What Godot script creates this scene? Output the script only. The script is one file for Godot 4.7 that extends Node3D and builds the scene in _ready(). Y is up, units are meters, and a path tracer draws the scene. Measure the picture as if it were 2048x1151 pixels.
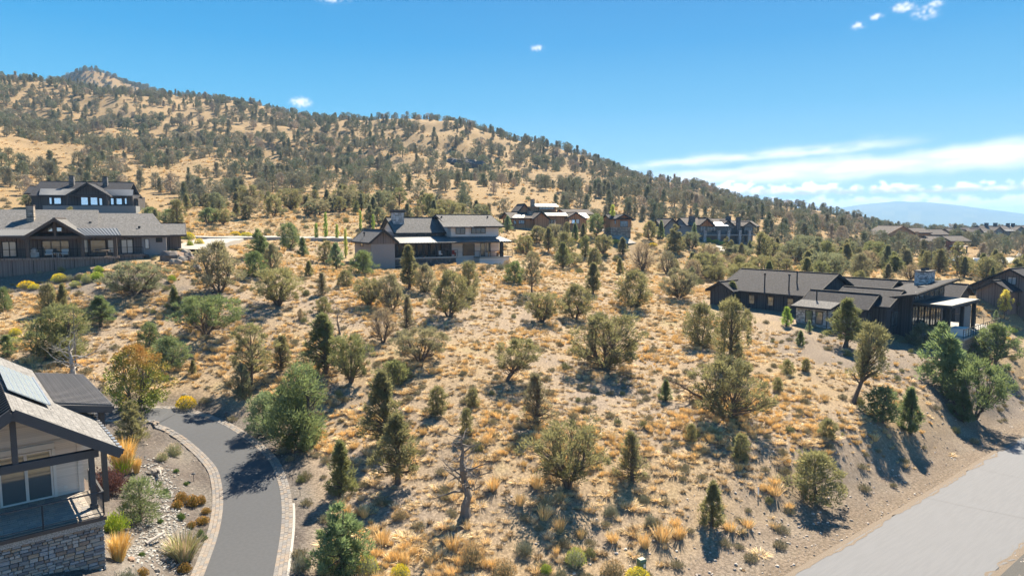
extends Node3D
# A juniper-covered hillside with houses, a drive and a road; metres, y up, the viewer looks along -z from 17 m above the drive.

class MB:
	# collects triangles (front faces clockwise) and commits them as one mesh
	var v := PackedVector3Array()
	var c := PackedColorArray()
	var tint := Color(1, 1, 1)
	func tri(a: Vector3, b: Vector3, d: Vector3) -> void:
		v.push_back(a); v.push_back(b); v.push_back(d)
		c.push_back(tint); c.push_back(tint); c.push_back(tint)
	func quad(a: Vector3, b: Vector3, d: Vector3, e: Vector3) -> void:
		tri(a, b, d); tri(a, d, e)
	func hexa(p: Array) -> void:
		# p: bottom 0-3 and top 4-7, each counter-clockwise seen from above
		quad(p[4], p[7], p[6], p[5]); quad(p[0], p[1], p[2], p[3])
		for i in 4:
			var j: int = (i + 1) % 4
			quad(p[i], p[i + 4], p[j + 4], p[j])
	func box(x0: float, x1: float, y0: float, y1: float, z0: float, z1: float) -> void:
		hexa([Vector3(x0, y0, z1), Vector3(x1, y0, z1), Vector3(x1, y0, z0), Vector3(x0, y0, z0), Vector3(x0, y1, z1), Vector3(x1, y1, z1), Vector3(x1, y1, z0), Vector3(x0, y1, z0)])
	func bar(a: Vector3, b: Vector3, w: float, h: float) -> void:
		var d := (b - a).normalized()
		var s := d.cross(Vector3.UP)
		s = Vector3.RIGHT if s.length() < 0.01 else s.normalized()
		var u := s.cross(d).normalized()
		s *= w * 0.5; u *= h * 0.5
		hexa([a - s - u, a + s - u, b + s - u, b - s - u, a - s + u, a + s + u, b + s + u, b - s + u])
	func slab(p: Array, t: float) -> void:
		# a roof slope: the polygon p (counter-clockwise seen from above) with thickness t downwards
		var n: int = p.size()
		var dn := Vector3(0, -t, 0)
		for i in range(1, n - 1):
			tri(p[0], p[i + 1], p[i]); tri(p[0] + dn, p[i] + dn, p[i + 1] + dn)
		for i in n:
			var a: Vector3 = p[i]; var b: Vector3 = p[(i + 1) % n]
			quad(a + dn, a, b, b + dn)
	func tube(p: Array, r: Array, sides := 5) -> void:
		var last := []
		for i in p.size():
			var d: Vector3 = (p[mini(i + 1, p.size() - 1)] - p[maxi(i - 1, 0)]).normalized()
			var s := d.cross(Vector3(0.31, 0.2, 0.93)).normalized()
			var u := s.cross(d)
			var ring := []
			for k in sides:
				var a := TAU * k / sides
				ring.append(p[i] + (s * cos(a) + u * sin(a)) * r[i])
			if i > 0:
				for k in sides:
					var j := (k + 1) % sides
					quad(last[k], ring[k], ring[j], last[j])
			last = ring
	func mesh(colored := false) -> ArrayMesh:
		var a := []
		a.resize(Mesh.ARRAY_MAX)
		a[Mesh.ARRAY_VERTEX] = v
		if colored:
			a[Mesh.ARRAY_COLOR] = c
		var m := ArrayMesh.new()
		m.add_surface_from_arrays(Mesh.PRIMITIVE_TRIANGLES, a)
		return m

var used := {}
var rng := RandomNumberGenerator.new()
var mats := {}
var P := {}

func numbered(called: String, parent: Node) -> String:
	var key := "%d/%s" % [parent.get_instance_id(), called]
	used[key] = used.get(key, -1) + 1
	return called if used[key] == 0 else "%s_%03d" % [called, used[key]]

func tag(o: Node3D, label: String, category: String, group := "", kind := "") -> Node3D:
	if label: o.set_meta("label", label)
	if category: o.set_meta("category", category)
	if group: o.set_meta("group", group)
	if kind: o.set_meta("kind", kind)
	return o

func thing(called: String, label: String, category: String, at: Vector3, turn := 0.0, group := "") -> Node3D:
	var o := Node3D.new()
	o.name = numbered(called, self)
	add_child(o, true)
	o.position = at
	o.rotation.y = turn
	return tag(o, label, category, group)

func part(called: String, m: Mesh, mat: Material, parent: Node) -> MeshInstance3D:
	var o := MeshInstance3D.new()
	o.name = numbered(called, parent)
	o.mesh = m
	o.material_override = mat
	parent.add_child(o, true)
	return o

func structure(called: String, m: Mesh, mat: Material, kind := "structure") -> MeshInstance3D:
	var o := part(called, m, mat, self)
	o.set_meta("kind", kind)
	return o

# ---------------------------------------------------------------- materials
func noise_tex(seed_: int, freq: float, lo: float, hi: float, kind := FastNoiseLite.TYPE_SIMPLEX, octaves := 4) -> NoiseTexture2D:
	var n := FastNoiseLite.new()
	n.seed = seed_; n.frequency = freq; n.noise_type = kind; n.fractal_octaves = octaves
	var g := Gradient.new()
	g.set_color(0, Color(lo, lo, lo)); g.set_color(1, Color(hi, hi, hi))
	var t := NoiseTexture2D.new()
	t.width = 512; t.height = 512; t.seamless = true; t.noise = n; t.color_ramp = g
	return t

func line_tex(rows: int, across: float, dark: float, seed_: int, vary := 0.26) -> ImageTexture:
	# courses of shingles, boards or stones: rows of pieces with thin darker joints and a tone of their own
	var r := RandomNumberGenerator.new()
	r.seed = seed_
	var im := Image.create(512, 512, false, Image.FORMAT_RGB8)
	var h := 512 / rows
	for i in rows:
		var x := 0
		while x < 512:
			var w := int(across * (0.6 + 0.8 * r.randf())) if across > 0.0 else 512
			var t := 1.0 - vary * r.randf()
			im.fill_rect(Rect2i(x, i * h, w, h), Color(t, t, t))
			if across > 0.0: im.fill_rect(Rect2i(x, i * h, maxi(1, h / 10), h), Color(dark, dark, dark))
			x += w
		im.fill_rect(Rect2i(0, i * h, 512, maxi(1, h / 8)), Color(dark, dark, dark))
	return ImageTexture.create_from_image(im)

func board_tex(cols: int, dark: float, seed_: int) -> ImageTexture:
	# upright boards with thin joints, each of its own tone
	var r := RandomNumberGenerator.new()
	r.seed = seed_
	var im := Image.create(512, 512, false, Image.FORMAT_RGB8)
	var w := 512 / cols
	for i in cols:
		var t := 0.8 + 0.2 * r.randf()
		im.fill_rect(Rect2i(i * w, 0, w, 512), Color(t, t, t))
		im.fill_rect(Rect2i(i * w, 0, maxi(1, w / 8), 512), Color(dark, dark, dark))
	return ImageTexture.create_from_image(im)

func mat(called: String, lin: Color, rough := 0.9, tex: Texture2D = null, scale := 1.0, bump := 0.0, metal := 0.0) -> StandardMaterial3D:
	var m := StandardMaterial3D.new()
	m.resource_name = called
	m.albedo_color = lin.linear_to_srgb()
	m.roughness = rough
	m.metallic = metal
	if rough > 0.7: m.metallic_specular = 0.25
	if tex:
		m.albedo_texture = tex
		m.uv1_triplanar = true
		m.uv1_scale = Vector3.ONE * scale
		if bump > 0.0:
			m.heightmap_enabled = true; m.heightmap_texture = tex; m.heightmap_scale = bump
	mats[called] = m
	return m

func leaf(called: String, lin: Color) -> void:
	var m := mat(called, lin, 0.75)
	m.vertex_color_use_as_albedo = true
	m.backlight_enabled = true
	m.backlight = Color(0.95, 0.95, 0.85)
	m.metallic_specular = 0.25

# ---------------------------------------------------------------- the lie of the land
var cu := PackedVector2Array()
var ch := PackedFloat32Array()
var cw := PackedFloat64Array()
var grid := PackedFloat32Array()
const GA := 0.6
const GL := 0.035
const L0 := 1.9
const NA := 207
const NL := 178
var bumps := FastNoiseLite.new()
var drive := PackedVector3Array()
var road := PackedVector3Array()
const DRIVE_HALF := 1.62
const ROAD_HALF := 3.25

func cp(x: float, z: float, h: float) -> void:
	cu.push_back(Vector2(atan2(x, -z), log(Vector2(x, z).length())))
	ch.push_back(h)

func kern(d2: float) -> float:
	return 0.5 * d2 * log(d2) if d2 > 1e-12 else 0.0

func solve_land() -> void:
	# a thin-plate surface through the surveyed heights, in bearing and log distance
	var n := cu.size()
	var w := n + 3
	var a := []
	for i in w:
		var row := PackedFloat64Array()
		row.resize(w + 1)
		a.append(row)
	for i in n:
		for j in n:
			a[i][j] = kern(cu[i].distance_squared_to(cu[j]))
		a[i][i] += 2e-4
		a[i][n] = 1.0; a[i][n + 1] = cu[i].x; a[i][n + 2] = cu[i].y
		a[n][i] = 1.0; a[n + 1][i] = cu[i].x; a[n + 2][i] = cu[i].y
		a[i][w] = ch[i]
	for i in w:
		var p := i
		for k in range(i + 1, w):
			if absf(a[k][i]) > absf(a[p][i]): p = k
		var sw = a[i]; a[i] = a[p]; a[p] = sw
		var ri: PackedFloat64Array = a[i]
		for k in range(i + 1, w):
			var rk: PackedFloat64Array = a[k]
			var f := rk[i] / ri[i]
			if f != 0.0:
				for q in range(i, w + 1):
					rk[q] -= f * ri[q]
				a[k] = rk
	cw.resize(w)
	for i in range(w - 1, -1, -1):
		var s: float = a[i][w]
		for k in range(i + 1, w):
			s -= a[i][k] * cw[k]
		cw[i] = s / a[i][i]
	grid.resize(NA * NL)
	for j in NL:
		var lr := L0 + j * GL
		for i in NA:
			var u := Vector2(deg_to_rad(-62.0 + i * GA), lr)
			var s: float = cw[n] + cw[n + 1] * u.x + cw[n + 2] * u.y
			for k in n:
				var d2 := u.distance_squared_to(cu[k])
				s += cw[k] * 0.5 * d2 * log(d2 + 1e-12)
			grid[j * NA + i] = s

func land(x: float, z: float) -> float:
	# the smooth land, before road cuts
	var az := rad_to_deg(atan2(x, -z))
	var lr := clampf((log(maxf(Vector2(x, z).length(), 7.0)) - L0) / GL, 0.0, NL - 1.001)
	var ga := (clampf(az, -60.0, 60.0) + 62.0) / GA
	var i := int(ga); var j := int(lr)
	var fx := ga - i; var fy := lr - j
	var k := j * NA + i
	var h := lerpf(lerpf(grid[k], grid[k + 1], fx), lerpf(grid[k + NA], grid[k + NA + 1], fx), fy)
	if absf(az) > 60.0:
		h = lerpf(h, -2.0, smoothstep(60.0, 130.0, absf(az)))
	var d := Vector2(x - (-550.1), z - (-900.0)).length()
	if d < 420.0:
		h += 47.0 * exp(-pow(d / 50.0, 1.4))
	return h

func near_path(p: PackedVector3Array, x: float, z: float) -> Vector2:
	# distance to a path and its height there
	var best := Vector2(1e9, 0)
	var q := Vector2(x, z)
	for i in p.size() - 1:
		var a := Vector2(p[i].x, p[i].z); var b := Vector2(p[i + 1].x, p[i + 1].z)
		var t := clampf((q - a).dot(b - a) / (b - a).length_squared(), 0.0, 1.0)
		var d := q.distance_to(a.lerp(b, t))
		if d < best.x: best = Vector2(d, lerpf(p[i].y, p[i + 1].y, t))
	return best

func H(x: float, z: float) -> float:
	var r := Vector2(x, z).length()
	var h := land(x, z)
	h += bumps.get_noise_2d(x * 6.0, z * 6.0) * 0.14 * smoothstep(20.0, 40.0, r)
	h += bumps.get_noise_2d(x * 0.9 + 90.0, z * 0.9) * 5.0 * smoothstep(190.0, 420.0, r)
	if r < 125.0 and x > 0.0:
		var n := near_path(road, x, z)
		h = lerpf(n.y - (0.1 if n.x < ROAD_HALF else 0.03), h, smoothstep(ROAD_HALF + 0.7 + 0.5 * bumps.get_noise_2d(x * 20.0, z * 20.0), ROAD_HALF + 7.0, n.x))
		h += bumps.get_noise_2d(x * 30.0, z * 30.0) * 0.12 * smoothstep(ROAD_HALF + 0.3, ROAD_HALF + 2.0, n.x) * (1.0 - smoothstep(8.0, 12.0, n.x))
	elif r < 75.0 and x < 0.0:
		var n := near_path(drive, x, z)
		h = lerpf(n.y - (0.09 if n.x < DRIVE_HALF + 0.45 else 0.0), h, smoothstep(DRIVE_HALF + 0.75, DRIVE_HALF + 2.6, n.x))
	return h

func on(x: float, z: float, sink := 0.0) -> Vector3:
	return Vector3(x, H(x, z) - sink, z)

# ---------------------------------------------------------------- trees
func rdir() -> Vector3:
	var y := rng.randf_range(-1.0, 1.0)
	var a := rng.randf() * TAU
	var s := sqrt(1.0 - y * y)
	return Vector3(s * cos(a), y, s * sin(a))

func crown_r(kind: String, t: float) -> float:
	match kind:
		"cone": return pow(1.0 - t, 0.8) * minf(1.0, 0.45 + t * 5.0) + 0.04
		"oval": return pow(sin(PI * clampf(0.16 + 0.82 * t, 0.0, 1.0)), 0.6)
		"dome": return sqrt(maxf(0.02, 1.0 - t * t * 0.97)) * minf(1.0, 0.6 + t * 2.5)
		"column": return pow(sin(PI * clampf(0.2 + 0.78 * t, 0.0, 1.0)), 0.45)
		"fan": return 0.38 + 0.62 * sin(PI * clampf(0.1 + 0.75 * t, 0.0, 1.0))
		"flat": return pow(sin(PI * clampf(0.2 + 0.72 * t, 0.0, 1.0)), 0.5)
	return 1.0

func spray(mb: MB, at: Vector3, d: Vector3, l: float, w: float) -> void:
	var s := d.cross(rdir()).normalized() * w * 0.5
	mb.tri(at - s, at + s, at + d * l)

func make_tree(form: String, seed_: int, o: Dictionary) -> void:
	# o: h, r (metres), base (share of height that is bare), kind of outline, stems, lean, n clumps, f faces a clump, rc clump radius, l/w spray size, flat, dead
	rng.seed = seed_
	var h: float = o.h; var r: float = o.r; var base: float = o.get("base", 0.1)
	var wood := MB.new(); var crown := MB.new()
	var stems: int = o.get("stems", 1)
	var lean: float = o.get("lean", 0.0)
	var paths := []
	for s in stems:
		var a := TAU * (s + rng.randf() * 0.5) / stems
		var out := 0.0 if stems == 1 else r * 0.55
		var p := []; var rad := []
		var top := h * (0.93 if stems == 1 else rng.randf_range(0.62, 0.85))
		var wob := Vector3.ZERO
		for k in 8:
			var t := k / 7.0
			wob += Vector3(rng.randfn(), 0, rng.randfn()) * 0.012 * h
			var spread := pow(t, 0.7) * out
			p.append(Vector3(cos(a) * spread + lean * h * sin(t * 1.7), t * top - (0.25 if k == 0 else 0.0), sin(a) * spread) + wob)
			rad.append((0.028 * h + 0.05) * pow(1.0 - t * 0.93, 0.9) * (1.0 if stems == 1 else 0.75))
		rad[0] *= 1.5
		wood.tube(p, rad, 6)
		paths.append(p)
	var n: int = o.n
	var ph := rng.randf() * TAU
	var gap := FastNoiseLite.new()
	gap.seed = seed_; gap.frequency = 0.9
	var l: float = o.get("l", 0.2); var w: float = o.get("w", 0.085)
	for i in n:
		var t := (i + rng.randf()) / n
		var y := h * (base + (1.0 - base) * t)
		ph += 2.39996 + rng.randf_range(-0.5, 0.5)
		var rr := r * crown_r(o.kind, t) * (0.95 + 0.95 * gap.get_noise_3d(cos(ph) * 1.3, t * 4.0, sin(ph) * 1.3))
		var rho := rr * (0.3 + 0.7 * sqrt(rng.randf()))
		var axis := lean * h * sin(y / h * 1.7)
		var c := Vector3(axis + cos(ph) * rho, y, sin(ph) * rho)
		if o.has("tops"):
			# several leaders: each carries a narrower crown of its own
			var q: Array = o.tops[i % o.tops.size()]
			c = Vector3(c.x * q[3] + q[0] * r * minf(1.0, y / h * 2.5), y * q[2], c.z * q[3] + q[1] * r * minf(1.0, y / h * 2.5))
		# the limb that carries the clump
		var path: Array = paths[i % stems]
		if stems > 1:
			var bd := 1e9
			for q in paths:
				var dd: float = (q[6] - c).length_squared()
				if dd < bd: bd = dd; path = q
		var pos := clampf(y / h * (0.72 if o.kind != "flat" else 0.55), 0.0, 0.92) * 7.0
		var from: Vector3 = path[int(pos)].lerp(path[mini(int(pos) + 1, 7)], pos - int(pos))
		if i % int(o.get("limb", 2)) == 0:
			var mid := from.lerp(c, 0.55) + Vector3(0, -0.06 * h if o.kind == "flat" else 0.0, 0) + rdir() * 0.04 * h
			var lr := 0.012 * h * (1.2 - t * 0.8)
			wood.tube([from, mid, c], [lr, lr * 0.7, lr * 0.25], 4)
			if o.get("dead", 0.0) > 0.0:
				for q in 5:
					var e := c + rdir() * 0.55 + Vector3(0, 0.15, 0)
					wood.tube([mid.lerp(c, rng.randf()), e], [lr * 0.4, 0.006], 3)
		var rc: float = o.rc * (0.55 + 0.65 * rng.randf()) * (0.75 + 0.35 * minf(1.0, rr / r))
		var tone := 0.82 + 0.36 * rng.randf()
		var warm := rng.randf_range(-0.06, 0.08)
		var f := int(o.f * (0.5 + 0.5 * rng.randf()))
		var away := Vector3(cos(ph), 0.45, sin(ph))
		var flat: float = o.get("flat", 0.8)
		for k in f:
			var d := rdir()
			var at := c + Vector3(d.x, d.y * flat, d.z) * rc * pow(rng.randf(), 0.45)
			var dir := (d * 0.8 + away * 0.55 + rdir() * 0.5 + Vector3(0, o.get("up", 0.3), 0)).normalized()
			var j := tone * (0.8 + 0.4 * rng.randf())
			crown.tint = Color(j * (1.0 + warm), j, j * (1.0 - warm))
			var far_ := 1.0 if k % 9 else 1.7
			spray(crown, at, dir, l * far_ * (0.6 + 0.8 * rng.randf()), w * (0.7 + 0.6 * rng.randf()))
	var made := crown.mesh(true)
	var size := made.get_aabb()
	P[form] = {"wood": wood.mesh(), "crown": made, "h": size.end.y, "w": maxf(size.size.x, size.size.z) * 0.84}

func dead_tree(seed_: int, h: float, spread: float, boughs: int, lo: float, thick: float, crook := 1.0) -> ArrayMesh:
	rng.seed = seed_
	var mb := MB.new()
	var p := []; var rad := []
	var wob := Vector3.ZERO
	for k in 10:
		var t := k / 9.0
		wob += Vector3(rng.randfn(), 0, rng.randfn()) * 0.014 * h * crook
		p.append(Vector3(0, t * h - (0.2 if k == 0 else 0.0), 0) + wob)
		rad.append(thick * pow(1.0 - t * 0.95, 0.8))
	rad[0] *= 1.5
	mb.tube(p, rad, 8)
	var ph := rng.randf() * TAU
	for b in boughs:
		var t := lo + (0.98 - lo) * (b + rng.randf()) / boughs
		ph += 2.4 + rng.randf_range(-0.6, 0.6)
		var k := clampf(t * 9.0, 0.0, 8.9)
		var at: Vector3 = p[int(k)].lerp(p[int(k) + 1], k - int(k))
		var d := Vector3(cos(ph), rng.randf_range(-0.25, 0.5) * crook, sin(ph)).normalized()
		var l := spread * (1.1 - 0.75 * t) * rng.randf_range(0.6, 1.15)
		bough(mb, at, d, l, thick * 0.36 * (1.15 - t * 0.7), 3, crook)
	return mb.mesh()

func bough(mb: MB, at: Vector3, d: Vector3, l: float, r: float, depth: int, crook: float) -> void:
	var p := [at]; var rad := [r]
	var dir := d
	for k in 5:
		dir = (dir + rdir() * 0.28 * crook + Vector3(0, 0.05, 0)).normalized()
		p.append(p[k] + dir * l / 5.0)
		rad.append(maxf(0.006, r * (1.0 - 0.17 * (k + 1))))
	mb.tube(p, rad, 4)
	if depth > 1:
		for q in (4 if depth == 3 else 3):
			var k := rng.randi_range(1, 4)
			bough(mb, p[k], (dir + rdir() * 0.9).normalized(), l * rng.randf_range(0.3, 0.55), rad[k] * 0.55, depth - 1, crook)

func tree(called: String, form: String, tone: String, x: float, z: float, h: float, w: float, label: String, turn: float, cat := "juniper tree", group := "") -> Node3D:
	var pr: Dictionary = P[form]
	var o := thing(called, label, cat, on(x, z, 0.05), turn, group)
	var s := Vector3(w / pr.w, h / pr.h, w / pr.w)
	var t := part("trunk", pr.wood, mats["bark"] if tone != "bark" else mats["grey_wood"], o)
	t.scale = s
	if pr.has("crown"):
		part("crown", pr.crown, mats[tone], o).scale = s
	return o

# ---------------------------------------------------------------- small plants
func make_tuft(called: String, seed_: int, h: float, r: float, n: int, w: float, droop: float, cols: Array, head := 0.0) -> void:
	rng.seed = seed_
	var mb := MB.new()
	for i in n:
		var a := rng.randf() * TAU
		var q := r * 0.4 * sqrt(rng.randf())
		var at := Vector3(cos(a) * q, -0.02, sin(a) * q)
		var out := Vector3(cos(a), 0, sin(a)) * rng.randf_range(0.1, 1.0) * r
		var hh := h * rng.randf_range(0.55, 1.0)
		var tip := at + out * 0.9 + Vector3(0, hh * (1.0 - droop * 0.3 * rng.randf()), 0) + Vector3(0.06 * h, 0, 0.02 * h)
		var mid := at.lerp(tip, 0.55) + Vector3(0, hh * 0.12, 0)
		var s := Vector3(-sin(a), 0, cos(a)).rotated(Vector3.UP, rng.randf_range(-1, 1)) * w * 0.5
		var k: Color = cols[rng.randi() % cols.size()]
		var j := rng.randf_range(0.75, 1.2)
		mb.tint = Color(k.r * j, k.g * j, k.b * j)
		mb.tri(at - s, at + s, mid + s * 0.9)
		mb.tri(at - s, mid + s * 0.9, mid - s * 0.9)
		mb.tri(mid - s * (1.0 + head), mid + s * (1.0 + head), tip)
	P[called] = {"crown": mb.mesh(true), "h": h, "w": r * 2.0}

func make_bush(called: String, seed_: int, h: float, r: float, n: int, l: float, w: float, cols: Array, tops: Array, share: float) -> void:
	# a low shrub: twigs, leaves through a dome, flower heads over it
	rng.seed = seed_
	var mb := MB.new(); var wood := MB.new()
	var fl := MB.new()
	for i in 9:
		var d := rdir(); d.y = absf(d.y) + 0.5
		wood.tube([Vector3(0, -0.1, 0), Vector3(d.x * r, d.y * h * 0.5, d.z * r) * 0.8], [0.018, 0.006], 3)
	for i in n:
		var d := rdir()
		d.y = absf(d.y)
		var q := pow(rng.randf(), 0.4) * (0.8 + 0.3 * sin(d.x * 7.0 + seed_) * cos(d.z * 6.0))
		var at := Vector3(d.x * r, d.y * h * 0.88, d.z * r) * q
		var k: Color = cols[rng.randi() % cols.size()]
		var j := rng.randf_range(0.75, 1.2)
		mb.tint = Color(k.r * j, k.g * j, k.b * j)
		spray(mb, at, (d * 0.7 + Vector3(0, 0.7, 0) + rdir() * 0.5).normalized(), l * rng.randf_range(0.6, 1.3), w)
	for i in int(n * share):
		var d := rdir()
		d.y = absf(d.y) * 0.9 + 0.25
		d = d.normalized()
		var k: Color = tops[rng.randi() % tops.size()]
		var j := rng.randf_range(0.8, 1.15)
		fl.tint = Color(k.r * j, k.g * j, k.b * j)
		spray(fl, Vector3(d.x * r, d.y * h * 0.92, d.z * r) * rng.randf_range(0.86, 1.02), (d + rdir() * 0.8).normalized(), l * 0.7, w * 1.2)
	P[called] = {"wood": wood.mesh(), "crown": mb.mesh(true), "h": h, "w": r * 2.0}
	if share > 0.0: P[called]["flowers"] = fl.mesh(true)

func plant(called: String, form: String, cat: String, x: float, z: float, h: float, w: float, label: String, group := "") -> void:
	var pr: Dictionary = P[form]
	var o := thing(called, label, cat, on(x, z), x * 3.7 + z, group)
	var s := Vector3(w / pr.w, h / pr.h, w / pr.w)
	if pr.has("wood"): part("stem", pr.wood, mats["bark"], o).scale = s
	part("foliage", pr.crown, mats["white_leaf"], o).scale = s
	if pr.has("flowers"):
		var f := part("flowers", pr.flowers, mats["white_leaf"], o)
		f.scale = s
		f.set_meta("kind", "stuff")

func scatter(called: String, meshes: Array, spots: Array, m: Material) -> Node3D:
	# spots: one array of [transform, colour] for each mesh
	var o := Node3D.new()
	o.name = called
	add_child(o, true)
	o.set_meta("kind", "stuff")
	for i in meshes.size():
		if spots[i].is_empty(): continue
		var mm := MultiMesh.new()
		mm.transform_format = MultiMesh.TRANSFORM_3D
		mm.use_colors = true
		mm.mesh = meshes[i]
		mm.instance_count = spots[i].size()
		for k in spots[i].size():
			mm.set_instance_transform(k, spots[i][k][0])
			mm.set_instance_color(k, spots[i][k][1])
		var mi := MultiMeshInstance3D.new()
		mi.name = numbered(called + "_clump", o)
		mi.multimesh = mm
		mi.material_override = m
		mi.set_meta("kind", "stuff")
		o.add_child(mi, true)
	return o

func rock_mesh(seed_: int, rx: float, ry: float, rz: float) -> ArrayMesh:
	rng.seed = seed_
	var n := FastNoiseLite.new()
	n.seed = seed_; n.frequency = 0.8
	var mb := MB.new()
	var f := func(i: int, j: int) -> Vector3:
		var a := TAU * i / 8.0; var b := PI * (j / 5.0 - 0.5)
		var d := Vector3(cos(a) * cos(b), sin(b), sin(a) * cos(b))
		d *= 1.0 + 0.42 * n.get_noise_3dv(d * 1.6)
		return Vector3(d.x * rx, d.y * ry, d.z * rz)
	for i in 8:
		for j in 5:
			mb.quad(f.call(i, j), f.call(i, j + 1), f.call(i + 1, j + 1), f.call(i + 1, j))
	return mb.mesh()

# ---------------------------------------------------------------- house parts
func wall(p: Node, x0: float, x1: float, y0: float, y1: float, z0: float, z1: float, m: String, called := "wall") -> MeshInstance3D:
	var b := MB.new()
	b.box(x0, x1, y0, y1, z0, z1)
	return part(called, b.mesh(), mats[m], p)

func slope(p: Node, pts: Array, t: float, m: String, called := "roof") -> MeshInstance3D:
	var b := MB.new()
	b.slab(pts, t)
	return part(called, b.mesh(), mats[m], p)

func beam(p: Node, a: Vector3, b: Vector3, w: float, h: float, m: String, called := "beam") -> MeshInstance3D:
	var mb := MB.new()
	mb.bar(a, b, w, h)
	return part(called, mb.mesh(), mats[m], p)

func gable(p: Node, axis: String, a0: float, a1: float, c0: float, c1: float, ye: float, yr: float, rm: String, wm: String, inset := 0.5, trim := "trim", ye2 := -1e9) -> void:
	# a pitched roof: ridge along axis from a0 to a1, eaves at c0 and c1; gable walls inset from both ends
	if ye2 < -1e8: ye2 = ye
	var cm := (c0 + c1) * 0.5
	var pt := func(a: float, y: float, c: float) -> Vector3: return Vector3(a, y, c) if axis == "x" else Vector3(c, y, a)
	var t := 0.24
	var s1 := [pt.call(a0, ye, c0), pt.call(a1, ye, c0), pt.call(a1, yr, cm), pt.call(a0, yr, cm)]
	var s2 := [pt.call(a0, yr, cm), pt.call(a1, yr, cm), pt.call(a1, ye2, c1), pt.call(a0, ye2, c1)]
	slope(p, s1, t, rm); slope(p, s2, t, rm)
	var f := MB.new()
	for a in [a0, a1]:
		var o := 0.03 * signf(a - (a0 + a1) * 0.5)
		f.bar(pt.call(a + o, ye - 0.13, c0), pt.call(a + o, yr - 0.13, cm), 0.09, 0.3)
		f.bar(pt.call(a + o, ye2 - 0.13, c1), pt.call(a + o, yr - 0.13, cm), 0.09, 0.3)
	f.bar(pt.call(a0, ye - 0.14, c0), pt.call(a1, ye - 0.14, c0), 0.1, 0.24)
	f.bar(pt.call(a0, ye2 - 0.14, c1), pt.call(a1, ye2 - 0.14, c1), 0.1, 0.24)
	f.bar(pt.call(a0, yr + 0.03, cm), pt.call(a1, yr + 0.03, cm), 0.3, 0.08)
	part("fascia", f.mesh(), mats[trim], p)
	var ins := signf(a1 - a0) * inset
	for a in [a0 + ins, a1 - ins]:
		var w := MB.new()
		var b0: float = a - 0.08; var b1: float = a + 0.08
		var q0 := pt.call(b0, ye - 0.26, c0) as Vector3; var q1 := pt.call(b0, ye2 - 0.26, c1) as Vector3; var q2 := pt.call(b0, yr - 0.26, cm) as Vector3
		var r0 := pt.call(b1, ye - 0.26, c0) as Vector3; var r1 := pt.call(b1, ye2 - 0.26, c1) as Vector3; var r2 := pt.call(b1, yr - 0.26, cm) as Vector3
		w.tri(q0, q1, q2); w.tri(r0, r2, r1)
		w.quad(q0, r0, r1, q1); w.quad(q0, q2, r2, r0); w.quad(q1, r1, r2, q2)
		part("gable_wall", w.mesh(), mats[wm], p)

func win(p: Node, a0: float, a1: float, y0: float, y1: float, at: float, cols := 1, rows := 1, face := "front", fm := "window_frame", gm := "glass", called := "window") -> MeshInstance3D:
	# a framed window on the wall face at distance at; its pane is a sub-part
	var b := MB.new(); var g := MB.new()
	var s := 1.0 if face != "left" else -1.0
	var bx := func(mb: MB, u0: float, u1: float, v0: float, v1: float, d0: float, d1: float) -> void:
		var k0: float = minf(at + s * d0, at + s * d1); var k1: float = maxf(at + s * d0, at + s * d1)
		if face == "front": mb.box(u0, u1, v0, v1, k0, k1)
		else: mb.box(k0, k1, v0, v1, u0, u1)
	var e := clampf((a1 - a0) * 0.07, 0.05, 0.1)
	bx.call(b, a0, a0 + e, y0, y1, 0.0, 0.08); bx.call(b, a1 - e, a1, y0, y1, 0.0, 0.08)
	bx.call(b, a0 + e, a1 - e, y0, y0 + e, 0.0, 0.08); bx.call(b, a0 + e, a1 - e, y1 - e, y1, 0.0, 0.08)
	for i in range(1, cols):
		var u := lerpf(a0, a1, i / float(cols))
		bx.call(b, u - e * 0.5, u + e * 0.5, y0 + e, y1 - e, 0.0, 0.075)
	for i in range(1, rows):
		var v := lerpf(y0, y1, i / float(rows))
		bx.call(b, a0 + e, a1 - e, v - e * 0.35, v + e * 0.35, 0.0, 0.07)
	bx.call(g, a0 + e, a1 - e, y0 + e, y1 - e, 0.005, 0.035)
	var o := part(called, b.mesh(), mats[fm], p)
	part("pane", g.mesh(), mats[gm], o)
	return o

func seams(p: Node, a: Vector3, b: Vector3, c: Vector3, d: Vector3, n: int, m: String) -> void:
	# standing seams of a metal roof, from the upper edge a-b down to the lower edge d-c
	var mb := MB.new()
	for i in n + 1:
		var t := i / float(n)
		mb.bar(a.lerp(b, t) + Vector3(0, 0.03, 0), d.lerp(c, t) + Vector3(0, 0.03, 0), 0.05, 0.07)
	var o := part("standing_seam", mb.mesh(), mats[m], p)
	o.set_meta("kind", "stuff")

func metal_roof(p: Node, a: Vector3, b: Vector3, c: Vector3, d: Vector3, n: int, m := "zinc") -> void:
	slope(p, [d, c, b, a], 0.14, m, "metal_roof")
	seams(p, a, b, c, d, n, m)

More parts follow.
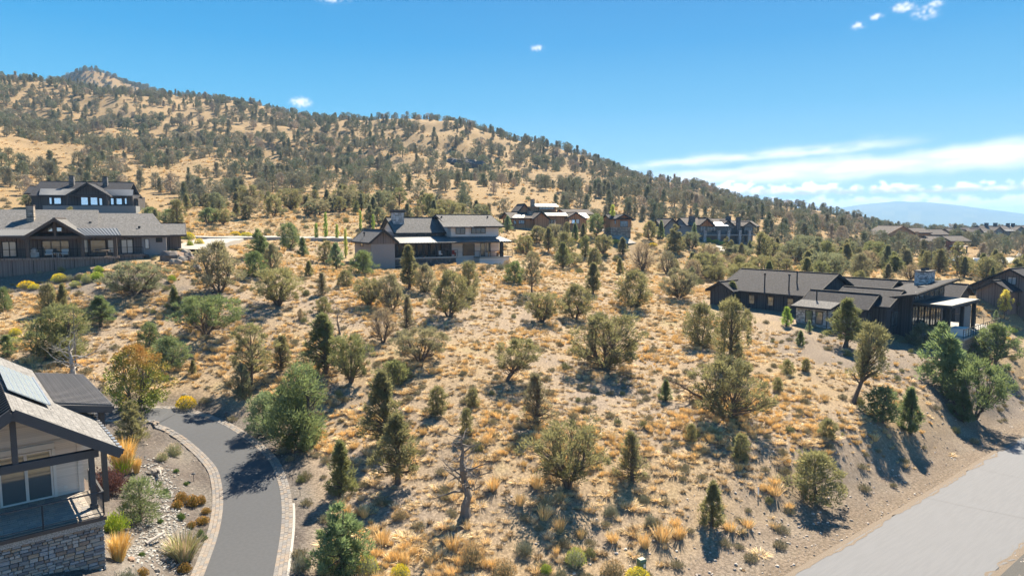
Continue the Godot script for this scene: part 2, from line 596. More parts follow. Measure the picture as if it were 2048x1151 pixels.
func rail(p: Node, pts: Array, h: float, gap: float, m: String, bars := 3) -> void:
	for i in pts.size() - 1:
		var mb := MB.new()
		var a: Vector3 = pts[i]; var b: Vector3 = pts[i + 1]
		var n := maxi(1, int(a.distance_to(b) / gap))
		for k in n + 1:
			var q := a.lerp(b, k / float(n))
			mb.bar(q, q + Vector3(0, h, 0), 0.05, 0.05)
		mb.bar(a + Vector3(0, h, 0), b + Vector3(0, h, 0), 0.07, 0.06)
		for k in bars:
			var y := h * (k + 0.6) / (bars + 0.6)
			mb.bar(a + Vector3(0, y, 0), b + Vector3(0, y, 0), 0.018, 0.018)
		part("railing", mb.mesh(), mats[m], p)

func post(p: Node, x: float, z: float, y0: float, y1: float, w: float, m: String) -> void:
	wall(p, x - w * 0.5, x + w * 0.5, y0, y1, z - w * 0.5, z + w * 0.5, m, "post")

func chimney(p: Node, x: float, z: float, w: float, d: float, y0: float, y1: float, m: String, cap := "trim") -> void:
	var o := wall(p, x - w * 0.5, x + w * 0.5, y0, y1, z - d * 0.5, z + d * 0.5, m, "chimney")
	wall(o, x - w * 0.56, x + w * 0.56, y1, y1 + 0.14, z - d * 0.56, z + d * 0.56, cap, "chimney_cap")

func vent(p: Node, x: float, z: float, y0: float, y1: float) -> void:
	var b := MB.new()
	b.tube([Vector3(x, y0, z), Vector3(x, y1, z)], [0.09, 0.09], 8)
	b.tube([Vector3(x, y1, z), Vector3(x, y1 + 0.2, z)], [0.16, 0.16], 8)
	part("vent_pipe", b.mesh(), mats["dark_metal"], p)

func _ready() -> void:
	# ---- camera
	var cam := Camera3D.new()
	cam.name = "camera"
	cam.position = Vector3(0, 17, 0)
	cam.rotation_degrees = Vector3(-5.6, 0, 0)
	cam.fov = 45.72
	cam.near = 0.1
	cam.far = 20000.0
	cam.current = true
	add_child(cam)
	# ---- sky, air and exposure
	var env := Environment.new()
	env.background_mode = Environment.BG_SKY
	env.tonemap_mode = Environment.TONE_MAPPER_LINEAR
	env.tonemap_exposure = 4.75
	env.sdfgi_enabled = true; env.ssao_enabled = true; env.ssil_enabled = true
	env.ambient_light_source = Environment.AMBIENT_SOURCE_SKY
	env.fog_enabled = true
	env.fog_density = 0.00014
	env.fog_light_color = Color(0.55, 0.74, 0.95)
	var pano := PanoramaSkyMaterial.new()
	pano.panorama = sky_picture()
	pano.energy_multiplier = 1.0
	var sky := Sky.new()
	sky.sky_material = pano
	env.sky = sky
	var we := WorldEnvironment.new()
	we.name = "world_environment"
	we.environment = env
	add_child(we)
	# ---- sun
	var sun := DirectionalLight3D.new()
	sun.name = "sun"
	var az := deg_to_rad(19.0); var el := deg_to_rad(46.0)
	var to_sun := Vector3(sin(az) * cos(el), sin(el), -cos(az) * cos(el))
	sun.basis = Basis.looking_at(-to_sun)
	sun.light_energy = 1.3
	sun.light_color = Color(1.0, 0.94, 0.84)
	sun.light_angular_distance = 0.5
	sun.shadow_enabled = true
	add_child(sun)

	make_materials()
	build_land()
	build_drive()
	build_road()
	foreground_house()
	ranch_house()
	upper_house()
	central_house()
	timber_house()
	timber_cabin()
	glass_house()
	modern_house()
	brown_house()
	far_houses()
	make_plants()
	hand_trees()
	hill_trees()
	garden()
	roadside()
	grass_and_stones()

func sky_picture() -> ImageTexture:
	# air and clouds by bearing and height; the bearing runs the whole way round
	var w := 3072; var h := 1536
	var im := Image.create(w, h, false, Image.FORMAT_RGBF)
	var stops := [[0.0, Color(0.190, 0.250, 0.285)], [2.0, Color(0.120, 0.196, 0.248)], [5.0, Color(0.064, 0.150, 0.212)], [9.0, Color(0.034, 0.118, 0.190)], [14.0, Color(0.0150, 0.088, 0.174)], [20.0, Color(0.0095, 0.067, 0.153)], [40.0, Color(0.0115, 0.063, 0.146)], [90.0, Color(0.0115, 0.060, 0.142)]]
	var n1 := FastNoiseLite.new(); n1.seed = 5; n1.frequency = 0.11; n1.fractal_octaves = 5
	var n2 := FastNoiseLite.new(); n2.seed = 9; n2.frequency = 0.5; n2.fractal_octaves = 5
	var n3 := FastNoiseLite.new(); n3.seed = 21; n3.frequency = 0.16; n3.fractal_octaves = 4
	var wisps := [[-14.2, 17.1, 1.3, 0.5], [2.1, 13.7, 0.5, 0.24], [-16.9, 9.2, 0.75, 0.36], [29.0, 14.75, 0.75, 0.3], [30.3, 14.2, 0.8, 0.42], [30.9, 14.7, 0.5, 0.16], [27.3, 14.35, 0.4, 0.16], [26.2, 13.9, 0.45, 0.22]]
	for j in h:
		var e := 90.0 - (j + 0.5) * 180.0 / h
		var base := Color(0.190, 0.250, 0.285)
		for k in stops.size() - 1:
			if e >= stops[k][0] and e < stops[k + 1][0]:
				base = stops[k][1].lerp(stops[k + 1][1], (e - stops[k][0]) / (stops[k + 1][0] - stops[k][0]))
		im.fill_rect(Rect2i(0, j, w, 1), base)
		if e < -0.5 or e > 20.0: continue
		for i in w:
			var a := (i + 0.5) * 360.0 / w
			if a > 180.0: a -= 360.0
			var col := base
			# the air is a little deeper to the left and paler to the right
			if a > -60.0 and a < 60.0:
				col = col.lerp(Color(col.r * 1.25 + 0.008, col.g * 1.06, col.b * 1.02), clampf((a + 20.0) / 60.0, -0.35, 1.0) * (1.0 - absf(a) / 60.0) * 1.2)
			var c := 0.0
			var shade := 1.0
			if e < 9.0:
				# long veils that climb to the right
				var up := e - (3.45 + 0.045 * (a - 14.0)) - 0.16 * n1.get_noise_2d(a * 0.8, 70.0)
				var v := n1.get_noise_2d(a * 1.6, up * 14.0 + 4.0)
				var half := lerpf(0.5, 0.78, smoothstep(13.0, 24.0, a)) * (1.0 + 0.5 * n1.get_noise_2d(a * 1.2, 30.0))
				var broad := exp(-pow(up / half, 4.0)) * smoothstep(9.5, 15.0, a) * (1.0 - smoothstep(46.0, 60.0, a))
				c = maxf(c, broad * (0.62 + 0.38 * smoothstep(-0.5, 0.2, v)))
				var up2 := e - (4.5 + 0.06 * (a - 10.7)) - 0.14 * n1.get_noise_2d(a * 1.1, 90.0)
				var thin := exp(-pow(up2 / (0.36 + 0.16 * n1.get_noise_2d(a * 1.5, 20.0)), 2.0)) * smoothstep(8.0, 12.0, a) * (1.0 - smoothstep(24.0, 33.0, a))
				c = maxf(c, thin * (0.35 + 0.65 * smoothstep(-0.5, 0.25, n1.get_noise_2d(a * 2.6 + 40.0, up2 * 16.0))) * 0.85)
				# elsewhere round the horizon the same veils, broken
				var far_ := smoothstep(45.0, 70.0, absf(a))
				c = maxf(c, far_ * exp(-pow((e - 4.0) / 1.2, 2.0)) * smoothstep(-0.1, 0.5, n1.get_noise_2d(a * 1.4 + 200.0, e * 9.0)) * 0.85)
			if e < 4.2:
				# heaped clouds in rows near the horizon
				var row := n3.get_noise_2d(a * 1.1, 3.0) * 0.5
				var top := 2.75 + row + n2.get_noise_2d(a * 1.5, e * 3.2) * 0.7
				var heap := smoothstep(0.0, 0.14, top - e) * smoothstep(1.95, 2.15, e + n2.get_noise_2d(a * 1.2, 9.0) * 0.14)
				heap *= smoothstep(-0.6, -0.3, n3.get_noise_2d(a * 2.2 + 30.0, 1.0)) * smoothstep(11.0, 17.0, absf(a))
				if heap > c:
					c = heap
					shade = lerpf(0.66, 1.4, smoothstep(2.1, 2.55, e + n2.get_noise_2d(a * 1.8, e * 4.0) * 0.4))
				var top2 := 1.75 + n2.get_noise_2d(a * 1.3 + 50.0, e * 2.6) * 0.7
				var bank := smoothstep(-0.05, 0.3, top2 - e) * (0.75 + 0.25 * smoothstep(-0.3, 0.2, n2.get_noise_2d(a * 1.1, e * 5.0 + 20.0)))
				if bank > c:
					c = bank
					shade = 1.25
			for q in wisps:
				var dx: float = (a - q[0]) / q[2]; var dy: float = (e - q[1]) / q[3]
				var d := dx * dx + dy * dy
				if d < 4.0:
					c = maxf(c, smoothstep(0.12, 1.05, exp(-d * 0.9) * (0.75 + 1.5 * n2.get_noise_2d(a * 5.0, e * 9.0) + 0.8 * n1.get_noise_2d(a * 3.0, e * 8.0))) * 0.8)
			if c > 0.0:
				col = col.lerp(Color(0.29 * shade, 0.29 * shade, 0.295 * shade), clampf(c, 0.0, 1.0))
			im.set_pixel(i, j, col)
	return ImageTexture.create_from_image(im)

func make_materials() -> void:
	var grain := noise_tex(3, 0.06, 0.62, 1.0)
	var fine := noise_tex(4, 0.16, 0.55, 1.0)
	var pebble := noise_tex(6, 0.11, 0.42, 1.0, FastNoiseLite.TYPE_CELLULAR, 3)
	var shingle := line_tex(16, 40.0, 0.5, 2)
	var boards := board_tex(20, 0.55, 3)
	var stone := line_tex(12, 70.0, 0.5, 4)
	var g := mat("ground", Color(1, 1, 1), 1.0, pebble, 0.45, 6.0)
	g.vertex_color_use_as_albedo = true
	g.detail_enabled = true; g.detail_albedo = grain; g.detail_blend_mode = BaseMaterial3D.BLEND_MODE_MUL
	g.detail_uv_layer = BaseMaterial3D.DETAIL_UV_2; g.uv2_triplanar = true; g.uv2_scale = Vector3.ONE * 0.11
	mat("asphalt", Color(0.064, 0.068, 0.076), 0.85, noise_tex(30, 0.03, 0.93, 1.0), 0.2)
	mat("road", Color(0.142, 0.147, 0.160), 0.85, noise_tex(32, 0.05, 0.95, 1.0), 0.2)
	mats["road"].uv1_scale = Vector3(0.012, 0.2, 0.16)
	mats["road"].detail_enabled = true; mats["road"].detail_albedo = noise_tex(34, 0.3, 0.93, 1.0); mats["road"].detail_blend_mode = BaseMaterial3D.BLEND_MODE_MUL
	mats["road"].detail_uv_layer = BaseMaterial3D.DETAIL_UV_2; mats["road"].uv2_triplanar = true; mats["road"].uv2_scale = Vector3.ONE * 0.35
	mat("shoulder", Color(0.13, 0.128, 0.125), 0.95, fine, 0.5, 2.0)
	mat("crack_seal", Color(0.12, 0.12, 0.125), 0.8)
	mat("gravel_road", Color(0.5, 0.47, 0.43), 0.95, fine, 0.3)
	mat("concrete", Color(0.45, 0.43, 0.40), 0.9, grain, 0.4)
	for k in 5: mat("paver_%d" % k, [Color(0.30, 0.27, 0.245), Color(0.28, 0.27, 0.265), Color(0.34, 0.305, 0.275), Color(0.25, 0.24, 0.24), Color(0.34, 0.285, 0.24)][k], 0.9, fine, 1.2)
	for k in 4: mat("deck_paver_%d" % k, [Color(0.56, 0.49, 0.43), Color(0.49, 0.45, 0.42), Color(0.60, 0.53, 0.47), Color(0.43, 0.41, 0.40)][k], 0.9, fine, 1.2)
	mat("joint", Color(0.30, 0.27, 0.24), 0.95, fine, 1.0)
	for k in 7: mat("stone_%d" % k, [Color(0.42, 0.41, 0.40), Color(0.56, 0.51, 0.45), Color(0.31, 0.30, 0.31), Color(0.66, 0.63, 0.59), Color(0.45, 0.35, 0.28), Color(0.50, 0.52, 0.55), Color(0.58, 0.47, 0.36)][k], 0.85, fine, 1.5, 2.0)
	mat("mortar", Color(0.26, 0.24, 0.22), 0.95, fine, 1.0)
	mat("shingle_light", Color(0.215, 0.213, 0.215), 0.9, shingle, 0.4, 1.5)
	mat("shingle_brown", Color(0.165, 0.163, 0.165), 0.9, shingle, 0.4, 1.5)
	mat("shingle_dark", Color(0.052, 0.053, 0.062), 0.9, shingle, 0.4, 1.5)
	mat("shingle_warm", Color(0.125, 0.11, 0.105), 0.9, shingle, 0.4, 1.5)
	mat("zinc", Color(0.215, 0.225, 0.24), 0.5, grain, 0.3, 0.0, 0.3)
	mat("zinc_brown", Color(0.30, 0.285, 0.28), 0.55, grain, 0.3, 0.0, 0.25)
	mat("canopy_metal", Color(0.095, 0.095, 0.097), 0.6, grain, 0.3)
	mat("dark_metal", Color(0.035, 0.037, 0.04), 0.5, null, 1.0, 0.0, 0.3)
	mat("steel", Color(0.55, 0.56, 0.57), 0.35, null, 1.0, 0.0, 0.8)
	mat("trim", Color(0.072, 0.068, 0.065), 0.8, fine, 1.0)
	mat("trim_grey", Color(0.127, 0.129, 0.138), 0.8, fine, 1.0)
	mat("trim_brown", Color(0.16, 0.13, 0.115), 0.8, fine, 1.0)
	mat("white_trim", Color(0.62, 0.61, 0.58), 0.6)
	var bs := mat("siding_brown", Color(0.218, 0.182, 0.167), 0.9, boards, 0.5, 1.0)
	bs.uv1_scale = Vector3(0.5, 0.5, 0.5)
	mat("siding_grey", Color(0.408, 0.372, 0.360), 0.9, grain, 0.5)
	mat("siding_light", Color(0.62, 0.57, 0.55), 0.9, line_tex(32, 0.0, 0.86, 8, 0.08), 0.2, 0.3)
	mat("siding_taupe", Color(0.675, 0.632, 0.582), 0.9, line_tex(64, 0.0, 0.9, 9, 0.08), 0.2, 0.3)
	mat("siding_dark", Color(0.094, 0.088, 0.088), 0.9, boards, 0.4, 1.0)
	mat("siding_black", Color(0.093, 0.092, 0.096), 0.9, boards, 0.4, 1.0)
	mat("timber", Color(0.46, 0.26, 0.145), 0.8, boards, 0.35, 1.0)
	mat("timber_tan", Color(0.50, 0.32, 0.19), 0.8, boards, 0.35, 1.0)
	mat("timber_red", Color(0.36, 0.17, 0.12), 0.8, boards, 0.35, 1.0)
	mat("siding_slate", Color(0.288, 0.306, 0.318), 0.9, grain, 0.4)
	mat("stone_grey", Color(0.528, 0.517, 0.517), 0.9, stone, 0.3, 3.0)
	mat("stone_white", Color(0.72, 0.69, 0.68), 0.9, line_tex(14, 60.0, 0.6, 14, 0.42), 0.45, 3.0)
	mat("stone_brown", Color(0.38, 0.33, 0.28), 0.9, stone, 0.3, 3.0)
	mat("stone_dark", Color(0.17, 0.165, 0.165), 0.9, stone, 0.3, 3.0)
	mat("window_frame", Color(0.03, 0.03, 0.032), 0.6)
	mat("glass", Color(0.192, 0.216, 0.228), 0.06, null, 1.0, 0.0, 0.55)
	mat("glass_bright", Color(0.62, 0.74, 0.80), 0.08, null, 1.0, 0.0, 0.75)
	mat("glass_dark", Color(0.05, 0.055, 0.06), 0.06, null, 1.0, 0.0, 0.4)
	mat("curtain_glass", Color(0.42, 0.45, 0.46), 0.12, null, 1.0, 0.0, 0.25)
	mat("solar", Color(0.45, 0.52, 0.58), 0.22, null, 1.0, 0.0, 0.65)
	mat("fabric_pale", Color(0.55, 0.55, 0.55), 0.9)
	mat("fabric_red", Color(0.35, 0.06, 0.04), 0.9)
	mat("wood_orange", Color(0.55, 0.28, 0.06), 0.7)
	mat("deck_wood", Color(0.27, 0.215, 0.185), 0.85, boards, 0.6)
	mat("white_paint", Color(0.75, 0.75, 0.74), 0.5)
	mat("utility_green", Color(0.07, 0.13, 0.075), 0.55)
	mat("sticker", Color(0.7, 0.7, 0.68), 0.5)
	mat("car_blue", Color(0.25, 0.42, 0.5), 0.3, null, 1.0, 0.0, 0.3)
	mat("car_white", Color(0.7, 0.71, 0.72), 0.3)
	mat("tyre", Color(0.02, 0.02, 0.02), 0.9)
	mat("bark", Color(0.21, 0.165, 0.135), 0.95, fine, 2.0)
	mat("grey_wood", Color(0.27, 0.24, 0.215), 0.95, fine, 2.0)
	mat("white_wood", Color(0.55, 0.51, 0.47), 0.9, fine, 2.0)
	for k in 4: mat("rock_%d" % k, [Color(0.30, 0.27, 0.24), Color(0.38, 0.33, 0.28), Color(0.20, 0.18, 0.17), Color(0.34, 0.24, 0.18)][k], 0.95, grain, 0.6, 3.0)
	var wl := mat("white_leaf", Color(1, 1, 1), 0.8)
	wl.vertex_color_use_as_albedo = true
	wl.backlight_enabled = true; wl.backlight = Color(0.5, 0.5, 0.5)
	var rk := mat("pebble", Color(1, 1, 1), 0.95)
	rk.vertex_color_use_as_albedo = true
	for t in [["green", 0.166, 0.212, 0.107], ["bright", 0.198, 0.267, 0.141], ["bluegreen", 0.215, 0.278, 0.172], ["olivegreen", 0.195, 0.209, 0.107], ["olive", 0.227, 0.218, 0.125], ["dkolive", 0.260, 0.252, 0.139], ["dkgreen", 0.182, 0.226, 0.121], ["greyolive", 0.248, 0.232, 0.162], ["greygreen", 0.202, 0.216, 0.148], ["brown", 0.360, 0.285, 0.213], ["lime", 0.290, 0.403, 0.101], ["yellowgreen", 0.440, 0.487, 0.143], ["yellow", 0.672, 0.593, 0.154]]:
		leaf(t[0], Color(t[1], t[2], t[3]))

func build_land() -> void:
	bumps.seed = 12; bumps.frequency = 0.02; bumps.fractal_octaves = 3
	cp(-17.3, -27.6, 2.7)
	cp(-24.0, -22.0, 2.8)
	cp(-30.0, -30.0, 4.0)
	cp(-12.0, -16.0, 0.6)
	cp(0.0, -14.0, -1.0)
	cp(14.0, -14.0, -2.0)
	cp(-15.8, -29.7, 0.9)
	cp(-14.3, -31.4, 0.0)
	cp(-10.8, -31.7, -0.2)
	cp(-5.6, -32.7, -0.7)
	cp(2.0, -33.6, -1.2)
	cp(10.0, -34.5, -1.7)
	cp(15.0, -35.2, -2.1)
	cp(25.5, -35.4, -2.2)
	cp(-15.9, -40.1, 0.1)
	cp(-13.2, -40.1, 0.1)
	cp(-20.7, -47.9, 0.9)
	cp(-17.8, -48.7, 1.0)
	cp(-22.6, -43.1, 1.5)
	cp(-27.2, -50.0, 2.5)
	cp(-25.5, -52.5, 2.5)
	cp(-30.3, -51.0, 3.4)
	cp(-29.9, -55.4, 3.9)
	cp(-39.7, -65.2, 7.0)
	cp(-44.4, -60.9, 7.2)
	cp(-51.6, -76.0, 10.4)
	cp(-56.1, -76.0, 10.4)
	cp(-41.5, -78.0, 11.1)
	cp(-44.4, -90.0, 13.2)
	cp(-60.8, -92.0, 14.4)
	cp(-24.3, -58.8, 4.0)
	cp(-29.8, -70.2, 7.8)
	cp(-16.0, -50.2, 1.3)
	cp(-17.7, -58.8, 4.0)
	cp(-21.5, -76.0, 7.6)
	cp(-2.4, -38.2, 0.0)
	cp(-4.4, -47.3, 2.2)
	cp(-7.9, -60.7, 4.5)
	cp(-4.6, -84.3, 7.2)
	cp(-12.2, -115.0, 9.2)
	cp(-21.1, -109.0, 9.5)
	cp(-10.0, -110.0, 9.9)
	cp(-3.6, -113.0, 9.9)
	cp(-1.2, -116.0, 9.1)
	cp(-15.6, -130.0, 11.5)
	cp(9.1, -43.6, 0.3)
	cp(11.6, -56.2, 2.0)
	cp(17.0, -83.4, 4.2)
	cp(26.2, -129.3, 5.8)
	cp(32.4, -160.0, 7.9)
	cp(13.9, -150.0, 8.4)
	cp(66.1, -212.0, 10.0)
	cp(51.5, -165.0, 7.6)
	cp(32.3, -96.0, 5.0)
	cp(37.1, -80.0, 3.9)
	cp(41.5, -77.0, 2.8)
	cp(64.5, -93.0, 1.2)
	cp(49.8, -100.0, 5.4)
	cp(24.5, -61.4, 2.5)
	cp(19.3, -47.7, 0.6)
	cp(23.6, -46.9, -0.4)
	cp(35.0, -56.5, 0.2)
	cp(47.3, -67.7, 1.0)
	cp(64.1, -85.0, 1.4)
	cp(47.5, -61.6, -3.0)
	cp(32.6, -41.8, -2.6)
	cp(23.3, -42.0, -2.4)
	cp(60.0, -72.0, -3.6)
	cp(45.0, -45.0, -3.0)
	cp(85.0, -110.0, -1.0)
	cp(82.8, -115.0, 3.5)
	cp(83.7, -130.0, 5.7)
	cp(62.1, -125.0, 6.2)
	cp(109.0, -180.0, 6.7)
	cp(143.7, -232.0, 6.8)
	cp(153.2, -265.0, 9.6)
	cp(150.1, -200.0, 6.0)
	cp(235.6, -330.0, 6.1)
	cp(163.0, -330.0, 10.2)
	cp(250.1, -400.0, 8.8)
	cp(311.8, -420.0, 7.7)
	cp(-50.8, -115.0, 14.0)
	cp(-40.3, -130.0, 13.6)
	cp(-33.1, -140.0, 14.1)
	cp(-57.3, -150.0, 16.1)
	cp(-27.7, -170.0, 18.4)
	cp(-4.0, -230.0, 21.4)
	cp(10.5, -190.0, 13.9)
	cp(27.6, -175.0, 13.9)
	cp(61.7, -260.0, 21.1)
	cp(71.1, -300.0, 26.0)
	cp(118.9, -310.0, 17.4)
	cp(-99.5, -160.0, 18.8)
	cp(-111.9, -150.0, 18.3)
	cp(-160.4, -230.0, 35.5)
	cp(-115.6, -220.0, 26.8)
	cp(-70.8, -230.0, 27.2)
	cp(-22.5, -250.0, 28.1)
	cp(-265.2, -360.0, 66.4)
	cp(-187.9, -360.0, 58.7)
	cp(-113.2, -370.0, 54.7)
	cp(-34.1, -380.0, 50.3)
	cp(20.4, -370.0, 41.4)
	cp(57.4, -350.0, 32.6)
	cp(-403.2, -520.0, 117.6)
	cp(-604.8, -780.0, 79.9)
	cp(-380.8, -520.0, 118.3)
	cp(-571.2, -780.0, 80.4)
	cp(-350.2, -530.0, 120.2)
	cp(-525.4, -795.0, 81.7)
	cp(-330.8, -560.0, 112.0)
	cp(-496.3, -840.0, 76.3)
	cp(-306.4, -590.0, 114.2)
	cp(-459.6, -885.0, 77.7)
	cp(-230.5, -560.0, 112.0)
	cp(-345.7, -840.0, 76.3)
	cp(-187.6, -540.0, 102.5)
	cp(-281.4, -810.0, 70.1)
	cp(-151.0, -520.0, 91.6)
	cp(-226.5, -780.0, 63.1)
	cp(-94.9, -500.0, 87.0)
	cp(-142.4, -750.0, 60.1)
	cp(-55.4, -500.0, 88.1)
	cp(-83.0, -750.0, 60.7)
	cp(-8.3, -480.0, 76.7)
	cp(-12.4, -720.0, 53.4)
	cp(25.2, -460.0, 63.2)
	cp(37.9, -690.0, 44.6)
	cp(56.0, -440.0, 51.7)
	cp(84.0, -660.0, 33.7)
	cp(86.0, -430.0, 42.0)
	cp(129.1, -645.0, 24.0)
	cp(114.7, -420.0, 33.9)
	cp(172.0, -630.0, 15.9)
	cp(143.7, -415.0, 27.1)
	cp(215.5, -622.5, 9.1)
	cp(174.1, -415.0, 22.0)
	cp(261.1, -622.5, 4.0)
	cp(207.0, -420.0, 17.2)
	cp(310.5, -630.0, -0.8)
	cp(-552.7, -900.0, 164.6)
	cp(-677.3, -960.0, 179.1)
	cp(-483.4, -930.0, 163.0)
	cp(-429.9, -700.0, 130.3)
	cp(-640.0, -1300.0, 60.0)
	cp(-900.0, -1300.0, 60.0)
	cp(-1150.0, -1100.0, 60.0)
	cp(-300.0, -1400.0, 40.0)
	cp(0.0, -1300.0, 10.0)
	cp(-1732.1, -1000.0, 10.0)
	cp(-2598.1, -1500.0, -20.0)
	cp(-1338.3, -1486.3, 10.0)
	cp(-2007.4, -2229.4, -20.0)
	cp(-845.2, -1812.6, 10.0)
	cp(-1267.9, -2718.9, -20.0)
	cp(-260.5, -1477.2, -8.0)
	cp(-520.9, -2954.4, -20.0)
	cp(130.7, -1494.3, -8.0)
	cp(261.5, -2988.6, -20.0)
	cp(513.0, -1409.5, -8.0)
	cp(1026.1, -2819.1, -20.0)
	cp(860.4, -1228.7, -8.0)
	cp(1720.7, -2457.5, -20.0)
	cp(1228.7, -860.4, -8.0)
	cp(2457.5, -1720.7, -20.0)
	cp(-120.0, -90.0, 14.0)
	cp(-200.0, -170.0, 40.0)
	cp(-330.0, -250.0, 95.0)
	cp(95.0, -40.0, -3.0)
	solve_land()
	drive = smooth_path(PackedVector3Array([Vector3(-10.86, -0.10, -22.36), Vector3(-12.33, 0.03, -28.03), Vector3(-13.21, -0.02, -31.43), Vector3(-13.80, -0.06, -33.70), Vector3(-14.41, -0.04, -35.95), Vector3(-15.11, 0.09, -38.19), Vector3(-15.94, 0.24, -40.37), Vector3(-16.92, 0.45, -42.48), Vector3(-18.06, 0.67, -44.51), Vector3(-19.51, 0.88, -46.33), Vector3(-21.12, 1.13, -47.98), Vector3(-22.94, 1.55, -49.37), Vector3(-25.05, 2.07, -50.22), Vector3(-27.25, 2.56, -50.16), Vector3(-34.25, 3.16, -47.16), Vector3(-40.25, 3.76, -41.16)]), 0.6)
	road = PackedVector3Array([Vector3(-26, -1.0, 3), Vector3(-2, -1.7, -17), Vector3(16.7, -1.9, -32.0), Vector3(32.6, -2.1, -44.7), Vector3(48.1, -2.4, -57.4), Vector3(69.9, -2.9, -74.7), Vector3(110, -4.2, -104)])
	var tone := FastNoiseLite.new(); tone.seed = 77; tone.frequency = 0.05; tone.fractal_octaves = 4
	var v := PackedVector3Array(); var c := PackedColorArray(); var nn := PackedVector3Array(); var idx := PackedInt32Array()
	var azs := []
	var a := -180.0
	while a < 180.0:
		azs.append(a)
		a += 0.28 if absf(a) < 44.0 else 4.0
	azs.append(180.0)
	var rs := []
	var r := 3.0
	while r < 9500.0:
		rs.append(r)
		r *= 1.018 if r > 14.0 and r < 900.0 else 1.09
	var na: int = azs.size()
	for ri in rs.size():
		for ai in na:
			var t: float = deg_to_rad(azs[ai])
			var x: float = sin(t) * rs[ri]; var z: float = -cos(t) * rs[ri]
			v.push_back(Vector3(x, H(x, z) if rs[ri] < 3000.0 else far_plain(x, z), z))
			c.push_back(ground_tone(x, z, rs[ri], tone))
	nn.resize(v.size())
	for ri in rs.size():
		for ai in na:
			var k: int = ri * na + ai
			var e := v[ri * na + mini(ai + 1, na - 1)] - v[ri * na + maxi(ai - 1, 0)]
			var o := v[mini(ri + 1, rs.size() - 1) * na + ai] - v[maxi(ri - 1, 0) * na + ai]
			var n := e.cross(o).normalized()
			nn[k] = n if n.y > 0.0 else -n
			if ri > 0 and ai > 0:
				idx.append_array([k - na - 1, k - 1, k, k - na - 1, k, k - na])
	var arr := []
	arr.resize(Mesh.ARRAY_MAX)
	arr[Mesh.ARRAY_VERTEX] = v; arr[Mesh.ARRAY_NORMAL] = nn; arr[Mesh.ARRAY_COLOR] = c; arr[Mesh.ARRAY_INDEX] = idx
	var m := ArrayMesh.new()
	m.add_surface_from_arrays(Mesh.PRIMITIVE_TRIANGLES, arr)
	structure("ground", m, mats["ground"])
	# the broad far mountain beyond the plain
	var f := MB.new()
	var rows := []
	for i in 61:
		var row := []
		var bear := deg_to_rad(lerpf(20.0, 70.0, i / 60.0))
		var shape := exp(-pow((rad_to_deg(bear) - 29.5) / 7.6, 2.0)) * 228.0 + exp(-pow((rad_to_deg(bear) - 50.0) / 9.0, 2.0)) * 120.0
		for j in 9:
			var t := j / 8.0
			var d := 5600.0 + t * 2200.0
			row.append(Vector3(sin(bear) * d, -24.0 + maxf(0.0, shape) * sin(t * PI * 0.5) * (1.0 + 0.05 * tone.get_noise_2d(i * 14.0, j * 30.0)), -cos(bear) * d))
		rows.append(row)
	for i in 60:
		for j in 8:
			f.tint = Color(0.06, 0.10, 0.085).lerp(Color(0.12, 0.15, 0.10), 0.5 + 0.6 * tone.get_noise_2d(i * 9.0, j * 22.0))
			f.quad(rows[i][j], rows[i][j + 1], rows[i + 1][j + 1], rows[i + 1][j])
	var mm := structure("mountain", f.mesh(true), mats["pebble"])
	mm.name = "mountain"

func far_plain(x: float, z: float) -> float:
	return -21.0 + 2.0 * bumps.get_noise_2d(x * 0.02, z * 0.02)

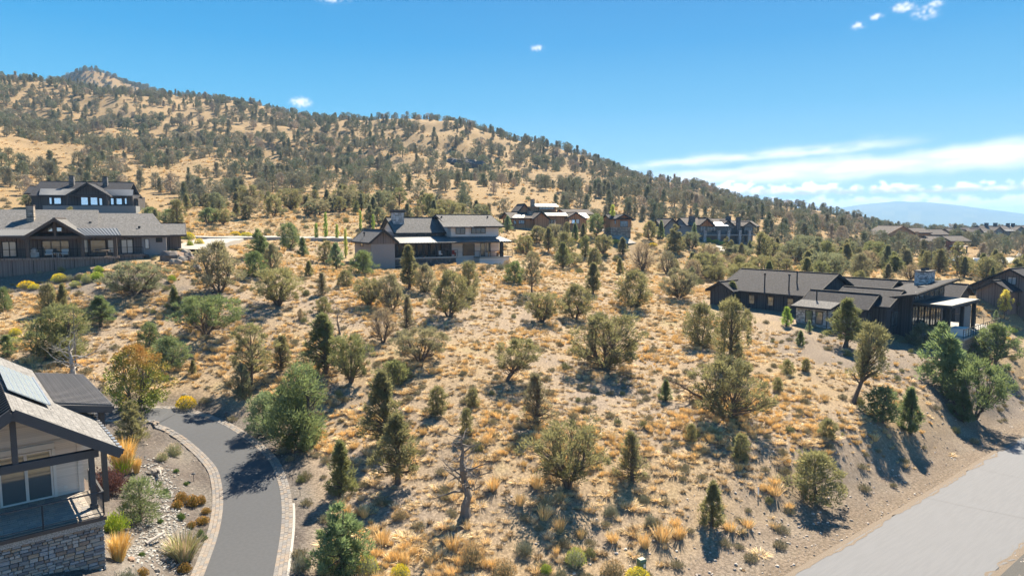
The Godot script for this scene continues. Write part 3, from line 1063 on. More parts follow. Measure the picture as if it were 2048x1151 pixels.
func ground_tone(x: float, z: float, r: float, tone: FastNoiseLite) -> Color:
	var dirt := Color(0.66, 0.535, 0.425)
	var gold := Color(0.80, 0.57, 0.29)
	var n := tone.get_noise_2d(x, z)
	var n2 := tone.get_noise_2d(x * 5.0 + 50.0, z * 5.0)
	var k := clampf(0.32 + n * 0.5 + n2 * 0.35 + smoothstep(55.0, 190.0, r) * 0.55, 0.0, 1.0)
	var col := dirt.lerp(gold, k) * 1.12
	col = col.lerp(Color(0.70, 0.485, 0.245), smoothstep(120.0, 230.0, r) * 0.65)
	if r > 190.0: col = col.lerp(Color(0.64, 0.47, 0.28), clampf(n2 * 0.9, 0.0, 0.7))
	if r > 700.0 and Vector2(x - (-550.1), z - (-900.0)).length() > 300.0: col = col.lerp(Color(0.05, 0.065, 0.055).lerp(Color(0.15, 0.14, 0.09), clampf(0.35 + tone.get_noise_2d(x * 0.08, z * 0.45) * 1.3, 0.0, 1.0)), smoothstep(700.0, 1000.0, r))
	if r < 125.0 and x > 0.0:
		var q := near_path(road, x, z)
		var bank := 1.0 - smoothstep(5.2, 9.5 + n2 * 2.5, q.x)
		col = col.lerp(Color(0.45, 0.35, 0.275).lerp(Color(0.52, 0.45, 0.38), clampf(0.5 + n2, 0.0, 1.0)), bank * 0.85)
		col = col.lerp(Color(0.50, 0.40, 0.31), 1.0 - smoothstep(4.2, 5.4, q.x))
	elif r < 75.0 and x < -4.0:
		var q := near_path(drive, x, z)
		var left := x < -15.0 - (absf(z) - 38.0) * 0.42
		var bed := 1.0 - smoothstep(2.6, 4.6 + n2 * 1.2, q.x)
		if left and absf(z) < 47.0: bed = 1.0 - smoothstep(8.0, 12.0, q.x)
		col = col.lerp(Color(0.30, 0.255, 0.23).lerp(Color(0.42, 0.38, 0.34), clampf(0.5 + n2 * 1.2, 0.0, 1.0)), bed)
	# bare worked earth round the dark house and below the ranch house
	var e := Vector2((x - 42.0) / 17.0, (z + 72.0) / 9.0).length()
	col = col.lerp(Color(0.54, 0.45, 0.375), (1.0 - smoothstep(0.7, 1.15, e + n2 * 0.3)) * 0.85)
	e = Vector2((x + 53.0) / 18.0, (z + 75.0) / 3.6).length()
	col = col.lerp(Color(0.48, 0.42, 0.37), (1.0 - smoothstep(0.7, 1.15, e + n2 * 0.3)) * 0.85)
	var j := 1.0 + 0.16 * n2
	return Color(minf(0.85, col.r * j), minf(0.8, col.g * j), minf(0.8, col.b * j))

func strip(path: PackedVector3Array, o0: float, o1: float, lift: float, thick := 0.1) -> ArrayMesh:
	# a paved strip between two offsets (right of the path is positive)
	var mb := MB.new()
	var l := []; var q := []
	for i in path.size():
		var d := (path[mini(i + 1, path.size() - 1)] - path[maxi(i - 1, 0)]); d.y = 0.0
		var s := d.normalized().cross(Vector3.UP)
		l.append(path[i] + s * o0 + Vector3(0, lift, 0)); q.append(path[i] + s * o1 + Vector3(0, lift, 0))
	var dn := Vector3(0, -thick, 0)
	for i in path.size() - 1:
		mb.quad(l[i], l[i + 1], q[i + 1], q[i])
		mb.quad(l[i] + dn, l[i + 1] + dn, l[i + 1], l[i]); mb.quad(q[i], q[i + 1], q[i + 1] + dn, q[i] + dn)
	return mb.mesh()

func smooth_path(p: PackedVector3Array, step: float) -> PackedVector3Array:
	var c := Curve3D.new()
	for i in p.size():
		var t := (p[mini(i + 1, p.size() - 1)] - p[maxi(i - 1, 0)]) / 6.0
		c.add_point(p[i], -t, t)
	c.bake_interval = step
	return c.get_baked_points()

func build_drive() -> void:
	structure("driveway", strip(drive, -DRIVE_HALF, DRIVE_HALF, 0.02), mats["asphalt"])
	for side in [-1.0, 1.0]:
		var o := Node3D.new()
		o.name = "paver_border" if side < 0 else "paver_border_001"
		add_child(o, true)
		o.set_meta("kind", "structure")
		part("bed", strip(drive, side * DRIVE_HALF + minf(side * 0.62, 0.0), side * DRIVE_HALF + maxf(side * 0.62, 0.0), 0.015), mats["joint"], o)
		if side > 0.0:
			part("kerb_edge", strip(drive.slice(0, int(drive.size() * 0.36)), DRIVE_HALF + 0.625, DRIVE_HALF + 0.76, 0.035, 0.2), mats["concrete"], o)
		# three courses of pavers laid along the drive
		rng.seed = 40 + int(side)
		var unit := MB.new()
		unit.box(-0.095, 0.095, -0.05, 0.012, -0.145, 0.145)
		var um := unit.mesh()
		var rest := [[], [], [], [], []]
		var along := 0.0; var next := 0.0; var count := 0
		for i in drive.size() - 1:
			var a := drive[i]; var b := drive[i + 1]
			var d := b - a; var len_ := d.length(); d /= len_
			while next < along + len_:
				var at := a + d * (next - along)
				var s := Vector3(d.x, 0, d.z).normalized().cross(Vector3.UP)
				for k in 3:
					var t := Transform3D(Basis(s, Vector3.UP, -d), at + s * side * (DRIVE_HALF + 0.105 + 0.205 * k) + Vector3(0, 0.022 + rng.randf() * 0.006, 0) + d * (0.15 if k % 2 else 0.0))
					var m := rng.randi() % 5
					if count < 150 and next > 1.5:
						var o2 := part("paver", um, mats["paver_%d" % m], o)
						o2.transform = t
						count += 1
					else:
						rest[m].append([t, Color.WHITE])
				next += 0.302
			along += len_
		for m in 5:
			var mm := MultiMesh.new()
			mm.transform_format = MultiMesh.TRANSFORM_3D
			mm.mesh = um
			mm.instance_count = rest[m].size()
			for k in rest[m].size(): mm.set_instance_transform(k, rest[m][k][0])
			var mi := MultiMeshInstance3D.new()
			mi.name = numbered("paver_course", o)
			mi.multimesh = mm; mi.material_override = mats["paver_%d" % m]
			mi.set_meta("kind", "stuff")
			o.add_child(mi, true)

func build_road() -> void:
	var p := smooth_path(road, 1.5)
	# the surface is worn lengthwise: its mesh is laid out along the road so that the texture runs with the traffic
	var along := Basis(Vector3.UP, atan2(26.5, 32.5))
	var turned := PackedVector3Array()
	for q in p: turned.append(along.inverse() * q)
	structure("road", strip(turned, -ROAD_HALF, ROAD_HALF, 0.02), mats["road"]).basis = along
	structure("gravel_shoulder", strip(p, ROAD_HALF + 0.004, ROAD_HALF + 3.2, 0.0), mats["shoulder"])
	# grit and soil washed over both edges, with a ragged line
	mat("spill", Color(0.34, 0.28, 0.225), 1.0, mats["ground"].albedo_texture, 0.6, 3.0)
	var edge := FastNoiseLite.new(); edge.seed = 44; edge.frequency = 0.35; edge.fractal_octaves = 4
	for side in [-1.0, 1.0]:
		var sp := MB.new()
		var q := smooth_path(road, 0.35)
		for i in range(1, q.size() - 1):
			var d0: Vector3 = (q[i] - q[i - 1]).normalized().cross(Vector3.UP).normalized() * side
			var d1: Vector3 = (q[i + 1] - q[i]).normalized().cross(Vector3.UP).normalized() * side
			var w0 := 0.14 + 0.42 * edge.get_noise_2d(i * 0.35, side * 40.0); var w1 := 0.14 + 0.42 * edge.get_noise_2d((i + 1) * 0.35, side * 40.0)
			var up := Vector3(0, 0.028, 0)
			sp.quad(q[i] + d0 * (ROAD_HALF - w0) + up, q[i + 1] + d1 * (ROAD_HALF - w1) + up, q[i + 1] + d1 * (ROAD_HALF + 0.35), q[i] + d0 * (ROAD_HALF + 0.35))
		structure("gravel_spill", sp.mesh(), mats["spill"])
	# ragged dark joint along the lower side, and cracks across the lanes
	rng.seed = 91
	var mb := MB.new()
	var from := Vector3.ZERO
	for i in range(1, p.size()):
		if p[i].x < 24.0 or p[i].x > 45.0: continue
		var d := (p[i] - p[i - 1]).normalized(); var s := d.cross(Vector3.UP).normalized()
		for k in 3:
			var q := p[i] + s * (ROAD_HALF - 0.12 + rng.randf_range(-0.2, 0.22)) + d * k * 0.5 + Vector3(0, 0.024, 0)
			var e := q + d * rng.randf_range(0.4, 0.8) + s * rng.randf_range(-0.2, 0.2)
			mb.quad(q - s * 0.05, e - s * 0.05, e + s * 0.06, q + s * 0.06)
	structure("road_joint", mb.mesh(), mats["crack_seal"])
	for c in [[31.0, 0.25], [38.0, 0.1], [45.5, 0.3]]:
		var cr := MB.new()
		var best := 1
		for i in p.size():
			if absf(p[i].x - c[0]) < absf(p[best].x - c[0]): best = i
		var d := (p[best] - p[best - 1]).normalized(); var s := d.cross(Vector3.UP).normalized()
		var q := p[best] - s * (ROAD_HALF - 0.05)
		for k in 12:
			var e: Vector3 = q + s * 0.535 + d * (c[1] * 0.5 + rng.randf_range(-0.06, 0.06))
			cr.quad(q + d * 0.02 + Vector3(0, 0.025, 0), e + d * 0.02 + Vector3(0, 0.025, 0), e - d * 0.02 + Vector3(0, 0.025, 0), q - d * 0.02 + Vector3(0, 0.025, 0))
			q = e
		structure("road_crack", cr.mesh(), mats["crack_seal"])
	# streets and drives further up
	lane("street", [Vector3(-55.1, 0, -115.6), Vector3(-51.1, 0, -117.6), Vector3(-47.7, 0, -124.5), Vector3(-43.6, 0, -128.7), Vector3(-40.4, 0, -130.3), Vector3(-36.2, 0, -132.3), Vector3(-31.8, 0, -134.1)], 3.0, "gravel_road")
	lane("house_drive", [Vector3(-48.6, 0, -116.7), Vector3(-45.8, 0, -104.6), Vector3(-43.5, 0, -94.4), Vector3(-42.9, 0, -89.9)], 2.6, "gravel_road")
	lane("cabin_drive", [Vector3(28.1, 0, -206.6), Vector3(25.3, 0, -175.0), Vector3(26.6, 0, -171.4), Vector3(28.0, 0, -169.7), Vector3(29.4, 0, -167.9)], 1.7, "gravel_road")
	lane("garage_drive", [Vector3(52.7, 0, -197.8), Vector3(55.6, 0, -197.8), Vector3(56.7, 0, -191.8), Vector3(56.5, 0, -182.3), Vector3(56.3, 0, -175.4)], 2.0, "gravel_road")
	lane("street_001", [Vector3(94.9, 0, -172.3), Vector3(96.3, 0, -171.4), Vector3(98.1, 0, -170.5)], 2.6, "gravel_road")
	lane("street_002", [Vector3(127.5, 0, -177.7), Vector3(138.0, 0, -188.9), Vector3(154.5, 0, -208.8), Vector3(179.6, 0, -236.7)], 3.0, "gravel_road")

func foreground_house() -> void:
	# corner of a taupe house: covered paver deck on a stone base; +z is the garden front
	var o := thing("house", "taupe gabled house with a covered paver deck on a stone base, lower left corner", "house", Vector3(-16.8, 5.0, -27.0), deg_to_rad(40.25))
	# stone base, its face built stone by stone
	var base := wall(o, -9.0, -0.12, -3.2, -0.42, -9.0, -0.12, "mortar", "stone_base")
	rng.seed = 17
	var lo := MB.new()
	var y := -2.75
	while y < -0.5:
		var hh := rng.randf_range(0.11, 0.185)
		if y + hh > -0.43: hh = -0.43 - y
		for face in 2:
			var x := -4.3 if face == 0 else -1.2
			while x < -0.02:
				var w := rng.randf_range(0.15, 0.4)
				if x + w > -0.1: w = -x - 0.001
				var b := MB.new()
				var d := rng.randf_range(-0.02, 0.025)
				var e := 0.012
				if face == 0:
					b.hexa([Vector3(x + e, y + e, -0.02 + d), Vector3(x + w - e, y + e, -0.02 + d * 0.6), Vector3(x + w, y, -0.2), Vector3(x, y, -0.2), Vector3(x + e * 2, y + hh - e, -0.02 + d), Vector3(x + w - e, y + hh - e * 1.6, -0.025 + d), Vector3(x + w, y + hh, -0.2), Vector3(x, y + hh, -0.2)])
				else:
					b.box(-0.2, -0.02 + d, y + e, y + hh - e, x + e - 0.22, x + w - e - 0.22)
				var m := "stone_%d" % (rng.randi() % 7)
				part("stone", b.mesh(), mats[m], base)
				x += w
		y += hh
	wall(o, -9.0, 0.04, -0.42, -0.2, -9.0, 0.04, "concrete", "ledge")
	wall(o, -9.0, 0.10, -0.2, -0.05, -9.0, 0.10, "trim_brown", "deck_edge")
	var deck := wall(o, -9.0, 0.02, -0.05, -0.012, -3.5, 0.02, "joint", "deck")
	rng.seed = 23
	var n := 0
	var zz := -3.46
	while zz < -0.05:
		var x := -0.3
		var row := rng.randf_range(0.19, 0.3)
		while x > -6.0:
			var w := rng.randf_range(0.2, 0.36)
			if n < 290:
				var b := MB.new()
				b.box(x - w + 0.008, x - 0.004, -0.012, rng.randf_range(-0.002, 0.004), zz + 0.006, minf(zz + row, 0.0) - 0.006)
				part("paver", b.mesh(), mats["deck_paver_%d" % (rng.randi() % 4)], deck)
				n += 1
			x -= w
		zz += row
	# walls
	wall(o, -9.0, -0.2, -0.3, 2.55, -9.5, -3.5, "siding_taupe")
	wall(o, -0.36, -0.16, -0.3, 2.5, -3.56, -3.42, "siding_taupe", "corner_board")
	var gw := MB.new()
	gw.bar(Vector3(-2.73, 3.0, -3.58), Vector3(-2.73, 3.02, -3.58), 0.1, 0.1)
	var t := MB.new()
	t.tri(Vector3(-7.6, 2.5, -3.5), Vector3(-2.73, 4.7, -3.5), Vector3(0.6, 2.5, -3.5))
	t.tri(Vector3(-7.6, 2.5, -3.7), Vector3(0.6, 2.5, -3.7), Vector3(-2.73, 4.7, -3.7))
	part("gable_wall", t.mesh(), mats["siding_taupe"], o)
	# doors with white frames
	for d in [[-3.16, -2.22], [-2.24, -1.3], [-4.3, -3.3]]:
		win(o, d[0], d[1], 0.02, 2.16, -3.5, 1, 1, "front", "white_trim", "glass", "glazed_door")
	wall(o, -4.4, -1.18, 2.18, 2.42, -3.5, -3.44, "white_trim", "door_head")
	wall(o, -1.28, -1.16, 0.0, 2.18, -3.5, -3.43, "white_trim", "door_jamb")
	wall(o, -0.92, -0.78, 0.28, 0.4, -3.5, -3.47, "white_trim", "outlet_cover")
	# roof: shingled right slope, ribbed dark metal left slope
	slope(o, [Vector3(0.85, 2.38, -0.6), Vector3(0.85, 2.38, -7.6), Vector3(-2.73, 4.74, -7.6), Vector3(-2.73, 4.74, -0.6)], 0.16, "shingle_light")
	slope(o, [Vector3(-0.75, 3.43, -7.6), Vector3(-0.75, 3.43, -16.0), Vector3(-2.73, 4.74, -16.0), Vector3(-2.73, 4.74, -7.6)], 0.16, "shingle_light")
	metal_roof(o, Vector3(-2.75, 4.76, -0.6), Vector3(-2.75, 4.76, -16.0), Vector3(-6.4, 2.36, -16.0), Vector3(-6.4, 2.36, -0.6), 38, "dark_metal")
	beam(o, Vector3(0.88, 2.24, -0.56), Vector3(-2.73, 4.6, -0.56), 0.1, 0.4, "trim_grey", "rake_board")
	beam(o, Vector3(-6.4, 2.2, -0.56), Vector3(-2.73, 4.6, -0.56), 0.1, 0.4, "trim_grey", "rake_board")
	beam(o, Vector3(0.9, 2.3, -0.6), Vector3(0.9, 2.3, -7.6), 0.09, 0.2, "trim_grey", "gutter")
	rng.seed = 5
	var clips := MB.new()
	for k in 14: clips.box(0.84, 0.97, 2.40, 2.43, -0.9 - k * 0.5, -1.1 - k * 0.5)
	part("gutter_clip", clips.mesh(), mats["steel"], o).set_meta("kind", "stuff")
	wall(o, -6.2, 0.1, 2.18, 2.5, -1.2, -0.92, "trim_grey", "tie_beam")
	wall(o, -2.82, -2.62, 2.5, 4.4, -1.16, -0.96, "trim_grey", "king_post")
	post(o, -0.16, -1.05, 0.0, 2.2, 0.2, "trim_grey")
	wall(o, -0.3, -0.02, 0.0, 0.16, -1.19, -0.91, "trim_grey", "post_base")
	# solar array on the slope
	var sp := func(u: float, v: float) -> Vector3: return Vector3(u, 4.74 - (u + 2.73) * 0.659 + 0.2, v)
	for k in 4:
		var v0 := -4.4 - k * 1.75
		var mb := MB.new()
		mb.slab([sp.call(-1.15, v0), sp.call(-1.15, v0 - 1.72), sp.call(-2.6, v0 - 1.72), sp.call(-2.6, v0)], 0.05)
		var pn := part("solar_panel", mb.mesh(), mats["solar"], o)
		var fr := MB.new()
		for q in 7:
			var u := lerpf(-1.15, -2.6, q / 6.0)
			fr.bar(sp.call(u, v0) + Vector3(0, 0.012, 0), sp.call(u, v0 - 1.72) + Vector3(0, 0.012, 0), 0.02, 0.012)
		fr.bar(sp.call(-1.13, v0), sp.call(-1.13, v0 - 1.72), 0.06, 0.09)
		part("panel_frame", fr.mesh(), mats["steel"], pn)
	wall(o, -1.3, -1.1, 3.5, 3.7, -4.46, -4.4, "dark_metal", "panel_bracket")
	# low ribbed roof over the entry behind
	metal_roof(o, Vector3(-0.75, 3.42, -6.8), Vector3(-0.75, 3.42, -14.9), Vector3(1.6, 2.98, -14.9), Vector3(1.6, 2.98, -6.4), 26, "zinc_brown")
	beam(o, Vector3(-0.8, 3.2, -6.62), Vector3(1.6, 2.78, -6.36), 0.12, 0.34, "trim_grey", "entry_fascia")
	beam(o, Vector3(1.62, 2.84, -6.4), Vector3(1.62, 2.84, -14.9), 0.1, 0.2, "trim_grey", "entry_fascia")
	wall(o, -0.75, 0.9, -1.0, 2.9, -14.0, -7.9, "siding_taupe")
	post(o, 1.2, -7.0, -2.0, 2.75, 0.24, "trim_grey")
	# steel railing with mesh
	for seg in [[Vector3(0.02, 0, -3.4), Vector3(0.02, 0, 0.02)], [Vector3(0.02, 0, 0.02), Vector3(-2.05, 0, 0.02)], [Vector3(-2.05, 0, 0.02), Vector3(-6.2, 0, 0.02)]]:
		var mb := MB.new()
		var a: Vector3 = seg[0]; var b: Vector3 = seg[1]
		mb.bar(a, a + Vector3(0, 0.98, 0), 0.05, 0.05); mb.bar(b, b + Vector3(0, 0.98, 0), 0.05, 0.05)
		mb.bar(a + Vector3(0, 0.98, 0), b + Vector3(0, 0.98, 0), 0.075, 0.04)
		mb.bar(a + Vector3(0, 0.12, 0), b + Vector3(0, 0.12, 0), 0.03, 0.03)
		if a.x == b.x:
			for k in 22: mb.bar(a.lerp(b, k / 22.0) + Vector3(0, 0.12, 0), a.lerp(b, minf(1.0, (k + 3.0) / 22.0)) + Vector3(0, 0.95, 0), 0.009, 0.009)
			for k in 22: mb.bar(a.lerp(b, minf(1.0, (k + 3.0) / 22.0)) + Vector3(0, 0.12, 0), a.lerp(b, k / 22.0) + Vector3(0, 0.95, 0), 0.009, 0.009)
		else:
			for k in 9: mb.bar(a + Vector3(0, 0.2 + k * 0.08, 0), b + Vector3(0, 0.2 + k * 0.08, 0), 0.004, 0.004)
		part("railing", mb.mesh(), mats["trim_grey"], o)

func ranch_house() -> void:
	var o := thing("house", "long brown ranch house with grey shingle roof, gabled porch and wooden deck", "house", Vector3(-51.37, 10.78, -80.00), deg_to_rad(26.0))
	# deck and skirt
	wall(o, -18.0, 4.42, -3.0, 1.76, -3.2, 0.0, "siding_brown", "deck_skirt")
	var dy := 2.00
	wall(o, -18.0, 4.48 + 0.12, 1.76, dy, -3.2, 0.12, "deck_wood", "deck")
	wall(o, 4.42, 7.17, -2.0, 2.17 - 0.1, -4.5, -0.9, "siding_brown", "deck_skirt")
	wall(o, 4.42, 7.17 + 0.1, 2.17 - 0.1, 2.17, -4.5, -0.8, "deck_wood", "deck")
	# walls
	var ye := 4.44
	wall(o, -18.0, 7.15, -2.0, ye - 0.1, -14.0, -3.2, "siding_brown")
	wall(o, 6.95, 9.68, -3.0, ye - 0.1, -12.0, -2.6, "siding_grey")
	wall(o, 9.66, 11.38, -2.0, 4.30, -14.0, -6.0, "siding_brown")
	# roofs
	var yr := 7.67; var yr2 := 7.26
	slope(o, [Vector3(-18, ye, -2.3), Vector3(2.33, ye, -2.3), Vector3(1.73, yr, -11), Vector3(-18, yr, -11)], 0.25, "shingle_brown")
	slope(o, [Vector3(-18, yr, -11), Vector3(1.73, yr, -11), Vector3(1.73, ye, -19.7), Vector3(-18, ye, -19.7)], 0.25, "shingle_brown")
	slope(o, [Vector3(2.33 + 0.01, ye - 0.02, -2.3), Vector3(10.16, ye - 0.02, -2.3), Vector3(8.08, yr2, -11), Vector3(1.71, yr2, -11)], 0.25, "shingle_brown")
	slope(o, [Vector3(1.71, yr2, -11), Vector3(8.08, yr2, -11), Vector3(8.08, ye - 0.02, -19.7), Vector3(1.71, ye - 0.02, -19.7)], 0.25, "shingle_brown")
	wall(o, 7.71 - 2.0, 7.71, -2.0, ye, -18.0, -6.0, "siding_brown")
	beam(o, Vector3(-18, ye - 0.12, -2.26), Vector3(10.16, ye - 0.12, -2.26), 0.12, 0.26, "trim_brown", "gutter")
	gable(o, "x", 7.78, 11.69 + 0.3, -4.6, -13.4, 4.45, 5.93, "shingle_brown", "siding_brown", 0.6, "trim_brown")
	# gabled porch
	var gx := -1.63
	gable(o, "z", 0.6, -8.0, -4.84, 1.48, 4.32, 6.54, "shingle_brown", "siding_brown", 3.9, "trim_brown")
	wall(o, -4.53, 1.32, 4.13, 4.47, -0.4, 0.0, "trim_brown", "tie_beam")
	wall(o, -1.88, -1.64, 4.47, 6.14, -0.35, -0.05, "trim_brown", "king_post")
	for w in [[-2.92, -2.38, 4.95, 5.49], [-2.02, -1.37, 4.95, 5.48], [-3.65, -2.41, 4.54, 4.78], [-2.06, -0.69, 4.52, 4.76]]:
		win(o, w[0], w[1], w[2], w[3], -3.2, 1, 1, "front", "trim_brown", "glass_bright")
	for x in [-4.48, 0.88, 4.23]:
		post(o, x, -0.2, dy, 4.36, 0.36, "trim_brown")
	# standing-seam roofs beside the porch gable
	metal_roof(o, Vector3(-18, 5.22, -2.8), Vector3(-4.01, 5.22, -2.8), Vector3(-4.67, 4.58, 0.4), Vector3(-18, 4.58, 0.4), 60, "zinc")
	metal_roof(o, Vector3(-0.22, 5.35, -2.8), Vector3(4.26, 5.35, -2.8), Vector3(4.90, 4.55, 0.4), Vector3(1.18, 4.55, 0.4), 12, "zinc")
	beam(o, Vector3(1.28, 4.38, 0.44), Vector3(4.90, 4.38, 0.44), 0.1, 0.24, "trim_brown", "fascia")
	beam(o, Vector3(-18, 4.41, 0.44), Vector3(-4.67, 4.41, 0.44), 0.1, 0.24, "trim_brown", "fascia")
	# doors and windows
	win(o, -7.48, -6.04, 2.00, 3.87, -3.2, 2, 1, "front", "window_frame", "curtain_glass", "french_door")
	win(o, -3.59, -0.77, 1.96, 3.93, -3.2, 3, 1, "front", "window_frame", "glass", "glass_wall")
	win(o, 0.68, 1.15, 2.38, 3.96, -3.2, 1, 1, "front", "trim_brown", "curtain_glass")
	win(o, 1.31, 3.04, 2.35, 3.94, -3.2, 1, 1, "front", "trim_brown", "glass")
	win(o, 3.20, 3.84, 2.32, 3.93, -3.2, 1, 1, "front", "trim_brown", "curtain_glass")
	win(o, 4.60, 5.96, 2.16, 3.97, -3.2, 2, 1, "front", "window_frame", "curtain_glass", "french_door")
	win(o, 7.26, 7.76, 2.77, 4.02, -2.6, 1, 1, "front", "window_frame", "curtain_glass")
	wall(o, 8.51, 9.24, 3.56, 4.13, -2.6, -2.54, "trim", "vent_grille")
	chimney(o, -5.14, -7.5, -4.73--5.49, 1.2, 6.02 - 1.0, 8.04, "stone_brown", "trim_brown")
	vent(o, 1.18, -6.5, 5.76 - 0.4, 5.95)
	vent(o, 6.64, -5.0, 5.12 - 0.4, 5.37)
	rail(o, [Vector3(-4.41, dy, -0.05), Vector3(0.70, dy, -0.05)], 1.0, 2.2, "trim", 5)
	rail(o, [Vector3(0.95, dy, -0.05), Vector3(4.07, dy, -0.05)], 1.0, 1.8, "trim", 5)
	rail(o, [Vector3(-18, dy, -0.05), Vector3(-4.64, dy, -0.05)], 1.0, 2.0, "trim", 5)
	rail(o, [Vector3(4.33, 2.13, -0.9), Vector3(7.11, 2.13, -0.9)], 0.9, 1.5, "trim", 5)
	var st := MB.new()
	for k in 7:
		st.box(7.11 + 0.1 + k * 0.42, 7.11 + 0.55 + k * 0.42, 2.17 - 0.3 - k * 0.28, 2.17 - 0.12 - k * 0.28, -1.9, -0.7)
	part("stairs", st.mesh(), mats["trim_brown"], o)
	# things that stand on the deck
	var at := Vector3(-51.37, 10.78, -80.00)
	var b := Basis(Vector3.UP, deg_to_rad(26.0))
	var gr := thing("grill", "pale covered barbecue grill on the ranch house deck beside the left porch post", "grill", at + b * Vector3(-3.99, dy, -0.9))
	var g1 := MB.new(); g1.box(-0.34, 0.34, 0.05, 0.62, -0.28, 0.28)
	part("cabinet", g1.mesh(), mats["fabric_pale"], gr)
	var g2 := MB.new()
	g2.tube([Vector3(-0.28, 0.78, 0), Vector3(-0.1, 0.8, 0), Vector3(0.12, 0.8, 0), Vector3(0.28, 0.78, 0)], [0.2, 0.3, 0.3, 0.2], 10)
	part("lid", g2.mesh(), mats["fabric_pale"], gr)
	for c in [[-2.65, "left of two pale cushioned chairs in the ranch house porch"], [-1.07, "right of two pale cushioned chairs in the ranch house porch"]]:
		patio_chair(at + b * Vector3(c[0], dy, -1.3), deg_to_rad(26.0), c[1], "fabric_pale")
	patio_table(at + b * Vector3(-1.74, dy, -0.9), 0.45, 0.5, "small pale drum table between the two porch chairs of the ranch house", "fabric_pale")
	patio_table(at + b * Vector3(2.65, dy, -1.2), 0.95, 0.74, "long wooden table on the ranch house deck below the picture window", "deck_wood")

func patio_chair(at: Vector3, turn: float, label: String, m: String) -> void:
	var o := thing("patio_chair", label, "chair", at, turn)
	var a := MB.new(); a.box(-0.36, 0.36, 0.3, 0.46, -0.36, 0.36); part("seat", a.mesh(), mats[m], o)
	var b := MB.new(); b.box(-0.36, 0.36, 0.44, 0.92, -0.42, -0.3); part("backrest", b.mesh(), mats[m], o)
	for s in [-1.0, 1.0]:
		var c := MB.new(); c.box(s * 0.4 - 0.05, s * 0.4 + 0.05, 0.0, 0.62, -0.4, 0.36); part("arm", c.mesh(), mats["deck_wood"], o)

func patio_table(at: Vector3, half: float, h: float, label: String, m: String) -> void:
	var o := thing("patio_table", label, "table", at)
	var a := MB.new(); a.box(-half, half, h - 0.06, h, -0.45, 0.45); part("table_top", a.mesh(), mats[m], o)
	for sx in [-1.0, 1.0]:
		for sz in [-1.0, 1.0]:
			var b := MB.new(); b.box(sx * (half - 0.1) - 0.035, sx * (half - 0.1) + 0.035, 0.0, h - 0.06, sz * 0.38 - 0.035, sz * 0.38 + 0.035); part("leg", b.mesh(), mats[m], o)

func upper_house() -> void:
	var o := thing("house", "dark house with two chimneys and pale metal roof bands, upper left", "house", Vector3(-99.51, 18.93, -160.00), deg_to_rad(16.0))
	wall(o, -8.55, 10.64, -4.0, 1.62, -4.0, 0.0, "siding_slate", "deck_skirt")
	wall(o, -10.96, 9.29, -2.0, 4.03 + 0.1, -16.0, -3.5, "siding_dark")
	wall(o, 8.69, 10.11, -2.0, 3.60, -12.0, -5.0, "siding_dark")
	var ye := 4.00; var yr := 7.66
	var ym := ye + (yr - ye) * 0.42
	var zm := -2.0 - 8.0 * 0.42
	gable(o, "x", -11.92, 8.13, -2.6, -17.4, ye - 0.1, yr, "shingle_dark", "siding_dark", 0.8)
	metal_roof(o, Vector3(-10.46, ym + 0.12, zm), Vector3(-3.22, ym + 0.12, zm), Vector3(-4.38, ye + 0.1, -1.9), Vector3(-9.75, ye + 0.1, -1.9), 22, "zinc")
	metal_roof(o, Vector3(1.42, ym + 0.12, zm), Vector3(9.07, ym + 0.12, zm), Vector3(9.68, ye + 0.1, -1.9), Vector3(4.57, ye + 0.1, -1.9), 22, "zinc")
	gable(o, "z", 0.4, -10.0, -3.85, 5.38, 3.92, 6.91, "shingle_dark", "siding_dark", 2.2)
	gable(o, "x", -13.49, -10.38, -4.0, -12.0, 4.53, 6.33, "shingle_dark", "siding_dark", 0.6)
	gable(o, "x", 7.54, 9.99, -4.4, -11.6, 3.46, 4.54, "shingle_dark", "siding_dark", 0.6)
	wall(o, -12.42, -11.40, -2.0, 4.56, -11.0, -5.0, "siding_dark")
	chimney(o, -4.73, -8.0, 1.0, 1.0, yr - 2.0, 8.83, "stone_dark")
	chimney(o, 2.46, -8.0, 1.0, 1.0, yr - 2.0, 8.71, "stone_dark")
	for w in [[-8.29, -7.78, 1.99, 3.51], [-7.37, -5.83, 2.00, 3.52], [-1.79, -0.22, 1.81, 3.81], [0.20, 1.78, 1.82, 3.83], [2.09, 2.73, 1.83, 3.49], [4.54, 5.18, 1.96, 3.51], [5.50, 7.00, 1.97, 3.52], [7.54, 7.97, 2.10, 3.53]]:
		win(o, w[0], w[1], w[2], w[3], -3.5, 1, 1, "front", "window_frame", "glass_bright")
	for x in [-3.62, 4.71]:
		post(o, x, -0.2, 1.62, 4.05, 0.5, "siding_dark")
	beam(o, Vector3(-3.56, 4.05, -0.2), Vector3(4.77, 4.05, -0.2), 0.3, 0.4, "trim", "tie_beam")

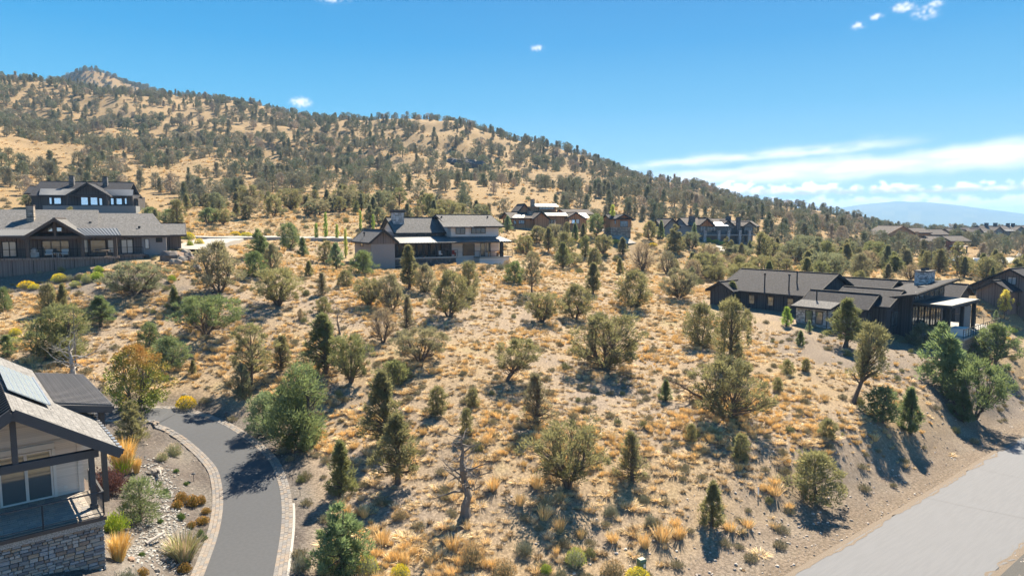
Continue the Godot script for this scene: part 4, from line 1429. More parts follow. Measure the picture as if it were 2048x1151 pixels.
func central_house() -> void:
	var o := thing("house", "pale grey two-storey house with metal porch roof and stone-capped chimney, centre", "house", Vector3(-7.55, 9.71, -117.00), deg_to_rad(28.0))
	# right, two-storey block
	var x0 := -3.30; var x1 := 5.88
	wall(o, x0, x1, -3.5, 6.41, -9.0, 0.0, "siding_light")
	gable(o, "x", x0 - 0.8, x1 + 0.6, 0.9, -9.9, 6.41, 8.40, "shingle_brown", "siding_light", 0.8)
	# shed dormer on its left half
	slope(o, [Vector3(-5.65 + 0.6, 6.34, 1.4), Vector3(0.52, 6.34, 1.4), Vector3(0.14, 7.60, -2.5), Vector3(-4.43, 7.60, -2.5)], 0.2, "shingle_brown")
	wall(o, x0, -0.00, 4.65, 6.34, -1.0, 0.5, "siding_light")
	for w in [[-2.49, -0.74, 5.07, 6.17, 0.5, 2], [0.60, 3.36, 5.12, 6.15, 0.0, 3]]:
		win(o, w[0], w[1], w[2], w[3], w[4], w[5], 1, "front", "window_frame", "glass")
	win(o, -1.01, 1.24, 1.37, 3.43, 0.0, 1, 1, "front", "window_frame", "glass_dark")
	win(o, 2.38, 3.25, 1.13, 3.47, 0.0, 1, 1, "front", "window_frame", "glass", "glazed_door")
	win(o, 3.44, 4.21, 1.89, 3.46, 0.0, 1, 1, "front", "window_frame", "glass")
	# left main block with the steep gable
	var mx0 := -12.52; var mye := 5.34; var myr := 7.95
	wall(o, mx0 + 0.6, x0 + 0.2, -3.0, mye + 0.1, -10.0, -2.2, "siding_grey")
	gable(o, "x", mx0, x0 + 0.1, -1.5, -10.5, mye, myr, "shingle_brown", "siding_light", 0.7)
	chimney(o, mx0 + 1.6, -4.6, 1.9, 1.2, mye, 8.70, "stone_grey")
	wall(o, mx0 + 0.5, mx0 + 2.7, 8.70 + 0.14, 9.20, -5.4, -3.8, "trim_grey", "chimney_hood")
	for w in [[-8.54, -7.02, 4.66, 5.08], [-6.66, -5.04, 4.64, 5.06], [-4.67, -3.20, 4.62, 5.05]]:
		win(o, w[0], w[1], w[2], w[3], -2.2, 3, 1, "front", "window_frame", "glass")
	# porch roof in metal
	var py := 3.81; var pt := 4.56
	var px0 := -16.67; var px1 := -3.58
	metal_roof(o, Vector3(-12.26, pt + 0.3, -2.2), Vector3(-3.10, pt + 0.3, -2.2), Vector3(px1, py, 3.2), Vector3(px0, py, 3.2), 26, "zinc")
	beam(o, Vector3(px0, py - 0.1, 3.22), Vector3(px1, py - 0.1, 3.22), 0.1, 0.22, "trim", "fascia")
	metal_roof(o, Vector3(-3.57, 4.62, 0.0), Vector3(6.17, 4.62, 0.0), Vector3(7.17, 3.85, 2.6), Vector3(-3.32, 3.85, 2.6), 22, "zinc")
	beam(o, Vector3(-3.32, 3.77 - 0.05, 2.62), Vector3(7.17, 3.77 - 0.05, 2.62), 0.1, 0.2, "trim", "fascia")
	# glazed porch front
	var dy := 1.48
	wall(o, px0 + 1.0, x0, dy - 0.25, dy, -2.2, 3.0, "concrete", "deck")
	wall(o, px0 + 1.2, x0 - 0.1, -4.0, dy - 0.25, -2.0, 2.7, "stone_dark", "deck_skirt")
	var n := 9
	for i in n:
		var a := lerpf(px0 + 2.6, x0 - 0.4, i / float(n)); var b := lerpf(px0 + 2.6, x0 - 0.4, (i + 0.82) / float(n))
		win(o, a, b, dy + 0.02, py - 0.3, -2.2, 2, 1, "front", "window_frame", "glass_dark", "glass_wall")
	for i in 6: post(o, lerpf(px0 + 0.6, px1 - 0.8, i / 5.0), 2.8, dy, py - 0.1, 0.28, "trim")
	rail(o, [Vector3(px0 + 1.1, dy, 2.95), Vector3(x0 + 0.1, dy, 2.95)], 1.05, 1.6, "trim", 6)
	# right deck
	var rx0 := 1.05; var rx1 := 7.38
	var ry := 1.21
	wall(o, rx0, rx1, ry - 0.2, ry, -3.0, 2.4, "concrete", "deck")
	wall(o, rx0 + 0.1, rx1 - 0.6, -3.5, ry - 0.2, -3.0, 2.2, "siding_light", "deck_skirt")
	rail(o, [Vector3(rx0, ry, -0.1), Vector3(rx0, ry, 2.35), Vector3(rx1, ry, 2.35), Vector3(rx1, ry, -3.0)], 1.05, 1.6, "trim", 6)
	post(o, 5.34, 2.2, ry, 3.75, 0.5, "trim")
	wall(o, x1 - 1.6, x1 + 0.1, ry, 3.61, -3.0, 0.1, "siding_light")
	# garage wing, gable to the front
	gable(o, "z", 4.2, -6.4, -18.46, -14.50 + 0.8, 3.99, 5.96, "shingle_brown", "siding_brown", 0.6)
	wall(o, -18.46 + 0.5, -14.50 + 0.3, -3.0, 3.99 - 0.1, -6.0, 3.6, "siding_grey")
	win(o, -2.4, -0.9, 3.20, 3.82 , -18.46 + 0.5, 1, 1, "left", "window_frame", "glass")
	vent(o, -17.46, -2.0, 4.73 - 0.3, 5.29)
	vent(o, -3.58, -3.0, 7.60 - 0.5, 7.94)
	vent(o, 5.21, -3.0, 7.61 - 0.5, 7.97)
	# things on the decks
	var b := Basis(Vector3.UP, deg_to_rad(28.0))
	var at := Vector3(-7.55, 9.71, -117.00)
	patio_chair(at + b * Vector3(-5.95, dy, 1.8), 0.4, "white chair on the glazed porch of the central house", "white_paint")
	patio_chair(at + b * Vector3(-3.58, dy, 1.9), 0.4, "red armchair at the right end of the central house porch", "fabric_red")
	patio_chair(at + b * Vector3(-15.45, dy, 2.0), 0.3, "dark red armchair at the left end of the central house porch", "fabric_red")
	patio_table(at + b * Vector3(4.30, ry, 1.0), 0.9, 0.74, "orange wooden table on the right deck of the central house", "wood_orange")
	patio_chair(at + b * Vector3(5.35, ry, 1.5), 0.4, "orange wooden chair on the right deck of the central house", "wood_orange")

func timber_house() -> void:
	var o := thing("house", "orange timber lodge with stepped metal and shingle roofs behind junipers, upper centre", "house", Vector3(9.16, 13.92, -190.00), deg_to_rad(18.0))
	var ye := 3.86
	wall(o, -9.49, 1.47, 1.13, ye, -9.0, 0.0, "timber")
	wall(o, -9.49 - 0.05, 1.47, -3.0, 1.13, -9.0, 0.06, "stone_brown", "stone_base")
	gable(o, "x", -9.92 - 0.4, 0.73, 0.8, -9.8, ye, 5.55, "shingle_warm", "timber", 0.6)
	metal_roof(o, Vector3(-8.11, 4.69 + 0.15, -1.6), Vector3(-5.48, 4.69 + 0.15, -1.6), Vector3(-6.44, ye + 0.15, 0.9), Vector3(-9.89, ye + 0.15, 0.9), 9, "zinc")
	for w in [[-9.20, -8.48, 2.09, 3.17, 1], [-7.76, -6.02, 2.22, 3.31, 3]]:
		win(o, w[0], w[1], w[2], w[3], 0.0, w[4], 1, "front", "window_frame", "glass")
	win(o, -6.0, -4.8, 2.36, 3.31, -9.49, 1, 1, "left", "window_frame", "glass")
	# front gable beside the chimney
	gable(o, "z", 2.4, -6.0, -4.27, 0.53, 3.72, 5.62, "shingle_warm", "timber", 0.8)
	wall(o, -3.54, 0.56, -3.0, 3.72, -4.0, 1.6, "timber")
	# middle bay with tall glass under a metal shed roof
	wall(o, 0.68, 6.51, -3.0, 4.56, -8.0, 0.5, "timber")
	for i in 3:
		var a := lerpf(-0.06, 2.61, i / 3.0) + 0.6
		win(o, a, a + 0.75, 1.66, 3.45, 0.5, 1, 1, "front", "window_frame", "glass_bright", "glass_wall")
	metal_roof(o, Vector3(0.81, 5.43, -3.0), Vector3(7.33, 5.43, -3.0), Vector3(6.19, 4.55, 1.6), Vector3(-0.04, 4.55, 1.6), 16, "zinc")
	# raised clerestory block
	wall(o, -2.96, 5.22, ye, 7.14, -9.0, -5.0, "timber")
	win(o, 0.04, 4.61, 6.36, 6.93, -5.0, 5, 1, "front", "window_frame", "curtain_glass")
	metal_roof(o, Vector3(-0.64, 8.09, -9.0), Vector3(6.80, 8.09, -9.0), Vector3(5.74, 7.12, -4.0), Vector3(-1.23, 7.12, -4.0), 18, "zinc")
	gable(o, "z", -3.5, -10.0, -6.59, -2.89, 5.82, 7.90, "shingle_warm", "timber", 0.5)
	wall(o, -6.12, -2.86, ye - 1.0, 5.96, -9.0, -4.1, "timber")
	chimney(o, -1.56, -6.0, 1.0, 1.0, ye, 9.11, "stone_brown", "timber_red")
	chimney(o, -3.44, -2.8, 1.4, 1.0, ye - 1.0, 5.81, "stone_brown", "timber_red")
	# long rear roof and right gable
	gable(o, "x", 7.99, 16.81, -4.0, -14.0, 5.04, 6.56, "shingle_warm", "timber", 0.6)
	gable(o, "z", 1.5, -8.0, 5.78, 11.68, 3.87, 5.53, "shingle_warm", "timber", 0.7)
	wall(o, 6.69, 12.32, -4.0, 3.87, -8.0, 0.8, "timber")
	metal_roof(o, Vector3(10.91, 5.30, -2.0), Vector3(13.08, 5.30, -2.0), Vector3(12.66, 4.01, 1.7), Vector3(10.37, 4.01, 1.7), 8, "zinc")
	win(o, 6.69, 8.65, 2.34, 3.45, 0.8, 2, 1, "front", "window_frame", "glass_bright")
	win(o, 8.95, 10.02, 2.34, 3.60, 0.8, 1, 1, "front", "window_frame", "curtain_glass")

func timber_cabin() -> void:
	var o := thing("cabin", "small orange timber cabin with a gabled roof on a stone base beside the pale drive", "cabin", Vector3(27.38, 14.21, -172.00), deg_to_rad(12.0))
	var ye := 3.37
	wall(o, -2.82, 2.76, 1.25, ye, -5.0, 0.0, "timber")
	wall(o, -2.67, 2.65, -2.5, 1.25, -5.0, -0.1, "stone_brown", "stone_base")
	gable(o, "x", -3.23, 1.97, 0.6, -5.6, ye, 4.46, "shingle_dark", "timber", 0.4)
	gable(o, "z", 0.9, -3.0, -1.85, 2.91, 3.31, 4.55, "shingle_dark", "timber", 0.8)
	win(o, -0.30, 1.83, 1.25, 2.88, 0.0, 4, 1, "front", "window_frame", "glass", "glass_wall")
	win(o, -1.76, -1.37, 2.00, 3.00, 0.0, 1, 1, "front", "window_frame", "glass")

func glass_house() -> void:
	var o := thing("house", "slate grey two-level house with big glazed gables and chimneys on the right hillside", "house", Vector3(62.95, 10.16, -212.00), deg_to_rad(8.0))
	var ye := 5.56; var dy := 2.66
	wall(o, -11.27, 11.74, -4.0, ye, -12.0, 0.0, "siding_slate")
	gable(o, "x", -9.55, -0.12, 0.8, -11.0, ye, 7.89, "shingle_warm", "siding_slate", 0.6)
	gable(o, "z", 2.6, -8.0, -6.16, -1.19, 5.58, 7.70, "shingle_warm", "timber", 1.4)
	win(o, -5.01, -3.06, 3.41, 5.25, 0.0, 2, 1, "front", "window_frame", "glass", "glass_wall")
	win(o, -2.73, 0.20, 3.40, 5.10, 0.0, 3, 1, "front", "window_frame", "glass", "glass_wall")
	slope(o, [Vector3(-1.44, 5.42, 2.8), Vector3(3.07, 5.42, 2.8), Vector3(3.35, 6.48, -2.0), Vector3(-0.27, 6.48, -2.0)], 0.2, "white_trim", "metal_roof")
	gable(o, "x", 1.21, 7.84, -2.0, -12.0, ye + 0.6, 7.58, "shingle_warm", "siding_slate", 0.6)
	gable(o, "z", 1.0, -9.0, 1.66, 5.90, 5.41, 7.10, "shingle_warm", "siding_slate", 0.7)
	gable(o, "x", 6.42, 14.34, 0.6, -10.6, 5.25, 6.95, "shingle_warm", "siding_slate", 0.6)
	gable(o, "z", 1.8, -6.0, 8.28, 12.54, 5.25, 6.64, "shingle_warm", "siding_slate", 0.6)
	wall(o, 9.00, 11.97, -4.0, 5.24, -6.0, 0.9, "siding_slate")
	win(o, 9.11, 11.75, 2.77, 4.94, 0.9, 4, 1, "front", "window_frame", "glass", "glass_wall")
	for w in [[3.97, 5.28, 3.08, 4.78, 2], [5.45, 7.26, 2.77, 4.63, 2], [7.59, 9.07, 2.76, 4.93, 2]]:
		win(o, w[0], w[1], w[2], w[3], 0.0, w[4], 1, "front", "window_frame", "glass")
	for w in [[8.38, 9.37, 0.30, 2.16], [9.53, 10.69, 0.29, 2.15]]:
		win(o, w[0], w[1], w[2], w[3], 0.9, 1, 1, "front", "window_frame", "glass", "glazed_door")
	chimney(o, -6.83, -2.0, 1.7, 1.2, ye, 8.33, "stone_dark", "trim_grey")
	chimney(o, 6.57, -5.0, 1.3, 1.2, ye, 8.21, "stone_dark", "trim_grey")
	chimney(o, 6.91, 1.2, 1.1, 0.9, -3.0, 7.87, "stone_dark", "trim_grey")
	# left wing gable
	gable(o, "z", 1.0, -12.0, -16.97, -11.55, 4.97, 7.70, "shingle_warm", "siding_slate", 0.7)
	gable(o, "x", -16.70, -11.61, -1.0, -12.0, 4.80, 7.10, "shingle_warm", "siding_slate", 0.7)
	wall(o, -16.36, -11.40, -4.0, 4.96, -10.0, 0.3, "siding_slate")
	wall(o, -17.75, -15.18, -4.0, 4.79, -10.0, -2.0, "siding_slate")
	# deck, columns and garage level
	wall(o, -4.71, 12.50, dy - 0.3, dy, 0.0, 2.4, "concrete", "deck")
	for x in [1410, 1438, 1457, 1480, 1499]:
		pass
	for x in [-4.30, 0.21, 3.29, 7.03, 10.14]:
		post(o, x, 2.2, -4.0, dy + 1.3, 0.75, "stone_grey")
	for d in [[-2.65, 0.78, 0.47, 2.17], [1.76, 3.89, 0.45, 2.16]]:
		var g := wall(o, d[0], d[1], d[2], d[3], 0.0, 0.1, "siding_grey", "garage_door")
		g.set_meta("label", "grey garage door under the deck")
	rail(o, [Vector3(-4.03, dy, 2.35), Vector3(12.54, dy, 2.35)], 1.1, 1.6, "trim", 5)

func modern_house() -> void:
	var o := thing("house", "black-sided modern house with staggered gables, flat porch canopy and stone annex, right", "house", Vector3(42.9, 5.0, -90.0), deg_to_rad(41.0))
	# long wing
	wall(o, -4.2, 8.2, -3.0, 2.5, -14.3, -1.1, "siding_black")
	gable(o, "z", -14.9, -0.5, -4.9, 8.9, 2.3, 4.9, "shingle_dark", "siding_black", 0.7)
	gable(o, "x", -6.4, -1.0, -11.2, -15.6, 2.25, 3.5, "shingle_dark", "siding_black", 0.5)
	wall(o, -5.8, -4.0, -3.0, 2.2, -15.2, -11.7, "siding_black")
	for z in [-9.6, -6.8, -4.0]:
		win(o, z - 0.45, z + 0.45, 0.5, 1.75, -4.2, 1, 2, "left", "window_frame", "glass")
	for v in [[-3.4, -8.2, 2.7, 4.6], [-3.6, -4.6, 2.6, 4.7], [-1.4, -4.6, 3.4, 5.0]]:
		vent(o, v[0], v[1], v[2], v[3])
	# second and third gabled wings step forward to the right
	gable(o, "z", -1.2, 7.2, -7.6, -1.4, 1.6, 3.2, "shingle_dark", "siding_black", 0.6)
	wall(o, -7.1, -1.9, -4.0, 1.7, -1.0, 6.6, "siding_black")
	gable(o, "z", 1.8, 8.9, -5.9, 2.6, 1.95, 3.65, "shingle_dark", "siding_black", 0.6)
	wall(o, -5.2, 2.0, -4.5, 2.0, 1.0, 8.3, "siding_black")
	win(o, -6.4, -2.9, -0.75, 1.1, 6.6, 4, 1, "front", "window_frame", "glass")
	win(o, -3.6, 0.6, -0.8, 1.2, 8.3, 4, 1, "front", "window_frame", "glass")
	win(o, 4.0, 5.6, -1.0, 0.9, -7.1, 2, 1, "left", "window_frame", "curtain_glass")
	vent(o, -6.6, 0.6, 1.9, 3.2)
	# stone annex with a lean-to roof
	wall(o, -8.8, -6.4, -2.6, 1.55, -0.9, 3.1, "stone_white", "annex_wall")
	slope(o, [Vector3(-9.5, 1.5, 3.6), Vector3(-6.3, 2.15, 3.6), Vector3(-6.3, 2.15, -1.3), Vector3(-9.5, 1.5, -1.3)], 0.2, "shingle_brown")
	beam(o, Vector3(-9.5, 1.4, 3.62), Vector3(-6.3, 2.05, 3.62), 0.1, 0.24, "trim", "fascia")
	beam(o, Vector3(-9.52, 1.4, 3.6), Vector3(-9.52, 1.4, -1.3), 0.1, 0.24, "trim", "fascia")
	win(o, 0.3, 1.2, -0.55, 1.0, -8.8, 1, 3, "left", "window_frame", "glass")
	win(o, 1.6, 2.5, -0.55, 1.0, -8.8, 1, 3, "left", "window_frame", "glass")
	beam(o, Vector3(-8.85, -2.4, 3.0), Vector3(-8.85, 1.4, 3.0), 0.09, 0.09, "dark_metal", "downpipe")
	# glazed core: clerestory under a single-pitch roof, flat canopy before it
	wall(o, -1.6, 9.8, -4.0, 2.0, 2.0, 9.8, "siding_black")
	wall(o, -1.6, 9.6, 2.0, 3.1, 8.5, 9.9, "siding_black")
	var n := 6
	for i in n:
		win(o, lerpf(-1.2, 9.4, i / float(n)), lerpf(-1.2, 9.4, (i + 0.86) / float(n)), 2.45, 3.5 + 0.05 * i, 9.9, 2, 1, "front", "window_frame", "glass", "clerestory_window")
	slope(o, [Vector3(-3.6, 3.45, 11.0), Vector3(11.6, 4.5, 11.0), Vector3(11.6, 3.0, 3.0), Vector3(-3.6, 1.95, 3.0)], 0.26, "trim")
	slope(o, [Vector3(-3.5, 3.48, 10.85), Vector3(11.5, 4.515, 10.85), Vector3(11.5, 3.06, 3.1), Vector3(-3.5, 2.03, 3.1)], 0.02, "shingle_dark", "roof_skin")
	wall(o, 4.0, 9.6, 3.1, 3.75, 8.5, 9.88, "siding_black")
	wall(o, -1.4, 8.9, 2.02, 2.24, 9.9, 14.0, "canopy_metal", "canopy")
	wall(o, -1.46, 8.96, 1.84, 2.02, 9.94, 14.06, "trim", "canopy_edge")
	for i in 5:
		win(o, lerpf(-1.2, 9.2, i / 5.0), lerpf(-1.2, 9.2, (i + 0.88) / 5.0), -1.45, 1.7, 9.8, 2, 1, "front", "window_frame", "glass", "glass_wall")
	post(o, 8.5, 13.6, -4.0, 1.85, 0.4, "trim"); post(o, -0.9, 13.6, -4.0, 1.85, 0.36, "trim"); post(o, 3.6, 13.7, -4.0, 1.85, 0.36, "trim")
	wall(o, 4.4, 8.2, -1.5, 1.5, 13.2, 13.4, "siding_slate", "privacy_screen")
	# terrace
	wall(o, -1.4, 13.5, -1.75, -1.5, 9.8, 15.4, "concrete", "terrace")
	wall(o, -1.3, 13.3, -6.0, -1.75, 9.8, 15.2, "stone_brown", "terrace_wall")
	rail(o, [Vector3(-1.3, -1.5, 15.3), Vector3(13.4, -1.5, 15.3), Vector3(13.4, -1.5, 9.9)], 1.05, 0.9, "trim", 3)
	# chimney and the roofs behind
	chimney(o, 9.2, 7.6, 2.6, 1.6, 2.0, 5.35, "stone_white", "trim_grey")
	for dx in [-0.7, 0.7]:
		var f := MB.new()
		f.tube([Vector3(9.2 + dx, 5.45, 7.6), Vector3(9.2 + dx, 5.85, 7.6)], [0.28, 0.28], 8)
		part("chimney_pot", f.mesh(), mats["trim_grey"], o)
	gable(o, "z", -6.0, 4.5, 5.0, 13.0, 2.3, 4.0, "shingle_dark", "siding_black", 0.6)
	wall(o, 5.6, 12.4, -3.0, 2.4, -5.4, 4.0, "siding_black")
	gable(o, "z", 1.0, 10.0, 15.6, 22.4, 1.6, 3.2, "shingle_dark", "siding_black", 0.6)
	wall(o, 16.2, 21.8, -5.0, 1.7, 1.6, 9.4, "siding_black")
	wall(o, 9.8, 16.4, -5.0, 2.0, 1.0, 7.0, "siding_black")
	slope(o, [Vector3(9.6, 2.2, 7.4), Vector3(16.8, 2.2, 7.4), Vector3(16.8, 2.2, 0.6), Vector3(9.6, 2.2, 0.6)], 0.2, "shingle_dark")
	# terrace box and steps
	var at := Vector3(42.9, 5.0, -90.0); var b := Basis(Vector3.UP, deg_to_rad(41.0))
	var sp := thing("hot_tub", "pale square hot tub on the terrace behind the railing of the modern house", "hot tub", at + b * Vector3(1.6, -1.5, 14.2), deg_to_rad(41.0))
	var s1 := MB.new(); s1.box(-0.9, 0.9, 0.0, 0.8, -0.8, 0.8); part("cabinet", s1.mesh(), mats["white_paint"], sp)
	var s2 := MB.new(); s2.box(-0.95, 0.95, 0.8, 0.9, -0.85, 0.85); part("cover", s2.mesh(), mats["fabric_pale"], sp)
	var path := MB.new()
	for k in 12: path.box(-6.0 - k * 0.05, -4.3, -0.1 - k * 0.12, 0.05 - k * 0.12, -11.4 + k * 0.9, -10.5 + k * 0.9)
	part("footing_ledge", path.mesh(), mats["concrete"], o)

func brown_house() -> void:
	var o := thing("house", "dark brown gabled house cut off by the right picture edge", "house", Vector3(83.63, 3.47, -115.00), deg_to_rad(-58.0))
	wall(o, -5.50, 5.56, -4.0, 2.20, -14.0, 0.0, "siding_brown")
	gable(o, "z", 0.9, -15.0, -5.85, 7.38, 2.07, 5.61, "shingle_dark", "siding_brown", 0.8)
	win(o, 0.31, 1.62, 2.90, 4.24, 0.2, 2, 1, "front", "window_frame", "curtain_glass")
	gable(o, "z", 4.2, -2.0, -2.79, 2.50, 2.07, 3.67, "shingle_dark", "siding_brown", 0.6)
	wall(o, -2.87, 1.87, -4.0, 1.98, -1.0, 3.6, "siding_brown")

func far_houses() -> void:
	var o := thing("house", "tan timber house with a broad low gable in the far right distance", "house", Vector3(151.54, 9.31, -262.00), deg_to_rad(10.0))
	wall(o, -7.06, 4.82, -6.0, 3.63, -10.0, 0.0, "timber_tan")
	gable(o, "z", 1.0, -12.0, -9.76, 3.92, 2.53, 5.92, "shingle_warm", "timber_tan", 0.8, "timber_tan")
	win(o, -3.21, -0.41, 1.54, 3.45, 0.3, 2, 1, "front", "window_frame", "glass_dark")
	gable(o, "x", 4.03, 11.61, -1.0, -11.0, 3.21, 5.08, "shingle_warm", "timber_tan", 0.6)
	gable(o, "x", 12.52, 20.65, -2.0, -12.0, 2.40, 4.47, "shingle_warm", "timber_tan", 0.6)
	wall(o, 6.99, 16.75, -6.0, 2.38, -10.0, -3.0, "timber_tan")
	o = thing("house", "low reddish house with a small front gable below the tan far house", "house", Vector3(146.25, 7.14, -232.00), deg_to_rad(6.0))
	gable(o, "x", -3.67, 10.09, 0.6, -9.0, 3.09, 4.83, "shingle_warm", "timber_red", 0.6)
	wall(o, -6.13, 6.30, -5.0, 3.07, -8.0, 0.0, "timber_red")
	gable(o, "z", 2.5, -5.0, -5.58, 0.92, 3.13, 4.80, "shingle_warm", "timber_red", 0.7)
	wall(o, -5.33, -0.08, -5.0, 3.11, -5.0, 1.8, "timber_red")
	win(o, -4.42, -0.44, 3.18, 3.45, 1.9, 1, 1, "front", "white_trim", "glass_bright")
	wall(o, 2.51, 6.88, 1.24, 1.50, -1.0, 3.0, "white_trim", "porch_roof")
	post(o, 2.87, 2.8, -5.0, 1.33, 0.3, "trim"); post(o, 6.70, 2.8, -5.0, 1.33, 0.3, "trim")
	far_house(Vector3(198.3, 8.4, -300.0), 0.15, 10.1, 10.0, 2.8, 2.4, "siding_brown", "shingle_warm", "dark gabled house just right of the low reddish house", [])
	far_house(Vector3(236.0, 8.1, -345.0), 0.10, 13.1, 11.0, 3.0, 2.6, "siding_brown", "shingle_warm", "brown-roofed far house between the dark gabled and the twin-chimney house", [])
	far_house(Vector3(249.6, 8.8, -350.0), 0.12, 14.4, 12.0, 3.2, 2.6, "siding_slate", "shingle_warm", "far dark house with two square chimneys on its ridge", [-0.25, 0.1])
	far_house(Vector3(291.0, 8.1, -390.0), 0.05, 17.1, 12.0, 3.6, 2.6, "siding_slate", "shingle_warm", "farthest house at the right edge with a broad brown roof", [-0.3, -0.12])

func far_house(at: Vector3, turn: float, w: float, d: float, h: float, rise: float, wm: String, rm: String, label: String, stacks: Array) -> void:
	# a house far off: long roof, front gable, windows, chimneys
	var o := thing("house", label, "house", at, turn)
	wall(o, -w * 0.5, w * 0.5, -5.0, h, -d, 0.0, wm)
	gable(o, "x", -w * 0.54, w * 0.54, 0.9, -d - 0.9, h, h + rise, rm, wm, 0.7)
	gable(o, "z", 2.6, -d * 0.6, -w * 0.36, w * 0.02, h, h + rise * 0.85, rm, wm, 0.7)
	wall(o, -w * 0.31, -w * 0.03, -5.0, h, -1.0, 1.9, wm)
	win(o, -w * 0.25, -w * 0.09, 0.7, h - 0.4, 1.9, 3, 1, "front", "window_frame", "glass_bright")
	for k in 3: win(o, w * (0.08 + k * 0.13), w * (0.17 + k * 0.13), 0.6, h - 0.5, 0.0, 2, 1, "front", "window_frame", "glass")
	metal_roof(o, Vector3(w * 0.1, h + rise * 0.3, -1.2), Vector3(w * 0.5, h + rise * 0.3, -1.2), Vector3(w * 0.5, h - 0.1, 2.4), Vector3(w * 0.1, h - 0.1, 2.4), 10, "zinc")
	for s in stacks: chimney(o, s * w, -d * 0.4, 1.5, 1.2, h, h + rise + 1.3, "stone_dark", "trim")

func lane(called: String, pts: Array, half: float, m: String) -> void:
	# a street or drive that lies on the land
	var p := smooth_path(PackedVector3Array(pts), 2.0)
	var mb := MB.new()
	var l := []; var q := []
	for i in p.size():
		var d := (p[mini(i + 1, p.size() - 1)] - p[maxi(i - 1, 0)]); d.y = 0.0
		var s := d.normalized().cross(Vector3.UP) * half
		var a := p[i] - s; var b := p[i] + s
		var c := maxf(H(a.x, a.z), maxf(H(b.x, b.z), H(p[i].x, p[i].z)))
		l.append(Vector3(a.x, lerpf(H(a.x, a.z), c, 0.7) + 0.14, a.z)); q.append(Vector3(b.x, lerpf(H(b.x, b.z), c, 0.7) + 0.14, b.z))
		lanes.append(p[i])
	for i in p.size() - 1:
		mb.quad(l[i], l[i + 1], q[i + 1], q[i])
		mb.quad(l[i] - Vector3(0, 1, 0), l[i + 1] - Vector3(0, 1, 0), l[i + 1], l[i]); mb.quad(q[i], q[i + 1], q[i + 1] - Vector3(0, 1, 0), q[i] - Vector3(0, 1, 0))
	structure(called, mb.mesh(), mats[m])

var lanes := []
var trunks := []

